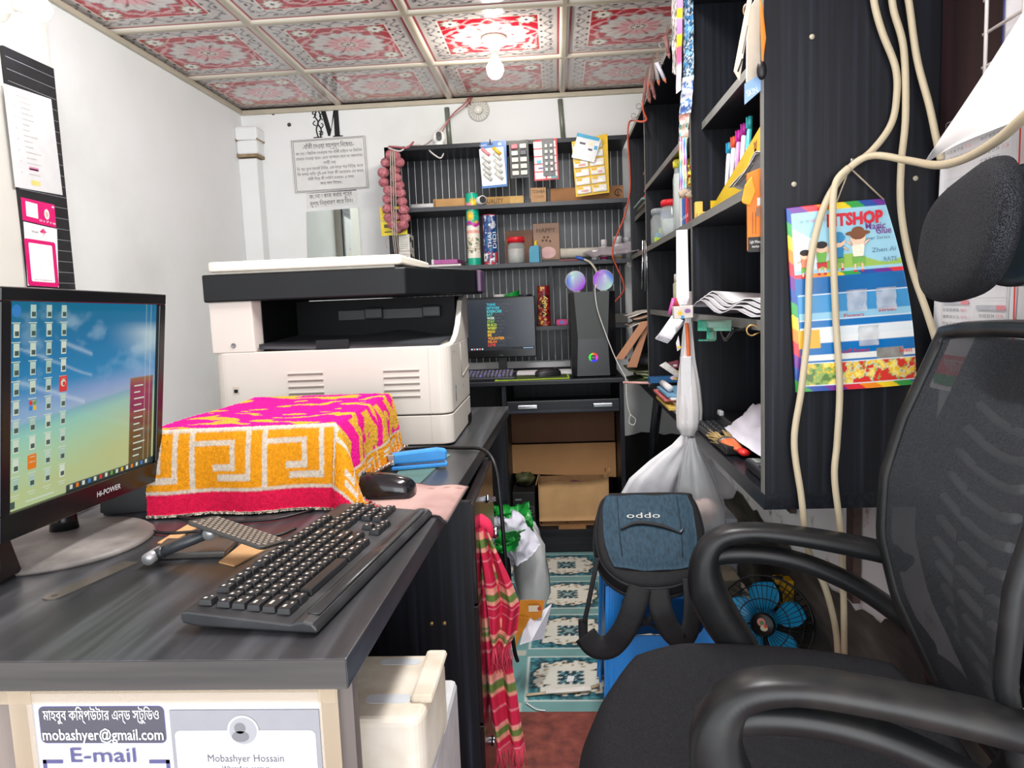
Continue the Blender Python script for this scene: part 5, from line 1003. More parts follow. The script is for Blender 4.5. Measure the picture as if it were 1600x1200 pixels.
m.bx(-.216, -.201, 2.04, 2.13, ZD + .372, ZD + .432, 1, .004)
for k in range(9): m.box((-.30 + .018 * (k % 3), 2.00 + .03 * (k // 3), ZD + .435 - .002 * (k % 3)), (.011, .018, .006), 2, .002)
cp = ob('control_panel', m, [pm('#5d5450', .45), pm('#3d2440', .3), pm('#b5a9b2', .4)], t)
m = MB(); m.prism(rr_poly(x0 + .006, -.362, y0 - .006, 2.15, .012), .024, Tz, 0, .006, z0=.440, seg=3); m.bx(x0 + .02, -.38, y0 + .006, 2.14, ZD + .434, ZD + .441, 1); ob('lid', m, [CREAM, pm('#bdb6aa', .5)], t)
for X0 in (-.655, -.42):
    m = MB()
    for k in range(5): m.bx(X0, X0 + .087, y0 - .0008, y0 + .004, ZD + .232 - k * .0158 - .048, ZD + .2335 - k * .0158 - .0455, 0)
    for k in range(5): m.bx(X0, X0 + .087, y0 - .0025, y0 + .004, ZD + .2345 - k * .0158 - .0455, ZD + .2365 - k * .0158 - .0455, 1)
    ob('vent', m, [pm('#8b8078', .7), PW_], t)
a = at(365, 540, Y=y0); m = MB(); m.lathe([(.006, 0), (.006, .002), (.0042, .002), (.0042, .001), (0, .001)], 0, 16, frame((a.x, y0 - .0002, a.z), (1, 0, 0), (0, 0, 1))); ob('screw', m, GREY, t)
a = at(369, 610, Y=y0); m = MB(); m.box((a.x, y0, a.z), (.016, .002, .018), 0, .0005); m.box((a.x, y0 - .001, a.z - .002), (.009, .002, .008), 1); ob('socket', m, [pm('#b8afa3', .5), PBL], t)
m = MB(); T = frame((x1 + .0006, 1.80, ZD), (0, 1, 0), (0, 0, 1)); m.text('TOSHIBA', T, .006, 0, .035, .02, .225); m.text('2309A', T, .009, 0, .028, .17, .125); m.quad(T, .03, .038, .13, .14, 1, .0004); m.quad(T, .028, .04, .10, .125, 0, .0004); ob('lettering', m, [pm('#8d8790', .5), pm('#35508f', .5)], t)
m = MB(); m.tube([(x1 + .001, 1.97, ZD + .15), (x1 + .001, 2.07, ZD + .16), (x1 + .001, 2.135, ZD + .165)], .0012, 0, 4); m.tube([(x1 + .001, 1.95, ZD + .24), (x1 + .001, 1.955, ZD + .15)], .0012, 0, 4); ob('door_seam', m, pm('#a39d95', .6), t)

# ---- keyboard
o_ = Vector((-.314, .952, ZD)); ex = Vector((.049, .417, 0)).normalized()
rzk = math.atan2(ex.y, ex.x); t = thing('keyboard', 'large dusty black keyboard lying along the near desk edge', 'keyboard', o_, rzk)
Lk, Dk = .432, .158
prof = [(-.079, .003), (-.079, .008), (-.074, .0135), (-.064, .016), (-.055, .0145), (-.050, .0125), (.070, .022), (.078, .021), (.079, .014), (.077, .008), (.06, .005), (-.06, .003)]
m = MB(); m.prism([(p[0], p[1]) for p in prof], Lk, frame((-Lk / 2, 0, 0), (0, 1, 0), (0, 0, 1)), 0, .003, seg=2)
KM = noise_mix('dusty_keyboard_plastic', [(.3, '#1d1e20'), (.55, '#2d2e30'), (.75, '#46474a')], (14, 14, 14), rough=.4, detail=8)
ob('body', m, KM, t, local=True)
m = MB()
for x in (-.19, .19): m.box((x, .055, .002), (.03, .012, .008), 0, .002)
ob('feet', m, BLACK, t, local=True)
m = MB(); m.tube([(-.195, -.066, .0155), (.195, -.066, .0155)], .0075, 0, 10, flat=.25); ob('palm_rest', m, pm('#2a2b2c', .28, .1, 20), t, local=True)
u_ = .0180; rows_y = [.060, .0385, .0208, .0031, -.0146, -.0323]; keys = []
xL = -Lk / 2 + .016
def krow(r, items, x=0.):
    for it in items:
        if isinstance(it, tuple): x += it[0]; continue
        keys.append((xL + (x + it / 2) * u_, rows_y[r], it)); x += it
krow(0, [1, (1,), 1, 1, 1, 1, (.5,), 1, 1, 1, 1, (.5,), 1, 1, 1, 1, (.25,), 1, 1, 1])
krow(1, [1] * 13 + [2, (.25,), 1, 1, 1, (.25,), 1, 1, 1, 1]); krow(2, [1.5] + [1] * 12 + [1.5, (.25,), 1, 1, 1, (.25,), 1, 1, 1, 1])
krow(3, [1.75] + [1] * 11 + [2.25, (3.5,), 1, 1, 1]); krow(4, [2.25] + [1] * 10 + [2.75, (1.25,), 1, (1.25,), 1, 1, 1, 1]); krow(5, [1.5, 1.25, 6.5, 1.25, 1.5, 1.5, (1.75,), 1, 1, 1, (.25,), 2, 1])
keys = keys[:100]; kmesh = {}
for x, y, wd in keys:
    if wd not in kmesh:
        k = MB(); w2 = wd * u_ * .92; d2 = .0164; b2 = bmesh.new(); lo = [b2.verts.new(q) for q in ((-w2 / 2, -d2 / 2, 0), (w2 / 2, -d2 / 2, 0), (w2 / 2, d2 / 2, 0), (-w2 / 2, d2 / 2, 0))]; ins = .0018
        hi = [b2.verts.new((v.co.x - math.copysign(ins, v.co.x), v.co.y - math.copysign(ins * .8, v.co.y), .0075)) for v in lo]; b2.faces.new(hi); b2.faces.new(lo[::-1])
        for q in range(4): b2.faces.new((lo[q], lo[(q + 1) % 4], hi[(q + 1) % 4], hi[q]))
        bmesh.ops.bevel(b2, geom=b2.edges[:], offset=.0008, segments=1, affect='EDGES'); k.bm(b2)
        if wd < 6: k.quad(None, -w2 * .28, -w2 * .02, .0, .0032, 1, .00755); k.quad(None, w2 * .10, w2 * .26, -.004, -.0018, 1, .00755)
        o = ob('key', k, [pm('#1d1e20', .38, .12, 30), pm('#b9bbb6', .6)], None, local=True); kmesh[wd] = o; o.parent = t; WM[o.name] = WM[t.name]
    else: o = kmesh[wd].copy(); link(o); o.parent = t
    o.location = (x, y, .0125 + (y + .05) * .079)
# ---- mouse pad, mouse
PADC = [(-.43, 1.205), (-.186, 1.150), (-.172, 1.338), (-.40, 1.392)]
U, V = uv01(40, 26); P = np.zeros((40, 26, 3)); q = [np.array(p) for p in PADC]
XY = ((1 - U) * (1 - V))[..., None] * q[0] + (U * (1 - V))[..., None] * q[1] + (U * V)[..., None] * q[2] + ((1 - U) * V)[..., None] * q[3]
edge = np.clip((U - .93) / .07, 0, 1) * np.clip(1 - (V - .0) / .9, 0, 1); P[..., :2] = XY; P[..., 2] = ZD + .0035 + .004 * np.sin(U * 9) ** 2 * V - .012 * edge * (XY[..., 0] > -.1985)
C_ = ramp(fbm(U * 5, V * 4, 31), [(.3, '#b58f88'), (.5, '#c5a099'), (.7, '#d2aea6')]); C_ = C_ * .62
C_[(U < .012) | (U > .985) | (V < .02) | (V > .98)] = lin('#17171a'); g = (V > .10) & (V < .14) & (U > .66) & (U < .84) & (np.sin(U * 240) > 0); C_[g] = lin('#6d4a44'); g = (V > .86) & (V < .89) & (U > .66) & (U < .95) & (np.sin(U * 300) > .2); C_[g] = lin('#7c5a52')
tag(painted('mouse_pad', P, C_, vcm(.7), None, .003, loc=(-.3, 1.27, ZD + .002)), 'worn pink mouse pad with black edge hanging over the desk edge', 'mouse pad')
mouse((-.325, 1.285, ZD + .0075), PI - .12, .126, .066, .040, 'shiny black mouse on the pink mouse pad', pm('#15161a', .16, .05, spec=.6))
# ---- glass plate, stapler
m = MB(); m.prism([(-.335, 1.40), (-.272, 1.372), (-.250, 1.640), (-.335, 1.66)], .004, Tz, 0, .0008); tag(ob('glass_plate', m, clear('greenish_glass', '#8fb9a8', .38, .05), loc=(-.3, 1.5, ZD)), 'greenish glass plate lying on the desk under the blue stapler', 'glass plate')
t = thing('stapler', 'bright blue stapler on the glass plate beside the copier', 'stapler', (-.298, 1.507, ZD + .005), .28); SB = pm('#2f86cc', .35, .05)
m = MB(); m.prism([(-.058, 0), (.058, 0), (.060, .008), (-.058, .008)], .030, frame((0, .015, 0), (1, 0, 0), (0, 0, 1)), 0, .002); ob('base', m, SB, t, local=True)
m = MB(); m.prism([(-.062, .012), (.0, .012), (.058, .012), (.060, .034), (.04, .038), (-.05, .034), (-.062, .03)], .026, frame((0, .013, 0), (1, 0, 0), (0, 0, 1)), 0, .004); ob('arm', m, SB, t, local=True)
m = MB(); m.box((-.057, 0, .022), (.014, .0275, .022), 0, .001); ob('head_plate', m, CHROME, t, local=True)
# ---- phone stand
t = thing('phone_stand', 'small folding metal phone stand with a textured pad beside the keyboard', 'phone stand', (-.52, .97, ZD)); SM = pm('#4a4744', .4, .12, 30, metal=.3)
a, b_, c, d = at(232, 876, Z=ZD), at(352, 872, Z=ZD), at(374, 850, Z=ZD), at(262, 850, Z=ZD)
m = MB(); m.prism([(q.x, q.y) for q in (a, b_, c, d)], .010, Tz, 0, .003); ob('base', m, SM, t)
h0, h1 = at(240, 868, Z=ZD + .013), at(334, 832, Z=ZD + .035); h1 = Vector((h0.x + .082, h0.y + .012, ZD + .042))
m = MB(); m.tube([h0, h1], .0075, 0, 12); m.tube([h0 + Vector((.012, .0, .0045)), h0 + Vector((.014, 0, .005))], .0085, 0, 12); ob('arm', m, pm('#2f3236', .35), t)
for q in (h0, h1):
    m = MB(); m.tube([q + Vector((0, -.016, 0)), q + Vector((0, .016, 0))], .0085, 0, 14); ob('hinge', m, pm('#a9aaac', .3, .03, metal=.6), t)
p0 = h1 + Vector((-.02, 0, .014)); ex = Vector((.10, -.02, -.028)).normalized(); ey = Vector((.12, .62, -.12)).normalized(); T = frame(p0, ex, ey)
m = MB(); m.prism(rr_poly(0, .118, -.03, .035, .008), .005, T, 0, .0015); pd = ob('holder_plate', m, pm('#33312f', .5), t)
k = MB()
for i in range(14):
    for j in range(7): k.box((.010 + i * .0076 + (.0038 if j % 2 else 0), -.024 + j * .0088, .0056), (.0052, .0052, .0016), 0, .0005, T, seg=1)
ob('grip_pad', k, pm('#7f7468', .8), pd)
# ---- ruler, cardboard scraps
a, b_ = at(72, 938, Z=ZD), at(205, 879, Z=ZD); ex = (b_ - a).normalized(); T = frame(a, ex, (-ex.y, ex.x, 0)); m = MB(); m.prism(rr_poly(0, (b_ - a).length, -.012, .012, .011, sel=(0, 1, 1, 0)), .0012, T @ Matrix.Translation((0, 0, .0003)), 0); m.disc(T, .012, 0, .004, None, 1, .0018); 
for k in range(28): m.quad(T, .02 + k * .004, .0206 + k * .004, .004 if k % 5 else .0, .010, 1, .0016)
tag(ob('steel_ruler', m, [pm('#6f6a62', .3, .1, 20, metal=.6), pm('#3c3a38', .5)], loc=a), 'tarnished steel ruler lying in front of the monitor stand', 'ruler')
for c4, lb in (([(246, 850), (262, 852), (312, 824), (294, 821)], 'tan cardboard strip on the desk beside the phone stand, far one'), ([(342, 880), (366, 886), (420, 858), (380, 850)], 'brown cardboard scrap tucked under the keyboard and phone stand')):
    q = [at(u, v, Z=ZD) for u, v in c4]; m = MB(); m.prism([(p.x, p.y) for p in q], .002, Matrix.Translation((0, 0, ZD + .0003))); tag(ob('cardboard_scrap', m, CARD, loc=q[0]), lb, 'cardboard')
# ---- cables on the desk
wire('mouse_cable', [at(270, 806, Z=ZD + .004), at(340, 815, Z=ZD + .004), at(420, 812, Z=ZD + .004), at(470, 802, Z=ZD + .004), at(500, 792, Z=ZD + .004)], .0025, BLACK, 'thin black cable crossing the desk in front of the towel', 'cable')
wire('speaker_cable', [at(133, 822, Z=ZD + .004), at(160, 812, Z=ZD + .004), at(220, 826, Z=ZD + .004), at(262, 833, Z=ZD + .004), at(330, 830, Z=ZD + .004), at(420, 838, Z=ZD + .004), at(462, 826, Z=ZD + .004)], .0025, BLACK, 'thin black cable looping behind the phone stand', 'cable')
e1 = Vector((-.19, 1.60, ZD + .006)); wire('power_cable', [(-.42, 1.70, ZD + .006), (-.33, 1.72, ZD + .006), (-.24, 1.70, ZD + .006), (-.178, 1.66, ZD + .008), (-.148, 1.62, ZD - .02), (-.138, 1.60, ZD - .09), (-.130, 1.59, .52), (-.126, 1.59, .42), (-.12, 1.60, .33), (-.115, 1.62, .29)], .0045, BLACK, 'black power cable arching over the desk edge beside the drawers', 'cable')

# ================================================================== paper notices on the desk end
YP = .6985
def front_rect(m, x0, x1, z0, z1, mi, dy=0., r=0): T = frame((0, YP - dy, 0), (1, 0, 0), (0, 0, 1)); (m.rrect(T, x0, x1, z0, z1, r, mi) if r else m.quad(T, x0, x1, z0, z1, mi))
def fx(u, v): p = at(u, v, Y=.698); return p.x, p.z
xa, za = fx(40, 1084); xb, zb = fx(501, 1085)
m = MB(); m.bx(xa, xb, YP - .001, YP + .001, .42, za); o = tag(ob('poster', m, pm('#c3c5cd', .4, .01), loc=((xa + xb) / 2, YP, .42)), 'white paper poster with E-mail details on the desk end', 'poster')
m = MB(); X0, Z1 = fx(60, 1103); X1, Z0 = fx(262, 1160); front_rect(m, X0, X1, Z0, Z1, 1, .0018, .006); front_rect(m, X0 + .001, X1 - .001, Z0 + .001, Z1 - .001, 0, .002, .005)
T = frame((0, YP - .0022, 0), (1, 0, 0), (0, 0, 1)); cx = (X0 + X1) / 2; w = X1 - X0; m.bangla(bn('মাহবুব কম্পিউটার এন্ড স্টুডিও'), T, .0098, 2, w * .92, cx, Z1 - .0095, rows=34); m.text('mobashyer@gmail.com', T, .0125, 2, w * .96, cx, Z0 + .0105, bold=.008)
X2, Z2 = fx(111, 1164); X3, Z3 = fx(215, 1190); m.text('E-mail', T, .0165, 1, X3 - X2, (X2 + X3) / 2, (Z2 + Z3) / 2, bold=.008)
X2, Z2 = fx(68, 1186); X3, _ = fx(266, 1186)
for a, b_, c, d in ((X2, X2 + .022, Z2 - .004, Z2), (X2, X2 + .004, Z2 - .03, Z2), (X3 - .022, X3, Z2 - .004, Z2), (X3 - .004, X3, Z2 - .03, Z2)): front_rect(m, a, b_, c, d, 1, .002)
ob('printing', m, [pm('#45444e', .4, 0), pm('#4a4a74', .4, 0), pm('#f4f4f6', .4, 0)], o)
m = MB(); X0, Z1 = fx(266, 1108); X1, _ = fx(499, 1108); m.bx(X0, X1, YP - .0032, YP - .0018, .44, Z1); o = tag(ob('contact_card', m, pm('#85868c', .35, .02), loc=(X0, YP, .44)), 'grey and white contact card with a round portrait on the desk end poster', 'card')
m = MB(); a, b_ = fx(275, 1139); c, _ = fx(494, 1139); front_rect(m, a, c, .44, b_, 0, .0036, .006); q, z = fx(382, 1139); T = frame((0, YP - .0039, 0), (1, 0, 0), (0, 0, 1)); m.disc(T, q, z, .0165, None, 0, 0, 32); m.disc(T, q, z, .0145, None, 1, .0002, 32); m.disc(T, q - .003, z + .003, .006, None, 2, .0004); m.disc(T, q - .003, z - .006, .009, .006, 2, .0004)
a, z = fx(386, 1181); m.text('Mobashyer Hossain', T, .0085, 3, .080, a, z, .0002, .0); a, z = fx(386, 1197); m.text('WhatsApp contact', T, .006, 3, .050, a, z, .0002); ob('printing', m, [pm('#bcbdc2', .35, 0), pm('#8f9095', .4, 0), pm('#6a6b70', .4, 0), pm('#55565c', .5, 0)], o)
TAPE = clear('yellowed_tape', '#b9a88f', .38, .3); 
for k, (a, b_, c, d, lb) in enumerate(((-.75, -.235, .716, .737, 'clear tape strip along the top of the desk end poster'), (-.58, -.555, .44, .74, 'yellowed tape strip down the left side of the desk end poster'), (-.252, -.232, .44, .735, 'yellowed tape strip down the right side of the desk end poster'))):
    m = MB(); m.bx(a, b_, YP - .0045 - .0003 * k, YP - .0041 - .0003 * k, c, d); tag(ob('adhesive_tape', m, TAPE, loc=(a, YP, c)), lb, 'tape')

# ================================================================== under and beside the desk
t = thing('power_unit', 'pale grey appliance with vents standing under the desk end', 'appliance', (-.26, .95, 0))
m = MB(); m.bx(-.36, -.182, .87, 1.15, .004, .50, 0, .01); ob('casing', m, pm('#c9c9cb', .45), t); m = MB(); m.bx(-.33, -.30, .866, .872, .02, .49, 0, .001); ob('side_strip', m, pm('#5d4a86', .4), t)
m = MB()
for i in range(3):
    for j in range(16): m.bx(-.272 + i * .010, -.265 + i * .010, .8685, .8705, .20 + j * .017, .211 + j * .017)
ob('vent', m, pm('#2c2c30', .6), t); m = MB(); m.bx(-.282, -.236, .8688, .870, .03, .495, 0, .0005); ob('vent_panel', m, pm('#e3e3e5', .4), t)
t = thing('foam_block', 'moulded white styrofoam block lying on the pale appliance', 'packing foam', (-.26, .95, .501)); FO = noise_mix('aged_styrofoam', [(.3, '#b9ac98'), (.5, '#d2c8b8'), (.7, '#e0d9cd')], (12, 12, 12), rough=.9, detail=8, bump=.15)
m = MB(); m.prism([(-.34, .855), (-.195, .855), (-.183, .87), (-.176, 1.01), (-.19, 1.03), (-.34, 1.03)], .10, Matrix.Translation((0, 0, .5015)), 0, .012, seg=3); m.box((-.19, .96, .605), (.03, .13, .012), 0, .005); ob('block', m, FO, t)
for x, y, sx_, sy_ in ((-.235, .905, .06, .022), (-.24, 1.005, .06, .018), (-.315, .97, .03, .04)): m = MB(); m.prism(rr_poly(x - sx_ / 2, x + sx_ / 2, y - sy_ / 2, y + sy_ / 2, .009), .0015, Matrix.Translation((0, 0, .6005)), 0); ob('recess', m, pm('#c2c5c9', .9), t)
# ---- checked scarf on the drawer knob
def f_scarf(U, V, L):
    C_ = np.zeros(U.shape + (3,)); C_[:] = lin('#c01a40'); y = V * L
    p = (y / .19) % 1
    C_[(p > .10) & (p < .24)] = lin('#d9907c'); C_[(p > .24) & (p < .40)] = lin('#5f7536'); C_[(p > .40) & (p < .50)] = lin('#d9907c')
    C_[(abs((U * 7) % 1 - .5) < .035)] *= 1.0; w_ = (abs((U * 7) % 1 - .5) < .05) | (abs((y / .035) % 1 - .5) < .04); C_[w_] = C_[w_] * .45 + lin('#e5a0a8') * .55
    return C_ * (.85 + .3 * fbm(U * 30, V * 60, 3))[..., None]
t = thing('checked_scarf', 'red checked cotton scarf with green stripes hanging from a drawer knob', 'scarf', (-.14, 1.46, .66))
def strip(name, rows, L, dy, ph):
    nv = 120; nu = 36; vs = np.linspace(0, 1, nv); E0 = np.array([tuple(at(a, y, Y=1.455 + dy * .0)) for a, b_, y in rows]); E1 = np.array([tuple(at(b_, y, Y=1.455)) for a, b_, y in rows]); k = np.linspace(0, 1, len(rows))
    P = np.zeros((nu, nv, 3)); U, V = uv01(nu, nv)
    for i in range(3): l = np.interp(vs, k, E0[:, i]); r = np.interp(vs, k, E1[:, i]); P[..., i] = l[None] * (1 - U) + r[None] * U
    P[..., 1] += dy + .013 * np.sin(U * 10 + ph + V * 3) + .003 * np.sin(U * 23 + V * 9)
    o = painted(name, P, f_scarf(U, V, L), vcm(.9), t, .0012)
    f = MB(); rr = random.Random(3)
    for i in range(0, nu): q = Vector(P[i, -1]); f.tube([q, q + Vector((rr.uniform(-.006, .006), rr.uniform(-.004, .004), -.025)), q + Vector((rr.uniform(-.012, .012), rr.uniform(-.006, .006), -.05))], .0011, 0, 4)
    ob('fringe', f, pm('#cf3f58', .9), o)
strip('long_fall', [(742, 760, 822), (742, 764, 850), (742, 776, 900), (746, 786, 960), (752, 796, 1020), (758, 806, 1080), (768, 812, 1130), (776, 818, 1172)], .9, .012, .4)
strip('short_fall', [(745, 762, 820), (750, 778, 860), (758, 800, 910), (764, 812, 945), (768, 808, 985), (772, 797, 1005)], .5, -.012, 1.6)
m = MB(); q = at(752, 822, Y=1.47); m.tube([q + Vector((-.022, .02, -.01)), q + Vector((-.012, .0, .012)), q + Vector((.008, -.01, .004)), q + Vector((.014, -.012, -.02))], [.010, .016, .016, .012], 0, 10, 5); ob('knot', m, pm('#c92049', .9), t)
# ================================================================== office chair
CC = Vector((.31, 1.03, 0)); FW = Vector((-.985, .17, 0)).normalized(); CRZ = math.atan2(FW.y, FW.x)
def weave(name, a, b_, sc, alpha=1.0):
    m, t, b = bsdf(name); setp(b, rough=.8, alpha=alpha, spec=.2)
    tc = t.nodes.new('ShaderNodeTexCoord'); mp = t.nodes.new('ShaderNodeMapping'); mp.inputs['Scale'].default_value = (sc, sc, sc); mp.inputs['Rotation'].default_value = (.5, .6, .785)
    v = t.nodes.new('ShaderNodeTexVoronoi'); v.inputs['Randomness'].default_value = .55; r = t.nodes.new('ShaderNodeValToRGB'); r.color_ramp.elements[0].position = .36; r.color_ramp.elements[0].color = rgba(a); r.color_ramp.elements[1].position = .60; r.color_ramp.elements[1].color = rgba(b_)
    t.links.new(tc.outputs['Object'], mp.inputs[0]); t.links.new(mp.outputs[0], v.inputs['Vector']); t.links.new(v.outputs['Distance'], r.inputs[0]); t.links.new(r.outputs[0], b.inputs['Base Color'])
    bp = t.nodes.new('ShaderNodeBump'); bp.inputs['Strength'].default_value = .4; bp.inputs['Distance'].default_value = .002; t.links.new(v.outputs['Distance'], bp.inputs['Height']); t.links.new(bp.outputs[0], b.inputs['Normal']); return m
SEATF = weave('black_seat_mesh', '#020203', '#2b2c30', 170); HEADF = weave('black_headrest_mesh', '#010102', '#36383d', 150); BACKF = weave('black_back_mesh', '#040506', '#484c52', 240, .88)
ARMM = noise_mix('worn_black_plastic', [(.3, '#151617'), (.55, '#1e1f20'), (.75, '#2e2d2b')], (12, 12, 12), rough=.36, detail=8, spec=.35)
ch = thing('office_chair', 'black mesh office chair with headrest and looped armrests', 'chair', (CC.x, CC.y, 0), CRZ)
# seat cushion
nu, nv = 40, 40; U, V = uv01(nu, nv); a = (U - .5) * 2; b_ = (V - .5) * 2
sx = a * np.sqrt(1 - .36 * b_ ** 2) * np.where(a > 0, .298, .252); sy = b_ * np.sqrt(1 - .36 * a ** 2) * .262; e = np.maximum(abs(a), abs(b_))
zt = .492 - .010 * (1 - a ** 2) * (1 - b_ ** 2) + .012 * b_ ** 2 - .045 * np.clip(a - .55, 0, 1) ** 1.5 * 2; zt = zt - .055 * np.clip((e - .86) / .14, 0, 1) ** 2
m = MB(); P = np.stack([sx, sy, zt], -1); m.grid(P, 0); P2 = np.stack([sx * .97, sy * .97, np.minimum(zt - .004, .425 + 0 * zt)], -1); m.grid(P2[:, ::-1], 0); ob('seat', m, SEATF, ch, local=True)
m = MB(); m.prism(rr_poly(-.215, .215, -.22, .22, .08), .02, Matrix.Translation((0, 0, .405)), 0, .006); m.box((0, 0, .385), (.2, .18, .05), 0, .008); ob('seat_pan', m, BLACK, ch, local=True)
m = MB(); m.lathe([(.045, .09), (.045, .24), (.028, .245), (.028, .37)], 0, 20); ob('gas_column', m, BLACK, ch, local=True)
for k in range(5):
    w_ = 2 * PI * k / 5 + .3; m = MB(); m.tube([(.03 * math.cos(w_), .03 * math.sin(w_), .115), (.15 * math.cos(w_), .15 * math.sin(w_), .10), (.27 * math.cos(w_), .27 * math.sin(w_), .075)], [.03, .026, .018], 0, 8); l = ob('leg', m, BLACK, ch, local=True)
    m = MB(); c = Vector((.27 * math.cos(w_), .27 * math.sin(w_), .028)); m.lathe([(0, -.02), (.026, -.02), (.028, -.015), (.028, .015), (.026, .02), (0, .02)], 0, 18, Matrix.Translation(c) @ Matrix.Rotation(w_, 4, 'Z') @ Matrix.Rotation(PI / 2, 4, 'X')); m.tube([c + Vector((0, 0, .02)), c + Vector((0, 0, .05))], .008, 0, 8); ob('caster', m, BLACK, l, local=True)
# backrest: mesh between a moulded frame, slotted lumbar plate behind it
pz = [.44, .52, .60, .70, .80, .90, .98, 1.035]; px = [-.262, -.232, -.202, -.184, -.190, -.216, -.248, -.270]
def back_pt(v, y): z = .44 + v * .595; return np.interp(z, pz, px) - .035 * (1 - (y / .245) ** 2) , z
hwid = lambda v: .200 + .050 * np.sin(np.clip(v * 1.12 + .1, 0, 1) * PI * .62)
m = MB(); P = np.zeros((28, 36, 3))
for i in range(28):
    for j in range(36): v = j / 35; y = (i / 27 * 2 - 1) * hwid(v); x, z = back_pt(v, y); P[i, j] = (x, y, z)
m.grid(P, 0); ob('back_mesh', m, BACKF, ch, local=True); m = MB(); m.grid(P - np.array([.05, 0, 0]), 0); ob('dark_backing', m, pm('#17181a', .85, .1, 200), ch, local=True)  # second sheet is a dark backing added so nothing behind shows through
m = MB(); loop = []
for j in range(36): v = j / 35; y = hwid(v); x, z = back_pt(v, y); loop.append((x - .002, y, z))
top = [(back_pt(1, y)[0] - .002, y, 1.037 + .012 * (1 - (y / .25) ** 2)) for y in np.linspace(hwid(1), -hwid(1), 12)[1:-1]]
right = [(x, -y, z) for x, y, z in loop[::-1]]; bot = [(back_pt(0, y)[0] - .002, y, .438) for y in np.linspace(-hwid(0), hwid(0), 10)[1:-1]]
m.tube(loop + top + right + bot + loop[:2], .0125, 0, 8); ob('back_frame', m, ARMM, ch, local=True)
m = MB()
for s in (-1, 1): m.tube([(back_pt(v, .0)[0] - .012 - .02 * v, s * .055, .44 + v * .595) for v in np.linspace(.05, .98, 14)], .011, 0, 8)
for k in range(13):
    v = .12 + k * .058; z = .44 + v * .595; y1 = .125 - .004 * abs(k - 6); m.tube([(back_pt(v, y)[0] - .020, y, z - .006 + .02 * (y / y1) ** 2) for y in np.linspace(-y1, y1, 9)], .0065, 1, 6)  # white bars stand in for gaps with bright background behind them
ob('lumbar_plate', m, [pm('#2b2c2e', .45), pm('#e4e6e8', .5)], ch, local=True)
m = MB(); m.tube([(-.05, 0, .40), (-.20, 0, .39), (-.29, 0, .44), (-.30, 0, .55), (-.285, 0, .66), (-.275, 0, .72)], [.03, .032, .034, .03, .022, .012], 0, 10, 5, flat=.6); ob('back_support', m, BLACK, ch, local=True)
for s in (-1, 1):
    m = MB(); m.tube([(-.262, s * .20, .46), (-.262, s * .205, .42), (-.20, s * .20, .398), (-.1, s * .15, .40)], [.018, .022, .018, .014], 0, 8, 5); ob('side_bracket', m, ARMM, ch, local=True)
# headrest
nu, nv = 40, 28; P = np.zeros((nu + 1, nv + 1, 3))
for i in range(nu + 1):
    for j in range(nv + 1):
        w_ = 2 * PI * i / nu; f = PI * j / nv - PI / 2; cw, sw2 = math.cos(w_), math.sin(w_); cf, sf = math.cos(f), math.sin(f); p2 = lambda q, n: math.copysign(abs(q) ** n, q)
        y = .148 * p2(sw2, .8) * p2(cf, .62); z = .080 * p2(sf, .85); x = (.040 if cw > 0 else .018) * p2(cw, .8) * p2(cf, .7) + .9 * y * y - .0 + .10 * (z / .088 - .2) ** 2 * .12; P[i, j] = (x - .238, y, z + 1.172 + .12 * y)
m = MB(); m.grid(P[::-1], 0); hr = ob('headrest', m, HEADF, ch, local=True)
m = MB(); P = np.zeros((24, 12, 3))
for i in range(24):
    for j in range(12): y = (i / 23 - .5) * .27; z = (j / 11 - .5) * .15 * math.sqrt(max(.05, 1 - (y / .15) ** 2)); P[i, j] = (-.276 + .9 * y * y + .004, y, z + 1.18)
m.grid(P, 0, .010); m.tube([(-.275, 0, 1.17), (-.315, 0, 1.15), (-.318, 0, 1.06), (-.300, 0, .98), (-.285, 0, .90)], [.016, .018, .016, .014, .012], 0, 10, 5); m.tube([(-.28, -.03, 1.19), (-.31, -.02, 1.17), (-.318, 0, 1.12)], .010, 0, 8, 4); ob('headrest_bracket', m, ARMM, ch, local=True)
# armrests
def strap(m, path, wid, y, ty, mi=0):
    """a moulded bar along path (x, z) of in-plane half widths wid and half thickness ty, rounded section"""
    Pth = spline([(p[0], 0, p[1]) for p in path], 7); n = len(Pth); w = np.interp(np.linspace(0, 1, n), np.linspace(0, 1, len(wid)), wid); V_ = []; F_ = []; sec = [(1, .55), (.7, 1), (-.7, 1), (-1, .55), (-1, -.55), (-.7, -1), (.7, -1), (1, -.55)]
    for i, p in enumerate(Pth):
        t_ = (Pth[min(i + 1, n - 1)] - Pth[max(i - 1, 0)]).normalized(); nn = Vector((-t_.z, 0, t_.x))
        for a_, b2 in sec: q = p + nn * w[i] * a_; V_.append((q.x, y + ty * b2, q.z))
    for i in range(n - 1):
        for k in range(8): F_.append((i * 8 + k, i * 8 + (k + 1) % 8, (i + 1) * 8 + (k + 1) % 8, (i + 1) * 8 + k))
    F_ += [tuple(range(8))[::-1], tuple((n - 1) * 8 + k for k in range(8))]; m.add(V_, F_, mi, True)
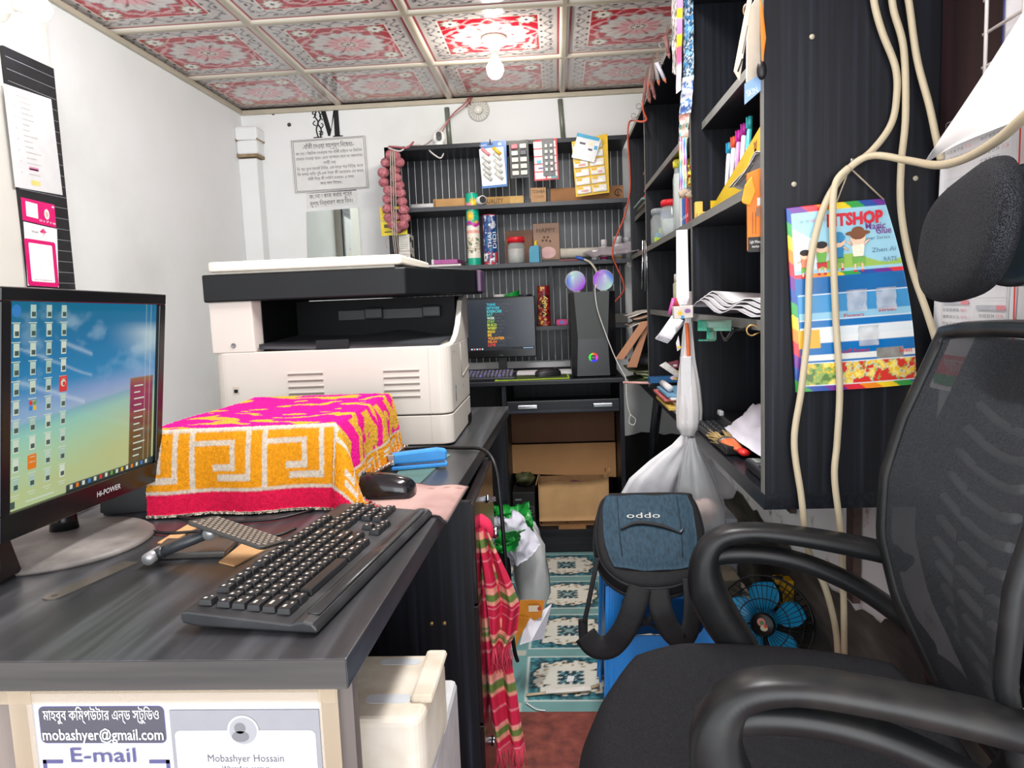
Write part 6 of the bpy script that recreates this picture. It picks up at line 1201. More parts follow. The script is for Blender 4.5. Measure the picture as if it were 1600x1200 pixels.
for s in (-1, 1):
    y = .268 * s; m = MB()
    strap(m, [(-.215, .655), (-.16, .668), (-.06, .684), (.025, .690), (.080, .674), (.103, .632), (.100, .58), (.078, .53), (.050, .485), (.026, .445), (.01, .415)], [.015, .016, .014, .013, .017, .026, .033, .033, .031, .027, .021], y, .028)
    strap(m, [(.092, .640), (.06, .649), (.0, .650), (-.07, .636), (-.15, .60), (-.22, .55), (-.262, .50)], [.012, .015, .014, .014, .015, .016, .014], y * .985, .020)
    m.tube([(.012, y * .98, .415), (.0, y * .8, .405), (.0, y * .5, .40)], .022, 0, 8, 4, flat=.5); m.tube([(-.262, y * .98, .50), (-.262, y * .80, .455)], .014, 0, 8); m.tube([(-.212, y, .655), (-.225, y * .93, .655), (-.21, y * .88, .65)], .012, 0, 8)
    ob('armrest', m, ARMM, ch, local=True)

# ================================================================== blue stool and backpack
t = thing('plastic_stool', 'blue plastic stool under the backpack', 'stool', (.245, 1.955, 0)); BL = pm('#1f7fd0', .35, .05, 12)
def stool_side(m, T, w0, w1, h):
    """one moulded side: wide at the floor (w0), narrower at the top (w1), with a round-cornered opening"""
    ow = w1 * .36; z0, z1 = .255, h - .035; r = .03
    xs = lambda z: (w0 + (w1 - w0) * z / h) / 2
    for sg in (-1, 1):
        P = [(sg * xs(.0), 0), (sg * xs(h), h), (sg * ow, h), (sg * ow, z0 + r)] + [(sg * (ow - r + r * math.cos(q)), z0 + r - r * math.sin(q)) for q in np.linspace(0, PI / 2, 6)] + [(0, z0), (0, .13), (sg * ow * .4, .125), (sg * ow * .75, .10), (sg * ow * .95, .04), (sg * ow, 0)]
        m.prism(P if sg < 0 else P[::-1], .005, T, 0, .0)
    m.prism([(-ow, z1), (ow, z1), (ow, h), (-ow, h)], .005, T)
    for sg in (-1, 1): m.prism([(sg * xs(0) * .93, .0), (sg * xs(0) * .86, 0), (sg * xs(h) * .84, h), (sg * xs(h) * .92, h)][::(1 if sg < 0 else -1)], .010, T)
for k, (cx_, cy_, ex_) in enumerate(((.245, 1.805, (1, 0, 0)), (.395, 1.955, (0, 1, 0)), (.245, 2.105, (-1, 0, 0)), (.095, 1.955, (0, -1, 0)))):
    nrm = Vector((0, 0, 1)).cross(Vector(ex_)) * -1; T = frame((cx_, cy_, 0), ex_, (nrm.x * -.06, nrm.y * -.06, 1)); m = MB(); stool_side(m, T, .315, .285, .385); ob('side', m, BL, t)
m = MB(); m.prism(rr_poly(.10, .39, 1.815, 2.105, .04), .016, Matrix.Translation((0, 0, .376)), 0, .005); ob('seat', m, BL, t)
BC = Vector((.222, 1.880, .488)); BEY = Vector((0, .80, .60)).normalized(); T = frame(BC, (1, -.04, .0), BEY)
t = thing('backpack', 'slate blue and black backpack lying on the blue stool', 'backpack', (.225, 1.885, .455))
BFB = noise_mix('slate_blue_canvas', [(.3, '#22343f'), (.5, '#284050'), (.7, '#2f4858')], (160, 30, 90), rough=.85, detail=5, bump=.1); BBK = pm('#16171a', .8, .15, 60)
outl = [(-.095, .145), (.10, .145), (.125, .125), (.138, .07), (.140, 0), (.130, -.065), (.10, -.115), (.05, -.142), (-.02, -.148), (-.08, -.13), (-.122, -.085), (-.138, -.02), (-.135, .06), (-.120, .12)]
oc = spline([(x, y, 0) for x, y in outl + outl[:1]], 5)[:-1]
def loft(m, layers, mi=0, cap=True):
    V_ = []; F_ = []; n = len(oc)
    for sc, z, dy_ in layers:
        for p in oc: V_.append((p.x * sc, p.y * sc + dy_, z))
    for i in range(len(layers) - 1):
        for k in range(n): F_.append((i * n + k, i * n + (k + 1) % n, (i + 1) * n + (k + 1) % n, (i + 1) * n + k))
    F_.append(tuple(range(n))[::-1] if False else tuple((len(layers) - 1) * n + k for k in range(n)))
    m.add(V_, [f[::-1] for f in F_], mi, True, T)
m = MB(); loft(m, [(.72, -.075, .025), (.93, -.062, .012), (1.03, -.035, 0), (1.03, -.012, 0), (.99, .006, 0), (.93, .016, 0), (.5, .02, 0)]); ob('body', m, BBK, t)
m = MB(); loft(m, [(1.045, -.040, 0), (1.055, -.034, 0), (1.045, -.028, 0)]); loft(m, [(1.005, -.003, 0), (1.015, .002, 0), (1.0, .006, 0)]); ob('zipper_piping', m, pm('#2a2c30', .5), t)
m = MB(); P = np.zeros((30, 26, 3)); oc2 = np.array([(p.x, p.y) for p in oc])
for i in range(30):
    for j in range(26):
        v = j / 25 * 2 - 1; y = .008 + v * .117; hw = .118 * (1 - .22 * max(0, v - .62)) * (1 - .20 * max(0, -v) ** 2.2) ; u = i / 29 * 2 - 1; P[i, j] = (u * hw, y - .012 * (u * u) * (v < 0) * -v * -1, .022 + .018 * (1 - u ** 4) * (1 - v ** 4) + .002 * math.sin(u * 7) * math.sin(v * 5))
m.grid([[tuple(T @ Vector(p)) for p in row] for row in P], 0, .008); fp = ob('front_panel', m, BFB, t)
m = MB(); m.tube([T @ Vector((-.075, .0, .0415)), T @ Vector((-.03, .018, .0435)), T @ Vector((.03, .008, .0435)), T @ Vector((.078, -.014, .041))], [.002, .006, .0055, .002], 0, 8, 6); m.tube([T @ Vector((.074, -.012, .044)), T @ Vector((.086, .004, .043))], .002, 1, 6); ob('pocket_zip', m, [pm('#0d0e10', .6), STEEL], fp)
def curve_text(m, body, Tm, h, w, cy, z, mi): m.text(body, Tm, h, mi, w, -.014, cy, z, .0)
m = MB(); curve_text(m, 'oddo', T, .018, .086, .044, .0425, 0); ob('logo', m, pm('#b8b9b2', .5), fp)
m = MB()
for x in (-.078, .078): m.tube([T @ Vector((x, .11, .035)), T @ Vector((x, .0, .0395)), T @ Vector((x * .95, -.075, .036))], .0012, 0, 4, 4)
ob('seam', m, pm('#1c2a35', .8), fp)
def bstrap(nm, pts, r, fl=.28): m = MB(); m.tube([at(u, v, Y=Y) for u, v, Y in pts], r, 0, 10, 7, flat=fl, up=(0, 1, 0)); return ob(nm, m, BBK, t)
bstrap('webbing', [(934, 872, 1.77), (927, 905, 1.75), (919, 945, 1.74), (913, 972, 1.74)], .006, .5); bstrap('buckle', [(911, 968, 1.745), (911, 985, 1.745), (912, 1000, 1.745)], .012, .5)
bstrap('shoulder_strap', [(914, 992, 1.74), (930, 1010, 1.735), (953, 1010, 1.73), (975, 985, 1.72), (990, 950, 1.73), (1000, 918, 1.76)], .030, .2)
bstrap('shoulder_strap', [(1028, 922, 1.76), (1034, 955, 1.725), (1048, 985, 1.72), (1066, 998, 1.725), (1078, 985, 1.735), (1083, 945, 1.75), (1080, 905, 1.78)], .028, .2)
bstrap('haul_loop', [(996, 930, 1.765), (1000, 960, 1.745), (1010, 972, 1.745), (1020, 958, 1.745), (1024, 930, 1.765)], .008, .5); bstrap('webbing', [(985, 990, 1.775), (1010, 975, 1.765), (1040, 990, 1.76), (1075, 1008, 1.77)], .003, 1)

# ================================================================== table fan on the floor by the wall
fc = at(1196, 970, Y=2.05); ax = Vector((-.40, -.90, .16)).normalized(); ex = Vector((0, 0, 1)).cross(ax) * -1; ex = Vector((-ax.y, ax.x, 0)).normalized(); T = frame(fc, ex, ax.cross(ex)); R_ = .128
t = thing('table_fan', 'small blue bladed table fan standing by the stained wall', 'fan', (fc.x, fc.y, 0)); FB = pm('#1d9ad0', .3, .04, alpha=.95); FK = pm('#0e0e10', .4)
for k in range(5):
    P = np.zeros((12, 14, 3))
    for i in range(12):
        for j in range(14):
            f = i / 11; r = .030 + f * .078; a0 = 2 * PI * k / 5 + .25 + f * .22; hw = .30 + .25 * math.sin(PI * min(1, f * .9 + .12)) ; q = (j / 13 - .5) * 2; r2 = r * (1 - .10 * (q > .6) * f * (q - .6) / .4); w_ = a0 + q * hw; P[i, j] = (r2 * math.cos(w_), r2 * math.sin(w_), .018 * q + .0)
    m = MB(); m.grid(P, 0, .002, True, T); ob('blade', m, FB, t)
m = MB(); m.lathe([(.034, -.016), (.034, .014), (.030, .020), (0, .021)], 0, 28, T); ob('rotor_hub', m, FB, t)
m = MB()
for rr_, z in ((R_, 0), (R_, .006), (.105, .030), (.07, .038)): m.tube([T @ Vector((rr_ * math.cos(w_), rr_ * math.sin(w_), z)) for w_ in np.linspace(0, 2 * PI, 41)], .0016 if rr_ < R_ else .003, 0, 5)
for k in range(44): w_ = 2 * PI * k / 44; m.tube([T @ Vector((rr_ * math.cos(w_ + sp2), rr_ * math.sin(w_ + sp2), z)) for rr_, z, sp2 in ((.028, .042, 0), (.07, .038, .04), (.105, .030, .08), (R_, .004, .11))], .0010, 0, 4)
ob('front_guard', m, FK, t)
m = MB()
for rr_, z in ((R_, -.006), (.10, -.040), (.06, -.05)): m.tube([T @ Vector((rr_ * math.cos(w_), rr_ * math.sin(w_), z)) for w_ in np.linspace(0, 2 * PI, 41)], .0016, 0, 5)
for k in range(40): w_ = 2 * PI * k / 40; m.tube([T @ Vector((.03 * math.cos(w_), .03 * math.sin(w_), -.052)), T @ Vector((.10 * math.cos(w_), .10 * math.sin(w_), -.040)), T @ Vector((R_ * math.cos(w_), R_ * math.sin(w_), -.004))], .0011, 0, 4)
ob('rear_guard', m, FK, t)
m = MB(); m.lathe([(0, .040), (.033, .040), (.034, .046), (.028, .050), (0, .051)], 0, 28, T); cp_ = ob('centre_cap', m, FK, t)
m = MB(); m.disc(T, -.004, .008, .011, None, 0, .0515); m.disc(T, .004, -.008, .010, .008, 1, .0516); m.disc(T, -.002, .006, .006, None, 2, .0518); m.disc(T, .008, -.002, .005, None, 3, .0519); ob('badge', m, [pm('#d98a7c', .4), pm('#c9c39a', .4), pm('#4f7d4b', .4), pm('#c9413a', .4)], cp_)
m = MB(); m.lathe([(.03, -.05), (.036, -.06), (.034, -.10), (.02, -.115), (0, -.116)], 0, 24, T); b0 = T @ Vector((0, 0, -.085)); m.tube([b0, (b0.x, b0.y + .0, .10), (b0.x - .01, b0.y - .01, .03)], [.022, .02, .03], 0, 12); m.lathe([(.0, .002), (.085, .002), (.085, .012), (.05, .024), (.03, .035), (0, .035)], 0, 32, Matrix.Translation((b0.x - .01, b0.y - .01, 0))); ob('motor_stand', m, FK, t)
# yellow holder on the wall, pale carton and grey box behind the fan
a = at(1222, 925, X=.655); t = thing('tape_measure', 'yellow tool case hanging on the blackened wall above the fan', 'tool case', a)
m = MB(); m.box((.668, a.y, a.z), (.032, .05, .085), 0, .004); m.box((.650, a.y + .01, a.z + .035), (.03, .05, .014), 0, .003); ob('case', m, pm('#d9a714', .45, .1, 40), t); m = MB(); m.lathe([(0, 0), (.012, 0), (.012, .004), (0, .004)], 0, 16, Matrix.Translation((.648, a.y + .008, a.z + .0415))); m.box((.6505, a.y, a.z - .01), (.004, .03, .03), 0, .001); ob('fitting', m, BLACK, t)
m = MB(); m.bx(.40, .575, 2.42, 2.60, 0, .37, 0, .004); tag(ob('pale_carton', m, pm('#aab3bd', .6), loc=(.49, 2.5, 0)), 'pale blue grey carton on the floor behind the table fan', 'box')
m = MB(); m.bx(.40, .55, 2.27, 2.40, 0, .22, 0, .004); tag(ob('tan_carton', m, pm('#8a8371', .7), loc=(.47, 2.33, 0)), 'low tan carton on the floor behind the left rim of the fan', 'box')

# ================================================================== hanging bags
def bag(name, hook, prof, label, mat, flat=1.0, seed=0, group=None):
    """a plastic bag hanging from hook: prof = (drop, half width, dx, dy) rings"""
    rr = np.random.default_rng(seed); n = 40; m = MB(); V_ = []; F_ = []; ph = rr.random(6) * 6
    pr = np.array(prof, float); k = np.linspace(0, len(pr) - 1, 26); R4 = [np.interp(k, range(len(pr)), pr[:, i]) for i in range(4)]
    for d, w, dx_, dy_ in zip(*R4):
        for q in range(n):
            th = 2 * PI * q / n; fold = 1 + .16 * math.sin(7 * th + ph[0]) * math.exp(-d * 6) + .06 * math.sin(5 * th + ph[1] + d * 9) + .05 * math.sin(11 * th + ph[2] - d * 14)
            V_.append((hook[0] + dx_ + w * fold * math.cos(th), hook[1] + dy_ + w * flat * fold * math.sin(th), hook[2] - d))
    for i in range(25):
        for q in range(n): F_.append((i * n + q, i * n + (q + 1) % n, (i + 1) * n + (q + 1) % n, (i + 1) * n + q))
    F_.append(tuple(25 * n + q for q in range(n))); m.add(V_, F_, 0, True); t = thing(name, label, 'bag', hook); ob('film', m, mat, t); return t
hk = Vector((.366, 2.07, .715))
t = bag('plastic_bag', hk, [(0, .008, 0, -.01), (.03, .018, .0, -.01), (.08, .040, .006, -.01), (.14, .056, .014, -.01), (.20, .066, .022, -.01), (.25, .060, .030, -.01), (.275, .03, .034, -.01)], 'clear plastic bag with pale contents hanging from the cabinet corner', POLY, .6, 3)
m = MB(); rr = random.Random(2)
for k in range(4): m.ball((.388 + .018 * (k % 2) - .012 * (k > 1), 2.06 + .006 * k, .715 - .205 - .022 * (k // 2)), .033, 0, 14, None, (1.1, .7, .85))
m.v = [(a + rr.uniform(-.004, .004), b_, c_ + rr.uniform(-.004, .004)) for a, b_, c_ in m.v]; ob('contents', m, pm('#dcbcb2', .7, .06, 30), t)
t = bag('plastic_bag', hk + Vector((-.005, .06, -.005)), [(0, .008, 0, .02), (.03, .03, -.004, .02), (.08, .055, -.04, .04), (.14, .08, -.08, .06), (.20, .09, -.10, .08), (.25, .09, -.10, .08)], 'white opaque carrier bag spread behind the backpack', pm('#e4e4e6', .4, .03), .35, 8)
m = MB(); T = FY(hk.x - .062, hk.y + .045, .515); m.text('adamo', frame(T.translation, (.2, 0, 1), (-1, 0, .2)), .022, 0, .06); ob('lettering', m, pm('#3c4c9a', .5), t)
t = bag('plastic_bag', hk + Vector((.02, .03, .0)), [(0, .006, 0, .02), (.04, .03, .022, .02), (.09, .05, .045, .02), (.15, .055, .065, .02), (.19, .03, .075, .02)], 'sheer empty polythene bag behind the clear bag at the cabinet corner', POLY_T, .4, 12)
hk2 = Vector((.362, 2.07, 1.055))
t = bag('plastic_bag', hk2, [(0, .006, 0, 0), (.05, .014, -.002, 0), (.12, .020, -.002, 0), (.19, .030, .0, 0), (.26, .036, .0, 0), (.31, .034, -.002, 0), (.335, .018, -.004, 0)], 'white polythene bag of papers hanging on the front of the cabinet divider', clear('milky_polythene', '#d9d7d6', .82, .3), .6, 5)
m = MB(); m.box((.352, 2.062, .85), (.03, .02, .19), 0, .003); ob('contents', m, PAPER, t)
m = MB(); m.tube([at(1073, 505, Y=2.06), at(1075, 530, Y=2.055), at(1076, 560, Y=2.055)], .006, 0, 6, 4, flat=.3); tag(ob('orange_strip', m, pm('#e06a35', .5), loc=hk2), 'orange strip hanging beside the white polythene bag', 'strip')
# white strips of paper bunched on the divider
a = at(1067, 362, Y=2.068); t = thing('paper_strips', 'bunch of long white paper strips hanging on the cabinet divider', 'paper', a)
for k in range(9):
    f = k / 8; x0_, x1_ = at(1060 + 8 * f, 360, Y=2.07), at(1063 + 26 * f, 478 - 3 * abs(k - 4), Y=2.07 - .003 * (k % 3)); m = MB(); w = .011; m.prism([(-w * .6, 0), (w * .6, 0), (w * .8, -(x0_.z - x1_.z)), (-w * .8, -(x0_.z - x1_.z))], .0016, frame((x0_.x, 2.066 - .0022 * k, x0_.z), (1, 0, 0), Vector((0, 0, 1)) - Vector((1, 0, 0)) * ((x1_.x - x0_.x) / (x0_.z - x1_.z)))); ob('strip', m, pm('#e6e5ea' if k % 2 else '#d9d8e0', .7, .02), t)

# ================================================================== poster, cables and calendar beside the chair
pc = [at(1228, 325, Y=1.373), at(1381, 310, Y=1.373), at(1432, 600, Y=1.366), at(1243, 613, Y=1.368)]
nu, nv = 120, 190; U, V = uv01(nu, nv); q = [np.array(p) for p in pc]; W = V[..., None]; Uu = U[..., None]; bow = .0
P = (1 - Uu) * (W * q[0] + (1 - W) * q[3]) + Uu * (W * q[1] + (1 - W) * q[2]); P[..., 1] += -.010 * np.sin(PI * U) - .012 * U ** 3 * V * (1 - V) * 4; P[..., 0] += .008 * U * np.sin(PI * V)
C_ = np.zeros((nu, nv, 3)); C_[:] = lin('#0d6fb4'); rb = ['#3aa04a', '#2b4fa0', '#6b2f8f', '#d9303f', '#ee8a25', '#f3d12c']
idx = (np.floor((U * 7 + V * 14)) % 6).astype(int)
for k in range(6): C_[((U < .055) | (V > .965) | (V < .03)) & (idx == k)] = lin(rb[k])
top = (V > .64) & (V < .965) & (U > .05); C_[top] = lin('#9ccfe0'); g = fbm(U * 4, V * 9, 2); C_[top & (V < .90 - .35 * U) & (V > .66)] = lin('#d9e6ea'); C_[top & (V < .70 - .03 * np.sin(U * 9)) & (V > .655) & (U > .25)] = lin('#9cc05a')
bnd = (V > .615) & (V < .64)
for k in range(6): C_[bnd & (idx == k)] = lin(rb[k])
C_[(V > .93) & (U > .05)] = C_[(V > .93) & (U > .05)]
C_[(V < .615) & (V > .52) & (U > .05)] = (lin('#1468a8') * (.75 + .5 * g)[..., None])[(V < .615) & (V > .52) & (U > .05)]
for v0, v1, c1 in ((.425, .52, '#3c8fc4'), (.385, .425, '#8fc3da'), (.30, .345, '#dfe8ea'), (.26, .30, '#e7ecec'), (.165, .20, '#e8e9e2')): C_[(V > v0) & (V < v1) & (U > .06)] = lin(c1)
C_[(V > .235) & (V < .335) & (U < .22) & (U > .05)] = (lin('#e8b52a') * (.8 + .4 * g)[..., None])[(V > .235) & (V < .335) & (U < .22) & (U > .05)]
fl = (V > .03) & (V < .15) & (U > .06); g2 = fbm(U * 16, V * 26, 6); C_[fl] = lin('#8fae5a'); C_[fl & (g2 > .52)] = lin('#efc22c'); C_[fl & (g2 > .60)] = lin('#f5e27a'); C_[fl & (g2 < .40)] = lin('#5d7d3c'); C_[fl & (U > .36) & (g2 < .43)] = lin('#d8382f'); C_[fl & (U > .36) & (g2 > .47) & (g2 < .52)] = lin('#dcd6b8')
gb = (V > .15) & (V < .215) & (U > .68) & (U < .90); C_[gb] = (lin('#8a8a84') * (.6 + .8 * g2)[..., None])[gb]
for v0 in (.525, .385, .155, .03): C_[(abs(V - v0) < .003) & (U > .06)] = lin('#dfe7ea')
mt = thing('hanging_display_card', 'colourful hanging card with cartoon children and sealed flower packets', 'card', tuple((pc[0] + pc[1]) / 2))
cd = painted('card', P, C_, vcm(.28), mt, .002)
def on_card(u, v, z=.0012): i, j = u * (nu - 1), v * (nv - 1); a_ = P[int(min(i, nu - 2)), int(min(j, nv - 2))]; return Vector(a_) + Vector((0, -z, 0))
Tc = lambda u, v, dz=.0022: frame(on_card(u, v, dz), Vector(P[70, 100]) - Vector(P[50, 100]), Vector(P[60, 130]) - Vector(P[60, 100]))
m = MB(); m.text('LITSHOP', Tc(.655, .915), .021, 0, .095, 0, 0, 0, .05); m.text('Magic', Tc(.84, .865), .012, 1, .034, 0, 0, 0, .01); m.text('Glue', Tc(.90, .838), .012, 1, .026, 0, 0, 0, .01); m.text('Flower Series', Tc(.80, .80), .006, 2, .05); m.text('Zhen Ai', Tc(.86, .74), .008, 2, .04); m.text('RATE', Tc(.90, .685), .008, 2, .022)
for k in range(5): m.text('*', Tc(.14 + .055 * k, .915), .012, 3 if k == 2 else 4, .008)
m.text('Flowers', Tc(.52, .405), .006, 0, .034); m.text('sweet', Tc(.80, .425), .010, 0, .03); m.text('stuff flower', Tc(.50, .215), .008, 0, .05); m.text('Sweet', Tc(.92, .20), .009, 0, .022)
ob('lettering', m, [pm('#d01f34', .4), pm('#7a3f90', .4), pm('#5d7f96', .5), pm('#e08a9a', .5), pm('#a9b4b8', .5)], cd)
m = MB()
for k, (u, v, sh, hr_, sc, hat) in enumerate(((.15, .745, 0, 5, .62, 0), (.30, .775, 1, 5, .72, 0), (.46, .795, 2, 2, .75, 1), (.64, .805, 3, 6, .88, 2))):
    T = Tc(u, v); s_ = .024 * sc
    m.prism([(-s_ * .55, -s_ * .4), (s_ * .55, -s_ * .4), (s_ * .38, -s_ * 1.6), (-s_ * .38, -s_ * 1.6)][::-1], .0004, T, sh); m.prism([(-s_ * .5, -s_ * 1.5), (s_ * .5, -s_ * 1.5), (s_ * .45, -s_ * 2.2), (.05 * s_, -s_ * 1.9), (-s_ * .45, -s_ * 2.2)][::-1], .0004, T, 1 if k != 1 else 7)
    for dx_ in (-.3, .3): m.quad(T, s_ * dx_ - .0016, s_ * dx_ + .0016, -s_ * 2.7, -s_ * 2.0, 4, .0003); m.disc(T, s_ * dx_, -s_ * 2.7, .003, .002, 7, .0004)
    for sg in (-1, 1): m.tube([T @ Vector((sg * s_ * .45, -s_ * .55, .0004)), T @ Vector((sg * s_ * .9, -s_ * (.2 if k % 2 else .9), .0004))], .0018, 4, 5)
    m.disc(T, 0, 0, s_ * .62, s_ * .55, 4, .0008); m.disc(T, 0, s_ * .25, s_ * .60, s_ * .36, hr_, .0010)
    if hat: m.disc(T, 0, s_ * .42, s_ * (.65 if hat == 1 else 1.0), s_ * .22, 2 if hat == 1 else 6, .0013); m.disc(T, 0, s_ * .6, s_ * .5, s_ * .35, 2 if hat == 1 else 6, .0014)
    for dx_ in (-.2, .2): m.disc(T, s_ * dx_, -s_ * .05, .0011, None, 5, .0015)
ob('cartoon_children', m, [pm('#e08a6a', .5), pm('#6fae4a', .5), pm('#2b86b8', .5), pm('#efe6cf', .5), pm('#f0c6a8', .5), pm('#241c1a', .5), pm('#7a4a2c', .5), pm('#c8323a', .5)], cd)
for c2, (du, dv) in (((.55, .48), (.20, .13)), ((.80, .48), (.20, .13)), ((.62, .29), (.2, .12))):
    m = MB(); T = Tc(c2[0], c2[1], .004); w, h = du * .17, dv * .30; m.grid(plane_pts(T, w, h, 8, 8, 0, lambda a_, b2: .003 * np.sin(a_ * 6) * np.sin(b2 * 5) + .002 * np.sin(b2 * 14)), 0, .0004); ob('clear_packet', m, POLY_T, cd)
hk3 = at(1328, 262, Y=1.368); m = MB(); m.tube([hk3, at(1305, 322, Y=1.37)], .0012, 0, 4); m.tube([hk3, at(1381, 312, Y=1.37)], .0016, 0, 4); ob('string', m, pm('#b8a890', .8), mt)
m = MB(); m.tube([hk3 + Vector((0, .012, .004)), hk3 + Vector((0, -.008, .004)), hk3 + Vector((0, -.010, .014))], .003, 0, 6); tag(ob('wall_nail', m, STEEL, loc=hk3), 'nail on the cabinet end panel that carries the cables', 'nail')
CB = pm('#c2b598', .5, .04, 10); cr = .0062
def cable(pts, label): return wire('beige_cable', [at(u, v, Y=y) for u, v, y in pts], cr, CB, label, 'cable', 8, 8, 'beige cables hanging beside the calendar')
cable([(1362, -30, 1.366), (1367, 10, 1.366), (1379, 52, 1.366), (1399, 105, 1.366), (1401, 150, 1.366), (1392, 195, 1.366), (1362, 236, 1.364), (1333, 257, 1.362)], 'beige cable curving down from the top to the nail')
cable([(1391, -30, 1.364), (1396, 15, 1.364), (1412, 77, 1.364), (1415, 180, 1.360), (1408, 258, 1.358), (1408, 330, 1.362), (1423, 413, 1.362), (1449, 490, 1.34), (1467, 548, 1.33), (1480, 600, 1.33)], 'beige cable running straight down to behind the chair back')
cable([(1414, -30, 1.364), (1421, 10, 1.364), (1433, 93, 1.36), (1452, 165, 1.35), (1462, 212, 1.345), (1470, 250, 1.345)], 'beige cable that disappears behind the curled calendar page')
cable([(1640, 150, .80), (1600, 183, .86), (1560, 218, .95), (1510, 247, 1.06), (1465, 258, 1.16), (1420, 251, 1.27), (1370, 243, 1.335), (1340, 252, 1.354), (1310, 283, 1.356), (1285, 330, 1.352), (1266, 413, 1.35), (1262, 516, 1.35), (1252, 610, 1.35), (1241, 690, 1.352), (1252, 775, 1.35), (1263, 860, 1.36), (1289, 917, 1.37), (1306, 985, 1.40), (1310, 1060, 1.42), (1312, 1150, 1.45)], 'long beige cable sweeping from the right over the nail and down to the floor')
cable([(1326, 262, 1.35), (1306, 285, 1.348), (1301, 330, 1.346), (1302, 400, 1.346), (1306, 500, 1.346), (1312, 605, 1.346), (1308, 690, 1.35), (1304, 747, 1.35), (1314, 837, 1.36), (1318, 930, 1.38), (1319, 1010, 1.40), (1320, 1150, 1.45)], 'beige cable hanging straight down over the display card')
# calendar
XC = .672; t = thing('wall_calendar', 'large white wall calendar with red banner behind the chair headrest', 'calendar', (XC, 1.1, 1.36))
ct = at(1438, 240, X=XC); cb = at(1443, 600, X=XC); zt, zb, ya = 1.348, cb.z, 1.352; yb = .82
def cal_bow(z): return -.02 * math.sin((z - zb) / (zt - zb) * PI) * 0
U, V = uv01(20, 20); Pq = np.stack([XC + 0 * U - .012 * (1 - V) ** 3 * (1 - U), ya - U * (ya - yb) - .012 * np.sin(V * PI * .9) * (1 - U) ** 6 * -1, zb + V * (zt - zb)], -1); m = MB(); m.grid(Pq, 0, .0012); sh_ = ob('sheet', m, PAPER, t)
T = frame((XC - .002, ya, zb), (0, -1, 0), (0, 0, 1)); m = MB(); Hc = zt - zb
m.quad(T, .012, .5, .028, .062, 1, .010); m.quad(T, .012, .5, .010, .028, 2, .010); m.bangla(bn('প্রচারেঃ মাহবুব কম্পিউটার'), T, .019, 3, .26, .045, .045, .0106, 'L')
m.quad(T, .222, .226, .062, Hc, 1, .003); m.quad(T, .205, .207, .07, .33, 4, .003)
for i in range(2):
    for j in range(4):
        x0_, y0_ = .025 + .10 * i, .085 + .095 * j - .008 * i
        for q in ((x0_ - .004, x0_ + .08, y0_ + .080, y0_ + .0806), (x0_ - .006, x0_ - .0054, y0_ - .004, y0_ + .08), (x0_ + .082, x0_ + .0826, y0_ - .004, y0_ + .08)): m.quad(T, *q, 4, .003)
        m.quad(T, x0_, x0_ + .055, y0_ + .062, y0_ + .069, 4, .0032); m.quad(T, x0_ + .055, x0_ + .078, y0_ + .062, y0_ + .069, 6, .0032)
        n = 1
        for r in range(5):
            st = (j * 2 + i) % 5 if r == 0 else 0; s_ = ' '.join('%02d' % (n + k) for k in range(5 - st) if n + k < 32); wd = .0105
            if s_: m.text(s_, T, .0055, 5, max(.006, wd * len(s_.split()) - .003), x0_ + wd * st, y0_ + .053 - r * .0115, .0032, 0, 'L')
            n += 5 - st; s2 = ' '.join('%02d' % (n + k) for k in range(2) if n + k < 32)
            if s2: m.text(s2, T, .0055, 6, .0105 * len(s2.split()) - .003, x0_ + .0555, y0_ + .053 - r * .0115, .0032, 0, 'L')
            n += 2
for k in range(8): m.text(str(k + 1), T, .006, 7, None, .25, .09 + k * .022, .003)
ob('printing', m, [PAPER, pm('#e0352c', .5), pm('#1c9a46', .5), WHITE, pm('#b9bac0', .6), pm('#55555b', .6), pm('#d98a90', .6), pm('#c9b26a', .6)], sh_)
A = [(1449, 246, .60), (1488, 190, .61), (1540, 112, .62), (1612, 0, .63), (1700, -120, .64)]; B = [(1441, 258, .632), (1490, 229, .60), (1560, 200, .57), (1650, 168, .55), (1760, 140, .54)]
pa = spline([at(u, v, X=x) for u, v, x in A], 5); pb = spline([at(u, v, X=x) for u, v, x in B], 5)
m = MB(); m.grid([[tuple(a_.lerp(b2, k / 10) + Vector((-.012 * math.sin(PI * k / 10) * min(1, i / 8), 0, 0))) for k in range(11)] for i, (a_, b2) in enumerate(zip(pa, pb))], 0, .0008); ob('curled_page', m, pm('#f1f1f1', .6, .01), t)
m = MB(); m.grid([[tuple(at(u, v, X=.66)) for v in (205, 262)] for u in (1449, 1470, 1520, 1570, 1620)], 0, .0006)
# sheets and wire rack on the panelling above the calendar
m = MB(); p0, p1 = at(1533, 0, X=.665), at(1536, 130, X=.665); m.prism([(1.14 + .03, p1.z - .05), (.80, p1.z - .05), (.80, p0.z + .15), (1.14 + .03, p0.z + .15)], .0012, frame((.664, 0, 0), (0, 1, 0), (0, 0, 1)), 0)
o = tag(ob('pinned_sheet', m, pm('#e3e2e4', .6, .02), loc=(.664, 1.1, 1.5)), 'white printed sheet pinned behind the wire rack above the calendar', 'sheet'); T = frame((.6632, 1.17, p1.z), (0, -1, 0), (0, 0, 1)); m = MB(); m.text('SPACE', T, .012, 0, .05, .07, .115, .0015); m.quad(T, .02, .10, .10, .101, 0, .0012); m.quad(T, 0, .004, -.05, .3, 1, .0012); ob('printing', m, [pm('#77777b', .6), pm('#3c4488', .5)], o)
m = MB(); WR = .0028
for y in (1.190, 1.10, 1.01): m.tube([(.650, y, 1.36), (.650, y, 1.75)], WR, 0, 6)
for k in range(8): z = 1.385 + k * .048; m.tube([(.652, 1.20, z), (.652, .90, z)], WR, 0, 6)
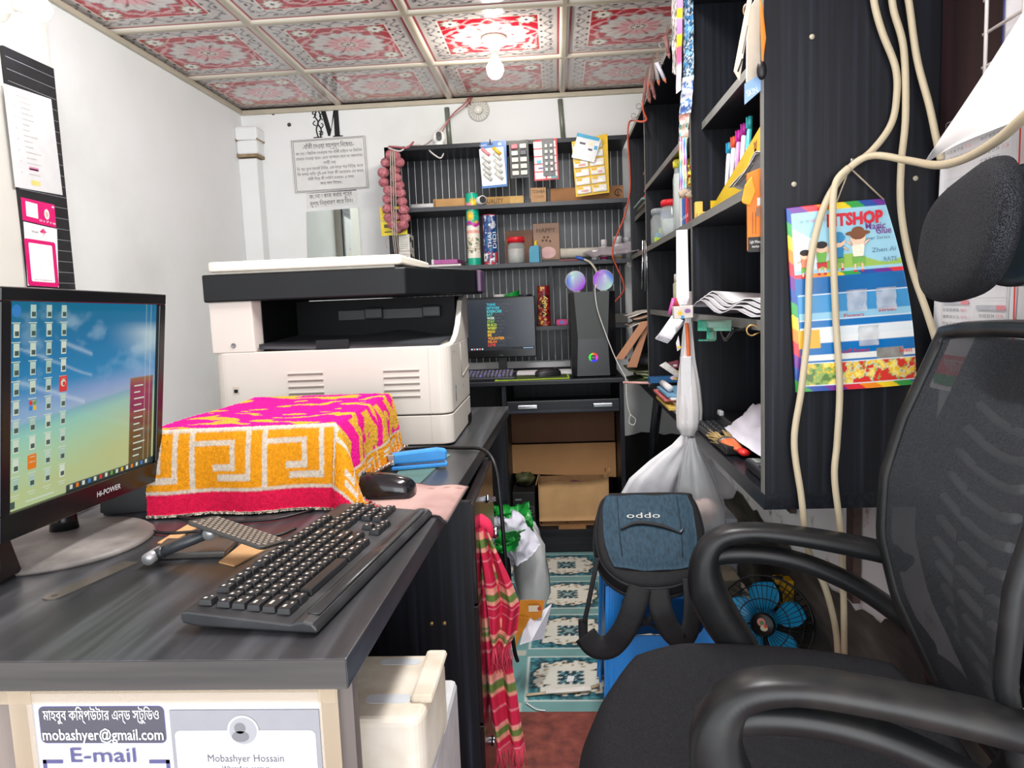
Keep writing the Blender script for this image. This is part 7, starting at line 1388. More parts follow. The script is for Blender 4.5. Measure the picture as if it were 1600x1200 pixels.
for z in (1.40, 1.70): m.tube([(.652, 1.10, z), (.678, 1.10, z)], WR, 0, 5)
tag(ob('wire_rack', m, pm('#d9d2cd', .4), loc=(.65, 1.1, 1.36)), 'white wire grid rack on the reddish panelling', 'rack')
# ================================================================== things in and on the shelf cabinet
Z1, Z2, Z3, Z0 = 1.06, 1.315, 1.572, .735
# ---- end of the cabinet nearest the camera: hanging pouches
def hang(name, c4, Y, label, mat, th=.006, cat='packet', group=None, tilt=0.):
    """a flat hanging thing whose corners (TL TR BR BL) are read from the photograph at depth Y"""
    p = [at(u, v, Y=Y + (tilt if i > 1 else 0)) for i, (u, v) in enumerate(c4)]; m = MB(); m.prism([(q.x, q.z) for q in p[::-1]], th, frame((0, Y, 0), (1, 0, 0), (0, 0, 1)), 0, min(.0015, th / 3))
    o = tag(ob(name, m, mat, loc=tuple(p[0])), label, cat, group); return o, frame((p[3].x, Y - th, p[3].z), (1, 0, 0), (0, 0, 1)), p[2].x - p[3].x, p[0].z - p[3].z
o, T, w, h = hang('clear_pouch', [(1166, 22), (1186, -12), (1187, 142), (1165, 160)], 1.405, 'cream clear pouch with a blue foot hanging on the cabinet front edge', pm('#c9bfae', .3, .15, 8), .008)
m = MB(); m.prism([(-.004, -.006), (w + .001, .018), (w + .001, .046), (-.004, .03)], .001, T); m.text('SKIN', T @ Matrix.Rotation(.35, 4, 'Z'), .011, 1, w * .8, w * .55, .012, .0015); ob('printing', m, [pm('#8fb2dc', .4), pm('#e8eef6', .4)], o)
o, T, w, h = hang('paper_packet', [(1170, -14), (1177, -14), (1155, 128), (1146, 112)], 1.385, 'pointed cream paper packet hanging beside the clear pouch', pm('#d9cdb8', .5, .06), .004); m = MB(); m.tube([at(1160, 92, Y=1.3795), at(1153, 112, Y=1.3795)], .0016, 0, 5); m.tube([at(1168, 40, Y=1.3795), at(1160, 84, Y=1.3795)], .0008, 1, 4); ob('pen', m, [DGREY, GREY], o)
o, T, w, h = hang('orange_strap_pack', [(1186, 2), (1189, 8), (1195, 62), (1190, 100)], 1.375, 'orange edged packet with a black end hanging on the cabinet end panel', pm('#e87a1e', .4), .010); m = MB(); m.ball(at(1190, 110, Y=1.372), .011, 0, 14, None, (.8, .7, 1.5)); ob('black_end', m, BLACK, o)
m = MB(); c = at(1169, 16, Y=1.40); m.tube([c + Vector((.008 * math.cos(w_), 0, .011 * math.sin(w_))) for w_ in np.linspace(-1.2, 4.4, 16)], .0018, 0, 6); tag(ob('curl_hook', m, pm('#a98c6a', .35, 0, metal=.6), loc=c), 'brass curl hook above the pointed paper packet', 'hook')
o, T, w, h = hang('orange_packet', [(1166, 272), (1190, 262), (1190, 380), (1167, 393)], 1.415, 'bright orange packet with black foot hanging below the paper sheets', pm('#ee7b1a', .35, .08, 30), .010)
m = MB(); m.quad(T, -.0005, w + .0005, -.002, h * .18, 0, .0006); m.text('Light Winner', T, .006, 1, w * .8, w * .5, h * .12, .001); m.text('marker', T, .005, 1, w * .5, w * .5, h * .06, .001); m.quad(T, w * .60, w * .85, h * .58, h * .68, 1, .001); m.quad(T, w * .55, w * .7, h * .44, h * .56, 2, .001)
for x in (.28, .48): m.quad(T, w * x, w * (x + .04), h * .22, h * .5, 3, .001)
ob('printing', m, [pm('#211d1b', .4), pm('#e9e5df', .4), pm('#7d7672', .5), pm('#7a3f12', .5)], o)
m = MB(); q = [at(u, v, Y=1.398) for u, v in ((1174, 276), (1180, 300), (1171, 322), (1160, 318), (1158, 315), (1163, 290))]; m.prism([(p.x, p.z) for p in q[::-1]], .006, frame((0, 1.398, 0), (1, 0, 0), (0, 0, 1)), 0, .002); tag(ob('leaf_tag', m, pm('#e2981a', .45, .06, 40), loc=q[0]), 'golden leaf shaped tag in front of the orange packet', 'tag')
# ---- bay one, shelf three: yellow pen display and papers
bx_, by0, by1 = .412, 1.52, 2.05; t = thing('pen_display_box', 'yellow cardboard pen display box with a small bear picture', 'display box', (bx_, 1.75, Z2)); YE = pm('#c9a90f', .45, .05, 10)
F = frame((bx_ + .012, 0, Z2 + .002), (0, -1, 0), (0, 0, 1)); side = [(-by1, 0), (-by0, 0), (-by0, .135), (-by1, .02)]
m = MB(); m.prism(side, .003, F); m.prism(side, .003, frame((bx_ + .062, 0, Z2 + .002), (0, -1, 0), (0, 0, 1))); m.bx(bx_ + .012, bx_ + .062, by0, by1, Z2 + .001, Z2 + .004); m.bx(bx_ + .009, bx_ + .062, by0 - .003, by0, Z2 + .001, Z2 + .137); m.bx(bx_ + .009, bx_ + .062, by1, by1 + .003, Z2 + .001, Z2 + .045); m.bx(bx_ + .02, bx_ + .055, by0 + .02, by0 + .12, Z2 + .004, Z2 + .11, 1); ob('box', m, [YE, CARD], t)
m = MB(); q = F @ Matrix.Translation((0, 0, .0034)); c = (-1.60, .075); m.disc(q, *c, .012, .014, 0); m.disc(q, c[0], c[1] + .017, .010, None, 0); 
for sg in (-1, 1): m.disc(q, c[0] + sg * .009, c[1] + .026, .004, None, 0); m.disc(q, c[0] + sg * .009, c[1] - .014, .005, None, 0)
m.disc(q, c[0], c[1] - .002, .006, None, 1, .0003); m.text('PEN', q, .010, 0, .03, -1.90, .012); m.disc(q, -1.70, .04, .004, None, 0)
ob('bear_picture', m, [pm('#9a5526', .5), pm('#d9a06a', .5)], t)
for k, (body, cap, lb) in enumerate((('#d8d4e8', '#2a93b8', 'clear pen with a blue top'), ('#e3dfe8', '#e25a3a', 'clear pen with an orange top'), ('#d98ac0', '#c02a9a', 'pink pen with a magenta top'), ('#e8dce8', '#a82a90', 'white pen with a purple top'), ('#3fb0b4', '#2fa0a6', 'teal pen with a teal top'))):
    y = 1.97 - k * .05; t2 = thing('pen', lb + ' standing in the yellow display box', 'pen', (bx_ + .035, y, Z2 + .01), 0, 'pens in the display box'); a = Vector((bx_ + .03, y + .01, Z2 + .008)); b_ = Vector((bx_ + .036, y - .02, Z2 + .148 + .004 * k)); m = MB(); m.tube([a, b_], [.0035, .0058, .0062], 0, 8); ob('barrel', m, pm(body, .25), t2); m = MB(); m.tube([b_, b_ + Vector((.001, -.004, .026))], [.0068, .0068, .005], 0, 8); m.box(tuple(b_ + Vector((-.007, -.002, .012))), (.003, .004, .024)); ob('cap', m, pm(cap, .35), t2)
for k, pts in enumerate(([(1.46, .05), (1.52, .035), (1.60, .028), (1.68, .02)], [(1.43, .045), (1.47, .05), (1.53, .03), (1.64, .014)])):
    m = MB(); m.grid([[(XF + .006 + .075 * j / 6, y + .01 * math.sin(j), Z2 + .005 + z * (1 - .3 * (j / 6)) + .004 * math.sin(j * 1.7 + k)) for j in range(7)] for y, z in [tuple(p)[:2] for p in spline([(a, b_, 0) for a, b_ in pts], 5)]], 0, .0015); o = tag(ob('crumpled_paper', m, pm('#dcdadb', .6, .04, 20), loc=(.42, 1.5, Z2 + .01)), ('crumpled white paper in front of the yellow pen box, the upper of two', 'crumpled white printed paper in front of the yellow pen box, the lower of two')[k], 'paper')
k = MB(); k.tube([(XF + .0045, 1.47, Z2 + .040), (XF + .0045, 1.53, Z2 + .026), (XF + .0045, 1.60, Z2 + .02)], .0018, 0, 4, 4); ob('printing', k, TXTG, o)
m = MB(); m.bx(XF + .004, XF + .024, 2.055, 2.075, Z2 + .001, Z2 + .045, 0, .002); m.bx(XF + .004, XF + .03, 2.02, 2.053, Z2 + .001, Z2 + .014, 0, .002); tag(ob('small_tan_box', m, pm('#cfae54', .5), loc=(.4, 2.05, Z2)), 'little tan and yellow box beside the cabinet divider', 'box')
# ---- bay two, middle shelf: jars, tube, booklets
def cab_jar(u, Y, x, r, h, label, lid, fill, name='plastic_jar', lidh=.022): return jar(0, Y, Z2, r, h, label, lid, JAR, fill, lidh, None, name, x)
t = cab_jar(0, 3.00, XF + .050, .046, .115, 'clear jar with a grey lid holding blue and green things', pm('#9aa0a4', .3), None); k = MB()
for q, (dx_, dz) in enumerate(((-.015, .03), (.01, .025), (.0, .05))): k.box((XF + .05 + dx_, 2.995, Z2 + dz), (.028, .03, .03), q, .006)
k.box((XF + .025, 2.965, Z2 + .014), (.024, .02, .022), 2, .004); ob('contents', k, [pm('#2f9cc4', .4), pm('#3fae7a', .4), pm('#b5cf3a', .4)], t)
k = MB(); k.prism([(-.018, 0), (.018, 0), (.006, -.045), (-.002, -.05)], .001, frame((XF + .055, 2.953, Z2 + .125), (1, 0, 0), (0, 0, 1))); ob('blue_tag', k, pm('#5a6fae', .5), t)
cab_jar(0, 2.74, XF + .050, .044, .115, 'clear jar with a ribbed red lid behind the grey-lidded jar', REDL, (.6, pm('#a9b2b0', .5)))
cab_jar(0, 2.60, XF + .075, .040, .115, 'second clear jar with a red lid standing deeper in the shelf', REDL, (.5, pm('#b9bdb8', .5)))
t = jar(0, 2.42, Z2,   .034, .195, 'tall clear tube with a yellow lid in the shelf cabinet', pm('#dcd23a', .35), JAR, (.9, pm('#aeb5ae', .5)), .024, None, 'plastic_tube', XF + .036)
for k, (h, hh, wd) in enumerate((('#c9c4bd', .10, .016), ('#2f5fa0', .085, .012), ('#23458c', .088, .012), ('#b3323a', .090, .014), ('#8f2a34', .09, .012))):
    y = 2.29 - k * .030; m = MB(); m.bx(XF + .004, XF + .075, y, y + wd, Z2 + .001, Z2 + hh, 0, .001); o = tag(ob('booklet', m, pm(h, .5), loc=(XF + .04, y, Z2)), ('pale', 'blue', 'dark blue', 'red', 'dark red')[k] + ' thin booklet standing beside the cabinet divider', 'book', 'booklets beside the divider')
    k2 = MB(); k2.bx(XF + .0035, XF + .0042, y + .002, y + wd - .002, Z2 + hh * .2, Z2 + hh * .3); ob('label', k2, pm('#dcd8d0', .6), o)
# rainbow pen packs and cards on the front edge of the divider
def strip_card(c4, Y, label, cols, name='hanging_card', seed=1, th=.004, rough=.3):
    p = [at(u, v, Y=Y) for u, v in c4]; nu, nv = 14, 60; U, V = uv01(nu, nv); q = [np.array(x) for x in p]; P = (1 - U)[..., None] * (V[..., None] * q[0] + (1 - V)[..., None] * q[3]) + U[..., None] * (V[..., None] * q[1] + (1 - V)[..., None] * q[2]); P[..., 1] += .003 * np.sin(V * 17 + seed)
    return tag(painted(name, P, cols(U, V), vcm(rough), None, th, loc=tuple(p[0])), label, 'card')
def blotch(base, others, su, sv, seed):
    def f(U, V):
        C_ = np.zeros(U.shape + (3,)); C_[:] = lin(base); g = fbm(U * su, V * sv, seed); n = len(others)
        for k, h in enumerate(others): lo = .30 + .4 * (k + .5) / n; C_[abs(g - lo) < .4 / n * .45] = lin(h)
        return C_
    return f
def f_pink(U, V): C_ = ramp(V, [(0, '#cfc8d8'), (.25, '#c9b6d0'), (.3, '#c94a74'), (.45, '#d8607a'), (.55, '#c86aa4'), (1, '#c49ad4')]); lay(C_, (abs(V - .52) < .06) | (abs(V - .80) < .05), '#dcc02e'); return C_
strip_card([(1058, -10), (1067, -10), (1064, 140), (1057, 146)], 2.05, 'long pink and yellow striped card hanging at the top of the divider', f_pink)
strip_card([(1068, -10), (1083, -10), (1084, 118), (1068, 120)], 2.066, 'blue and white blister strip hanging at the top of the divider', blotch('#3a83b8', ['#26486f', '#cfd6dc', '#20303f', '#8fb6cf'], 3, 14, 3))
strip_card([(1049, -10), (1058, -10), (1058, 118), (1051, 112)], 2.072, 'grey bundle of thin metal strips hanging left of the pink card', blotch('#7c7672', ['#a8a29c', '#4e4a48', '#c9c4be'], 5, 6, 5))
strip_card([(1066, 122), (1084, 118), (1080, 175), (1062, 178)], 2.058, 'white folded card with blue print below the blister strip', blotch('#d9d9df', ['#c3c4cc', '#4a6fae', '#e6e6ea'], 2, 4, 6))
strip_card([(1062, 176), (1078, 168), (1074, 222), (1061, 222)], 2.064, 'cream and pink crumpled card in the middle of the divider edge', blotch('#cbb9ac', ['#d98a84', '#b9a898', '#d6cbc0', '#2f9a94'], 2, 4, 7))
def f_rain(U, V):
    C_ = ramp((V * 1.1 + .25 * np.floor(U * 3)) % 1, [(0, '#d94a8a'), (.2, '#7d4ac0'), (.4, '#3f86d6'), (.55, '#3fc0b4'), (.7, '#d9cf4a'), (.85, '#e0705a'), (1, '#d8d4dc')]); C_[abs((U * 3) % 1 - .5) < .12] = lin('#e6e4ea'); return C_
strip_card([(1061, 214), (1073, 214), (1073, 292), (1062, 296)], 2.066, 'rainbow pack of slim pens hanging on the divider edge', f_rain, 'pen_pack')
strip_card([(1074, 258), (1079, 258), (1079, 292), (1074, 294)], 2.072, 'narrow red and green pack beside the rainbow pens', blotch('#b8383a', ['#2f7a4a', '#d9c23a', '#8f2a30'], 1, 8, 2), 'pen_pack')
m = MB(); rr = random.Random(6)
for k in range(3): m.ball(at(1066 + 5 * k, 304 - 3 * (k % 2), Y=2.066), .010, 0, 10, None, (1, .5, 1))
m.v = [(a + rr.uniform(-.003, .003), b_, c_ + rr.uniform(-.003, .003)) for a, b_, c_ in m.v]; tag(ob('crumpled_tape', m, pm('#9c8a78', .6, .1), loc=at(1068, 304, Y=2.066)), 'crumpled brown tape below the rainbow pen pack', 'tape')
# bunches of short pencils hanging from the hooks on the cabinet top
PCB = ['#8a5a58', '#9c8a84', '#7d6a66', '#a9a29e', '#c3c0cc', '#a06a66']
for k, (u0, v0, u1, v1, Y, c1, tip) in enumerate(((1024, 98, 1030, 134, 2.80, 3, 1), (1026, 98, 1041, 130, 2.78, 4, 1), (1021, 99, 1020, 140, 2.82, 2, 1), (1018, 99, 1013, 138, 2.84, 1, 1), (1015, 112, 1013, 160, 2.86, 0, 0), (1012, 118, 1016, 162, 2.88, 5, 0), (1010, 120, 1006, 160, 2.90, 5, 0), (1017, 125, 1024, 156, 2.86, 0, 0), (1008, 126, 1005, 166, 2.92, 0, 0), (1041, 60, 1044, 84, 2.60, 3, 0), (1040, 56, 1046, 92, 2.62, 0, 0), (1043, 58, 1042, 80, 2.58, 1, 0))):
    Y = .360 * 1156 / (max(u0, u1) - 868); a, b_ = at(u0, v0, Y=Y), at(u1, v1, Y=Y); t2 = thing('pencil', ('pale' if c1 in (3, 4) else 'reddish' if c1 in (0, 5) else 'grey brown') + ' short pencil hanging in the bunch on the cabinet top edge', 'pencil', a, 0, 'pencils in the hanging bunches')
    t2['label'] = ['silver pencil with orange tip, second from the right in the hanging bunch', 'white pencil with orange tip, rightmost of the hanging bunch', 'grey brown pencil in the middle of the hanging bunch, upper row', 'pale brown pencil at the left of the upper row of the bunch', 'reddish pencil hanging below the middle of the bunch', 'thin red pencil hanging beside the lower middle of the bunch', 'red pencil at the lower left of the hanging bunch', 'reddish pencil leaning right in the lower row of the bunch', 'lowest reddish pencil beside the red wire', 'pale pencil hanging from the hook above the bunch', 'long reddish pencil hanging from the hook above the bunch', 'grey brown pencil hanging from the hook above the bunch'][k]
    m = MB(); e = a.lerp(b_, .78); m.tube([a, e], .0062, 0, 6); ob('shaft', m, pm(PCB[c1], .4), t2); m = MB(); m.tube([e, b_], [.0062, .0012], 0, 6); ob('tip', m, pm('#c06a4a' if tip else '#8f5a52', .5), t2)
    m = MB(); m.tube([a + Vector((0, 0, .004)), a + Vector((.004, .0, .022)), a + Vector((.006, 0, .035))], .0012, 0, 4); ob('string', m, pm('#8a6a58', .7), t2)
for k, (u, v, Y, r, lb) in enumerate(((1035, 70, 2.62, .010, 'curl hook on the cabinet top beside the upper pencils'), (1028, 99, 2.78, .008, 'curl hook that carries the pencil bunch'), (998, 166, 3.42, .010, 'curl hook on the cabinet top above the red wire bend'), (990, 181, 3.55, .010, 'curl hook at the far end of the cabinet top'), (983, 414, 3.70, .011, 'curl hook under the middle wall shelf end'), (1175, 516, 1.43, .010, 'brass curl hook under the paper shelf at the end panel'))):
    c = at(u, v, X=XF - .022) if k < 4 else at(u, v, Y=Y); m = MB(); m.tube([c + Vector((r * math.cos(w_), 0, r * math.sin(w_))) for w_ in np.linspace(.3, 5.3, 16)] + [c + Vector((.02, 0, -.002))], .0016, 0, 5); tag(ob('curl_hook', m, pm('#a39a92' if k < 5 else '#b5925a', .35, 0, metal=.6), loc=c), lb, 'hook')
# ---- bay three: packets, envelopes, papers
for x0, z0, z1, h, lb in ((.005, 1.502, 1.512, '#9c9284', 'tan booklet at the bottom of the pile high at the cabinet far end'), (-.01, 1.513, 1.522, '#7e9490', 'grey green booklet jutting out of the pile high at the cabinet far end'), (.005, 1.523, 1.535, '#c0383f', 'red booklet on top of the pile high at the cabinet far end')):
    m = MB(); m.bx(XF + x0, XF + x0 + .085, 3.16, 3.48, z0, z1, 0, .002); tag(ob('booklet', m, pm(h, .6), loc=(.42, 3.3, z0)), lb, 'book', 'booklets at the cabinet far end')
m = MB(); m.box((XF + .035, 3.16, 1.575), (.05, .03, .075), 0, .004, None, Matrix.Rotation(.25, 4, 'Y')); o = tag(ob('paper_packet', m, pm('#cfccd0', .5, .1, 40), loc=(.41, 3.16, 1.535)), 'white and red printed packet on the booklets at the cabinet far end', 'packet'); k = MB(); k.box((XF + .012, 3.144, 1.575), (.012, .002, .06), 0, 0, None, Matrix.Rotation(.25, 4, 'Y')); ob('printing', k, pm('#c23a46', .5), o)
m = MB(); m.prism([(0, 0), (.05, 0), (.05, .075)], .06, frame((XF + .004, 3.24, 1.625), (1, 0, 0), (0, 0, 1)), 0, .002); tag(ob('tan_wedge_box', m, CARD, loc=(.4, 3.2, 1.625)), 'tan triangular box corner above the white and red packet', 'box')
for k, (z, c1) in enumerate(((1.001, '#cfc9bd'), (1.012, '#b9ab9a'), (1.022, '#d6d1c8'), (1.033, '#c4a08a'), (1.044, '#dcd8d0'))):
    m = MB(); P = [[(XF - .07 + .02 * ((k * 3) % 4) + .2 * i / 7, 3.16 + .05 * (k % 3) + .24 * j / 5, z + .006 + .004 * math.sin(i * 1.1 + k) - .016 * max(0, 1 - i / 2.0)) for j in range(6)] for i in range(8)]; m.grid(P, 0, .006); tag(ob('paper_file', m, pm(c1, .7, .08, 30), loc=(XF, 3.28, z)), ('lowest', 'second', 'middle', 'fourth', 'topmost')[k] + ' curled file in the paper pile above the brown envelopes', 'file', 'files piled at the cabinet far end')
for k, (c4, lb) in enumerate((([(1001, 503), (1017, 500), (974, 562), (961, 561)], 'brown cardboard envelope hanging out of the file pile, left one'), ([(1008, 510), (1016, 503), (995, 574), (979, 574)], 'brown cardboard envelope hanging out of the file pile, right one'))):
    hang('cardboard_envelope', c4, 3.14 + .03 * k, lb, pm('#c08a68', .7, .06, 14), .006, 'envelope', None)
for k, (z, c1, lb) in enumerate(((.738, '#6f7a5c', 'lowest green grey file'), (.752, '#8aa86a', 'green file'), (.768, '#a7ab86', 'pale olive file'), (.784, '#8f9474', 'topmost olive file'))):
    m = MB(); P = [[(XF - .065 + .03 * ((k * 2) % 3) + .22 * i / 6, 3.2 + .03 * k + .26 * j / 5, z + .010 + .006 * math.sin(i + k) * (i < 4)) for j in range(6)] for i in range(7)]; m.grid(P, 0, .008); tag(ob('paper_file', m, pm(c1, .7, .12, 20), loc=(XF, 3.3, z)), lb + ' in the low pile beside the computer tower', 'file', 'files in the low pile')
m = MB(); m.ball((XF + .05, 3.35, .83), .075, 0, 18, None, (1.5, 1.2, .42)); tag(ob('dark_cloth', m, pm('#3b3d40', .8, .1), loc=(XF + .05, 3.35, .80)), 'dark grey cloth heap on the low file pile', 'cloth')
t = thing('metal_strips', 'pair of shiny metal strips hanging at the far divider', 'strip', at(1007, 372, Y=3.09))
for k, (u0, u1, v1) in enumerate(((1005, 1003, 452), (1008, 1008, 455), (1010, 1012, 448))): m = MB(); m.tube([at(u0, 376, Y=3.09), at(u1, v1, Y=3.088)], [.004, .006, .003], 0, 6, 0, None, .4); ob('strip', m, CHROME if k % 2 == 0 else STEEL, t)
# ---- bay two, lower shelves
bottle(0, 2.62, Z1, .026, .125, 'small bottle of brown liquid with a red label in the shelf cabinet', pm('#a8a488', .25, .06), pm('#cfcabb', .4), 'ink_bottle', .22, (.08, .45, pm('#d0514a', .5)), None, XF + .055)
m = MB(); m.bx(XF - .004, XF + .035, 2.10, 2.20, Z1 + .001, Z1 + .062, 0, .002); o = tag(ob('ink_carton', m, pm('#d6d0cc', .45), loc=(.39, 2.1, Z1)), 'small printed carton in front of the divider below the paper strips', 'box')
o, T, w, h = hang('ink_carton', [(1050, 479), (1081, 477), (1081, 496), (1051, 498)], 2.05, 'flat printed carton with yellow and blue marks on the divider edge', pm('#cfc6bd', .45), .03, 'box'); m = MB(); m.disc(T, w * .3, h * .45, .006, None, 0, .0006); m.quad(T, w * .35, w * .5, 0, h * .25, 1, .0006); m.disc(T, w * .68, h * .62, .008, .006, 2, .0006); m.quad(T, w * .95, w, h * .0, h, 3, .0006); ob('printing', m, [pm('#e2b52a', .5), pm('#3a8fc4', .5), pm('#8f5f9a', .5), pm('#3f3850', .5)], o)
m = MB(); m.tube([at(1046, 492, Y=2.2), at(1053, 466, Y=2.2)], .006, 0, 8); tag(ob('pink_pen', m, pm('#c9579a', .35), loc=at(1046, 492, Y=2.2)), 'pink pen leaning beside the small printed carton', 'pen')
for k in range(4):
    a, b_, c, d = at(1024 + 1.5 * k, 528 - 1.6 * k, Y=2.06 - .006 * k), at(1043 + 2 * k, 535 - 2 * k, Y=2.03 - .006 * k), at(1068, 505 - 1.5 * k, Y=2.10), at(1050, 497 - 1.5 * k, Y=2.16); m = MB(); m.grid([[tuple(a), tuple(d)], [tuple(b_), tuple(c)]], 0, .003); tag(ob('white_envelope', m, pm('#dedde4', .6, .02), loc=a), ('lowest', 'second lowest', 'second highest', 'topmost')[k] + ' white envelope of the bunch tilting off the cabinet divider', 'envelope', 'white envelopes at the divider')
for k, (x0, y0, lx, ly, z0, z1, h, lb, nm) in enumerate(((-.01, 2.30, .12, .3, .737, .747, '#b9b2a0', 'grey cream booklet at the bottom of the pile', 'book'), (-.03, 2.36, .13, .3, .748, .758, '#d3b45a', 'yellow booklet low in the pile', 'book'), (-.005, 2.28, .12, .28, .759, .768, '#d6c9a0', 'cream booklet in the middle of the pile', 'book'), (-.035, 2.42, .14, .28, .769, .777, '#cf6f70', 'red edged notebook in the pile', 'notebook'), (-.02, 2.38, .13, .26, .778, .785, '#e4e2e6', 'white notebook in the pile', 'notebook'), (-.03, 2.40, .13, .24, .786, .795, '#6d9fbf', 'light blue notebook on top of the pile', 'notebook'), (-.045, 2.72, .10, .06, .796, .816, '#1d5a8c', 'blue end box lying on the light blue notebook', 'book'))):
    m = MB(); m.box((0, 0, 0), (lx, ly, z1 - z0), 0, .0015); m.box((-lx / 2 + .003, 0, 0), (.004, ly * .98, (z1 - z0) * .7), 1); tag(ob('book', m, [pm(h, .55), PAPER], loc=(XF + x0 + lx / 2, y0 + ly / 2, (z0 + z1) / 2), local=True), lb + ' behind the white hanging bag', nm, 'books piled at the low shelf')
m = MB(); m.tube([(XF - .012, 2.62, .808), (XF - .012, 2.45, .808)], .011, 0, 14); tag(ob('paper_roll', m, PAPER, loc=(XF, 2.5, .797)), 'small white roll lying on the light blue notebook', 'roll')
m = MB(); m.tube([(XF - .13, 2.85, .788), (XF - .03, 2.80, .788)], .005, 0, 8); tag(ob('pink_pencil', m, pm('#d6a6a0', .5), loc=(XF - .08, 2.8, .783)), 'pale pink pencil poking out of the book pile', 'pencil')
for k, (c4, h, lb) in enumerate((([(1030, 571), (1040, 565), (1062, 582), (1058, 590)], '#d6d2cc', 'white wrapper sticking out behind the white hanging bag'), ([(1044, 566), (1060, 562), (1061, 575), (1048, 576)], '#7a2236', 'dark red sweet packet behind the white hanging bag'), ([(1046, 590), (1060, 582), (1060, 588), (1050, 594)], '#c9b8c0', 'pinkish wrapper scrap behind the white hanging bag'), ([(1056, 536), (1060, 524), (1063, 545), (1058, 549)], '#d8d2d4', 'small white tag hanging beside the white bag'))):
    o, T, w, h2 = hang('wrapper', c4, 2.11 + .006 * k if k != 3 else 2.04, lb, pm(h, .4, .15, 60), .004, 'wrapper'); m = MB(); m.disc(T, abs(w) * .5, h2 * .5, .006, .003, 0, .0006); ob('printing', m, pm('#d9b23a' if k != 1 else '#d8c6c8', .5), o)
# ---- bay one, paper shelf
for k in range(4):
    m = MB(); P = [[(XF - .012 + .012 * k + .24 * i / 9, 1.425 + .01 * k + .60 * j / 11, Z1 + .003 + .007 * k + .034 * math.exp(-((j - 9.0) / 2.4) ** 2) * (1 - i / 14) + .016 * math.exp(-((j - 2.5) / 1.8) ** 2) * (1 - i / 12)) for j in range(12)] for i in range(10)]; m.grid([r[::-1] for r in P], 0, .002); tag(ob('paper_sheet', m, pm(['#cfccd2', '#e2e1e4', '#d8d6da', '#ebebec'][k], .65, .03, 20), loc=(.5, 1.7, Z1)), ('lowest', 'second', 'third', 'topmost')[k] + ' curled white paper in the pile on the cabinet shelf', 'paper', 'curled papers on the cabinet shelf')
m = MB(); GP = clear('green_polythene', '#2f8a72', .75, .25); m.grid([[tuple(at(u + 5 * math.sin(j), v, X=XF - .006 - .004 * j)) for j, u in enumerate((1090, 1104, 1118, 1132, 1146))] for v in (500, 505, 511, 517)], 0, .0006); m.grid([[tuple(at(u, v, X=XF - .012)) for u in (1104, 1112, 1119)] for v in (512, 522, 531)], 0, .0006); m.grid([[tuple(at(u, v, X=XF - .02)) for u in (1091, 1104, 1117)] for v in (530, 533)], 0, .0006); tag(ob('green_plastic', m, GP, loc=at(1110, 510, X=XF)), 'sheer green plastic wrap hanging off the paper shelf', 'plastic wrap')
m = MB(); m.tube([at(1128, 518, X=XF - .008), at(1134, 531, X=XF - .008), at(1142, 522, X=XF - .008), at(1146, 514, X=XF - .008)], .004, 0, 6, 5); m.tube([at(1145, 517, X=XF - .006), at(1172, 512, X=XF - .006)], .003, 0, 6); tag(ob('black_strap', m, BLACKG, loc=at(1135, 520, X=XF)), 'glossy black strap looped under the paper shelf', 'strap')
# ---- bay one, bottom shelf
nu, nv = 36, 30; U, V = uv01(nu, nv); g = fbm(U * 4, V * 4, 14); g2 = fbm(U * 9, V * 7, 17); mask = np.clip(np.sin(np.clip(U, 0, 1) * PI), 0, 1) ** .5 * np.clip(np.sin(V * PI), 0, 1) ** .5
P = np.stack([XF + .035 + U * .20 + .02 * g2, 1.42 + V * .50 + .05 * (g - .5), Z0 + .030 + mask * (.03 + .07 * g + .075 * abs(np.sin(U * 6 + V * 7 + 4 * g)) * g2 + .035 * np.clip((.4 - V) * 6, 0, 1))], -1); m = MB(); m.grid(P[::-1], 0, .003); tag(ob('white_cloth', m, pm('#d6d5e0', .8, .03), loc=(.5, 1.65, Z0 + .03)), 'crumpled white cloth on the bottom shelf of the cabinet', 'cloth')
m = MB(); m.bx(XF + .05, XF + .17, 1.82, 2.05, Z0 + .001, Z0 + .055, 0, .003); o = tag(ob('black_case', m, BLACK, loc=(.5, 1.95, Z0)), 'black case with a clear stone behind the old keyboard', 'case'); k = MB(); k.box((XF + .052, 1.99, Z0 + .06), (.012, .03, .014), 0, .003); ob('clear_stone', k, pm('#b5b8ba', .1), o)
m = MB(); t = thing('keypad', 'black keyboard end lying on the bottom shelf by the divider', 'keyboard', (XF + .05, 1.95, Z0)); m.bx(XF + .004, XF + .075, 1.72, 2.07, Z0 + .001, Z0 + .022, 0, .004, Matrix.Identity(4)); ob('body', m, BLACK, t); m = MB()
for i in range(6):
    for j in range(4): m.box((XF + .003, 1.88 + .034 * i, 0) if False else (XF + .014 + .015 * j, 1.885 + .032 * i, Z0 + .026), (.012, .026, .009), 0, .002, seg=1)
ob('keys', m, pm('#26282b', .35), t)
t = thing('paint_brush', 'brush with orange handle and red tip on the bottom shelf', 'brush', (XF + .06, 1.72, Z0)); b0, b1 = Vector((XF + .030, 1.74, Z0 + .014)), Vector((XF + .035, 1.52, Z0 + .016))
a, b_ = at(1140, 692, Z=Z0 + .02), at(1165, 708, Z=Z0 + .015); d_ = (b_ - a).normalized(); a0 = a - d_ * .01
m = MB(); m.tube([a0, a.lerp(b_, .35), a.lerp(b_, .62), a.lerp(b_, .80)], [.022, .019, .011, .011], 0, 12, 4, flat=.5); ob('handle', m, pm('#cf6a3c', .45), t); m = MB(); m.tube([a.lerp(b_, .76), b_, b_ + d_ * .006], [.012, .013, .008], 0, 12, flat=.6); ob('handle_tip', m, pm('#dd2a26', .35), t)
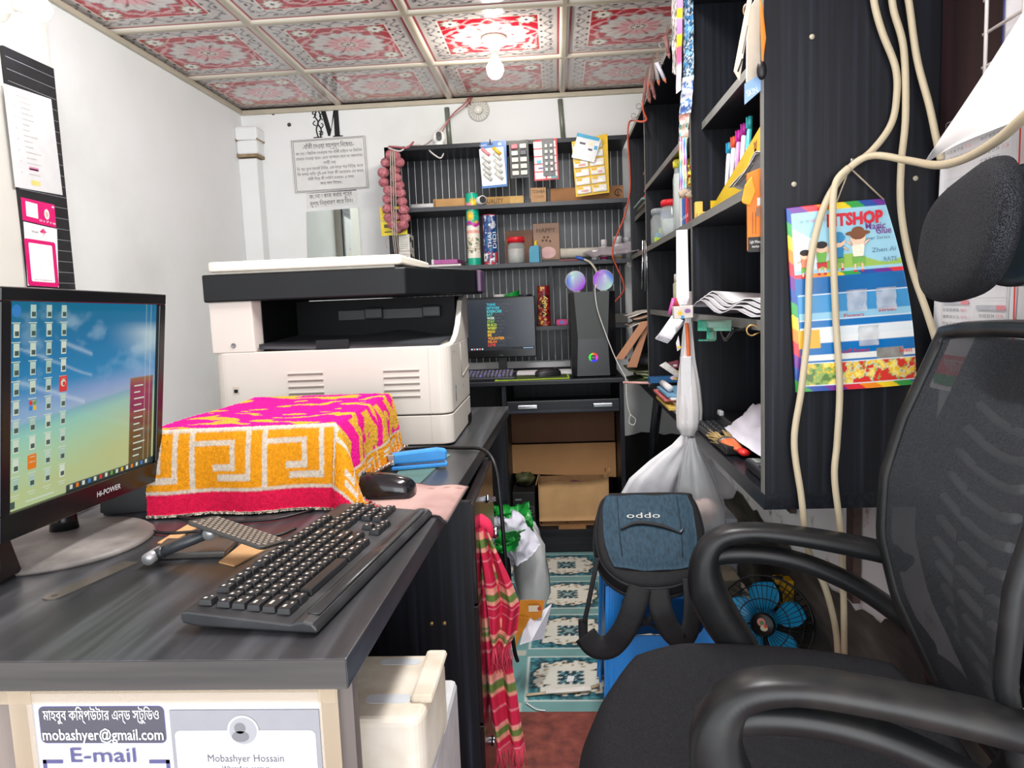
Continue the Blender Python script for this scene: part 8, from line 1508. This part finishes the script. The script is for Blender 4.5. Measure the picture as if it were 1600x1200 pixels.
m = MB(); m.tube([a0 - d_ * .012, a0 + d_ * .004], .024, 0, 12, flat=.5); ob('ferrule', m, pm('#6a625a', .4, .05, metal=.5), t)
m = MB(); rr = random.Random(4); nn = d_.cross(Vector((0, 0, 1)))
for k in range(90): s_ = rr.uniform(-1, 1); q = a0 - d_ * .010 + nn * .021 * s_ + Vector((0, 0, rr.uniform(-.008, .010))); m.tube([q, q - d_ * rr.uniform(.03, .05) + nn * .016 * s_ + Vector((0, 0, rr.uniform(-.006, .012)))], .0012, 0, 3)
ob('bristles', m, pm('#b99f6a', .9, .1), t)
a = at(1183, 722, Z=Z0 + .01); t = thing('calculator', 'dark calculator with pink keys at the near end of the bottom shelf', 'calculator', (a.x, a.y, Z0)); m = MB(); m.bx(XF + .018, XF + .105, 1.415, 1.60, Z0 + .001, Z0 + .022, 0, .005); ob('body', m, pm('#202226', .35), t); m = MB()
for i in range(5):
    for j in range(4): m.box((XF + .032 + .019 * j, 1.43 + .020 * i, Z0 + .024), (.014, .014, .006), (1 if i in (2, 3) and j < 2 else 0), .002, seg=1)
ob('keys', m, [pm('#3a3d42', .4), pm('#c26a78', .4)], t); m = MB(); m.bx(XF + .028, XF + .095, 1.545, 1.585, Z0 + .0215, Z0 + .0235); ob('display', m, pm('#6f7a70', .2), t)
m = MB(); nu, nv = 14, 10; U, V = uv01(nu, nv); g = fbm(U * 7, V * 7, 22); m.grid(np.stack([XF + .075 + .085 * U, 1.63 + .12 * V, Z0 + .012 + .045 * g * np.sin(U * PI)], -1)[::-1], 0, .001, False); tag(ob('silver_pouch', m, pm('#9a9894', .25, .15, 30, metal=.6), loc=(XF + .11, 1.68, Z0)), 'crumpled silver pouch behind the calculator', 'pouch')
# ================================================================== things on the floor by the desk
# green and white carrier bag slumped against the desk
t = thing('shopping_bag', 'green and white plastic shopping bag slumped beside the desk', 'bag', (-.19, 2.32, 0))
def crump(c4, Y, seed, dep=.03, nu=24, nv=24):
    p = [np.array(at(u, v, Y=Y)) for u, v in c4]; U, V = uv01(nu, nv); P = (1 - U)[..., None] * (V[..., None] * p[0] + (1 - V)[..., None] * p[3]) + U[..., None] * (V[..., None] * p[1] + (1 - V)[..., None] * p[2]); g = fbm(U * 4, V * 4, seed); P[..., 1] += (g - .5) * dep * 2 - .03 * np.sin(PI * U); P[..., 0] += (fbm(U * 3, V * 5, seed + 3) - .5) * .03; P[..., 2] += (fbm(U * 5, V * 3, seed + 5) - .5) * .03; return P
GB = pm('#1c8f35', .3, .12, 20); WBG = pm('#dcdae6', .4, .03)
m = MB(); m.grid(crump([(762, 788), (828, 787), (836, 830), (760, 840)], 2.36, 3), 0, .002); ob('green_panel', m, GB, t)
m = MB(); m.grid(crump([(764, 808), (812, 797), (843, 850), (800, 890)], 2.33, 5, .02), 0, .002); ob('white_panel', m, WBG, t)
m = MB(); m.grid(crump([(764, 832), (822, 824), (806, 856), (766, 862)], 2.29, 7, .02), 0, .002); ob('green_stripe', m, GB, t)
m = MB(); m.ball((-.115, 2.42, .19), .10, 0, 20, None, (.6, .6, 1.9)); rr = random.Random(4); m.v = [(a + rr.uniform(-.01, .01), b_ + rr.uniform(-.01, .01), max(.002, c_)) for a, b_, c_ in m.v]; ob('bag_body', m, pm('#c9cac9', .45, .06, 12), t)
# orange envelope and torn white paper
t = thing('orange_envelope', 'orange envelope with a small picture leaning by the desk foot', 'envelope', at(830, 1000, Z=0))
m = MB(); m.grid([[tuple(at(u, v, Y=2.02)) for u, v in r] for r in ([(812, 938), (808, 1006)], [(830, 937), (822, 975)], [(851, 938), (846, 964)])], 0, .002, False); m.grid([[tuple(at(u, v, Y=2.0)) for u, v in r] for r in ([(806, 962), (806, 1012)], [(828, 966), (812, 996)])], 0, .002, False); ob('envelope', m, pm('#cf8420', .55, .05), t)
m = MB(); m.quad(frame(at(826, 956, Y=2.0), (1, 0, .02), (0, 0, 1)), 0, .030, 0, .018, 0); m.disc(frame(at(843, 951, Y=1.998), (1, 0, 0), (0, 0, 1)), 0, 0, .006, None, 1); ob('picture', m, [pm('#ded2b8', .5), pm('#b8402f', .5)], t)
m = MB(); m.grid([[tuple(at(u, v, Y=y)) for u, v, y in r] for r in ([(822, 968, 2.01), (812, 1008, 1.99)], [(838, 962, 2.03), (830, 1002, 1.98)], [(862, 943, 2.06), (848, 998, 2.02)])], 0, .0015, False); tag(ob('torn_paper', m, pm('#d3d1da', .6, .03), loc=at(830, 1005, Z=0)), 'torn white paper leaning on the orange envelope', 'paper')
# broken strip of wood trim and shred of tape on the tiles
m = MB(); m.tube([at(822, 1086, Z=.006), at(860, 1082, Z=.006), at(900, 1080, Z=.006), at(936, 1070, Z=.006)], .006, 0, 6, 5, flat=.5); m.box(tuple(at(888, 1078, Z=.010)), (.13, .02, .004), 1, .001, None, Matrix.Rotation(.12, 4, 'Z')); tag(ob('wood_strip', m, [pm('#b5a184', .6, .1), pm('#ddd8d0', .5)], loc=at(880, 1080, Z=.003)), 'thin broken cream strip lying across the floor tiles', 'strip')
m = MB(); m.tube([at(822, 1098, Z=.004), at(838, 1108, Z=.004), at(852, 1110, Z=.004)], .003, 0, 5, 5, flat=.4); tag(ob('paper_shred', m, PAPER, loc=at(838, 1108, Z=.002)), 'white paper shred near the edge of the tiles', 'paper')
m = MB(); m.prism([(0, 0), (.02, .004), (.024, .03), (.006, .034)], .002, Matrix.Translation(at(885, 1066, Z=.001))); tag(ob('paper_scrap', m, PAPER, loc=at(885, 1066, Z=.001)), 'tiny white paper scrap on the middle of a floor tile', 'paper')
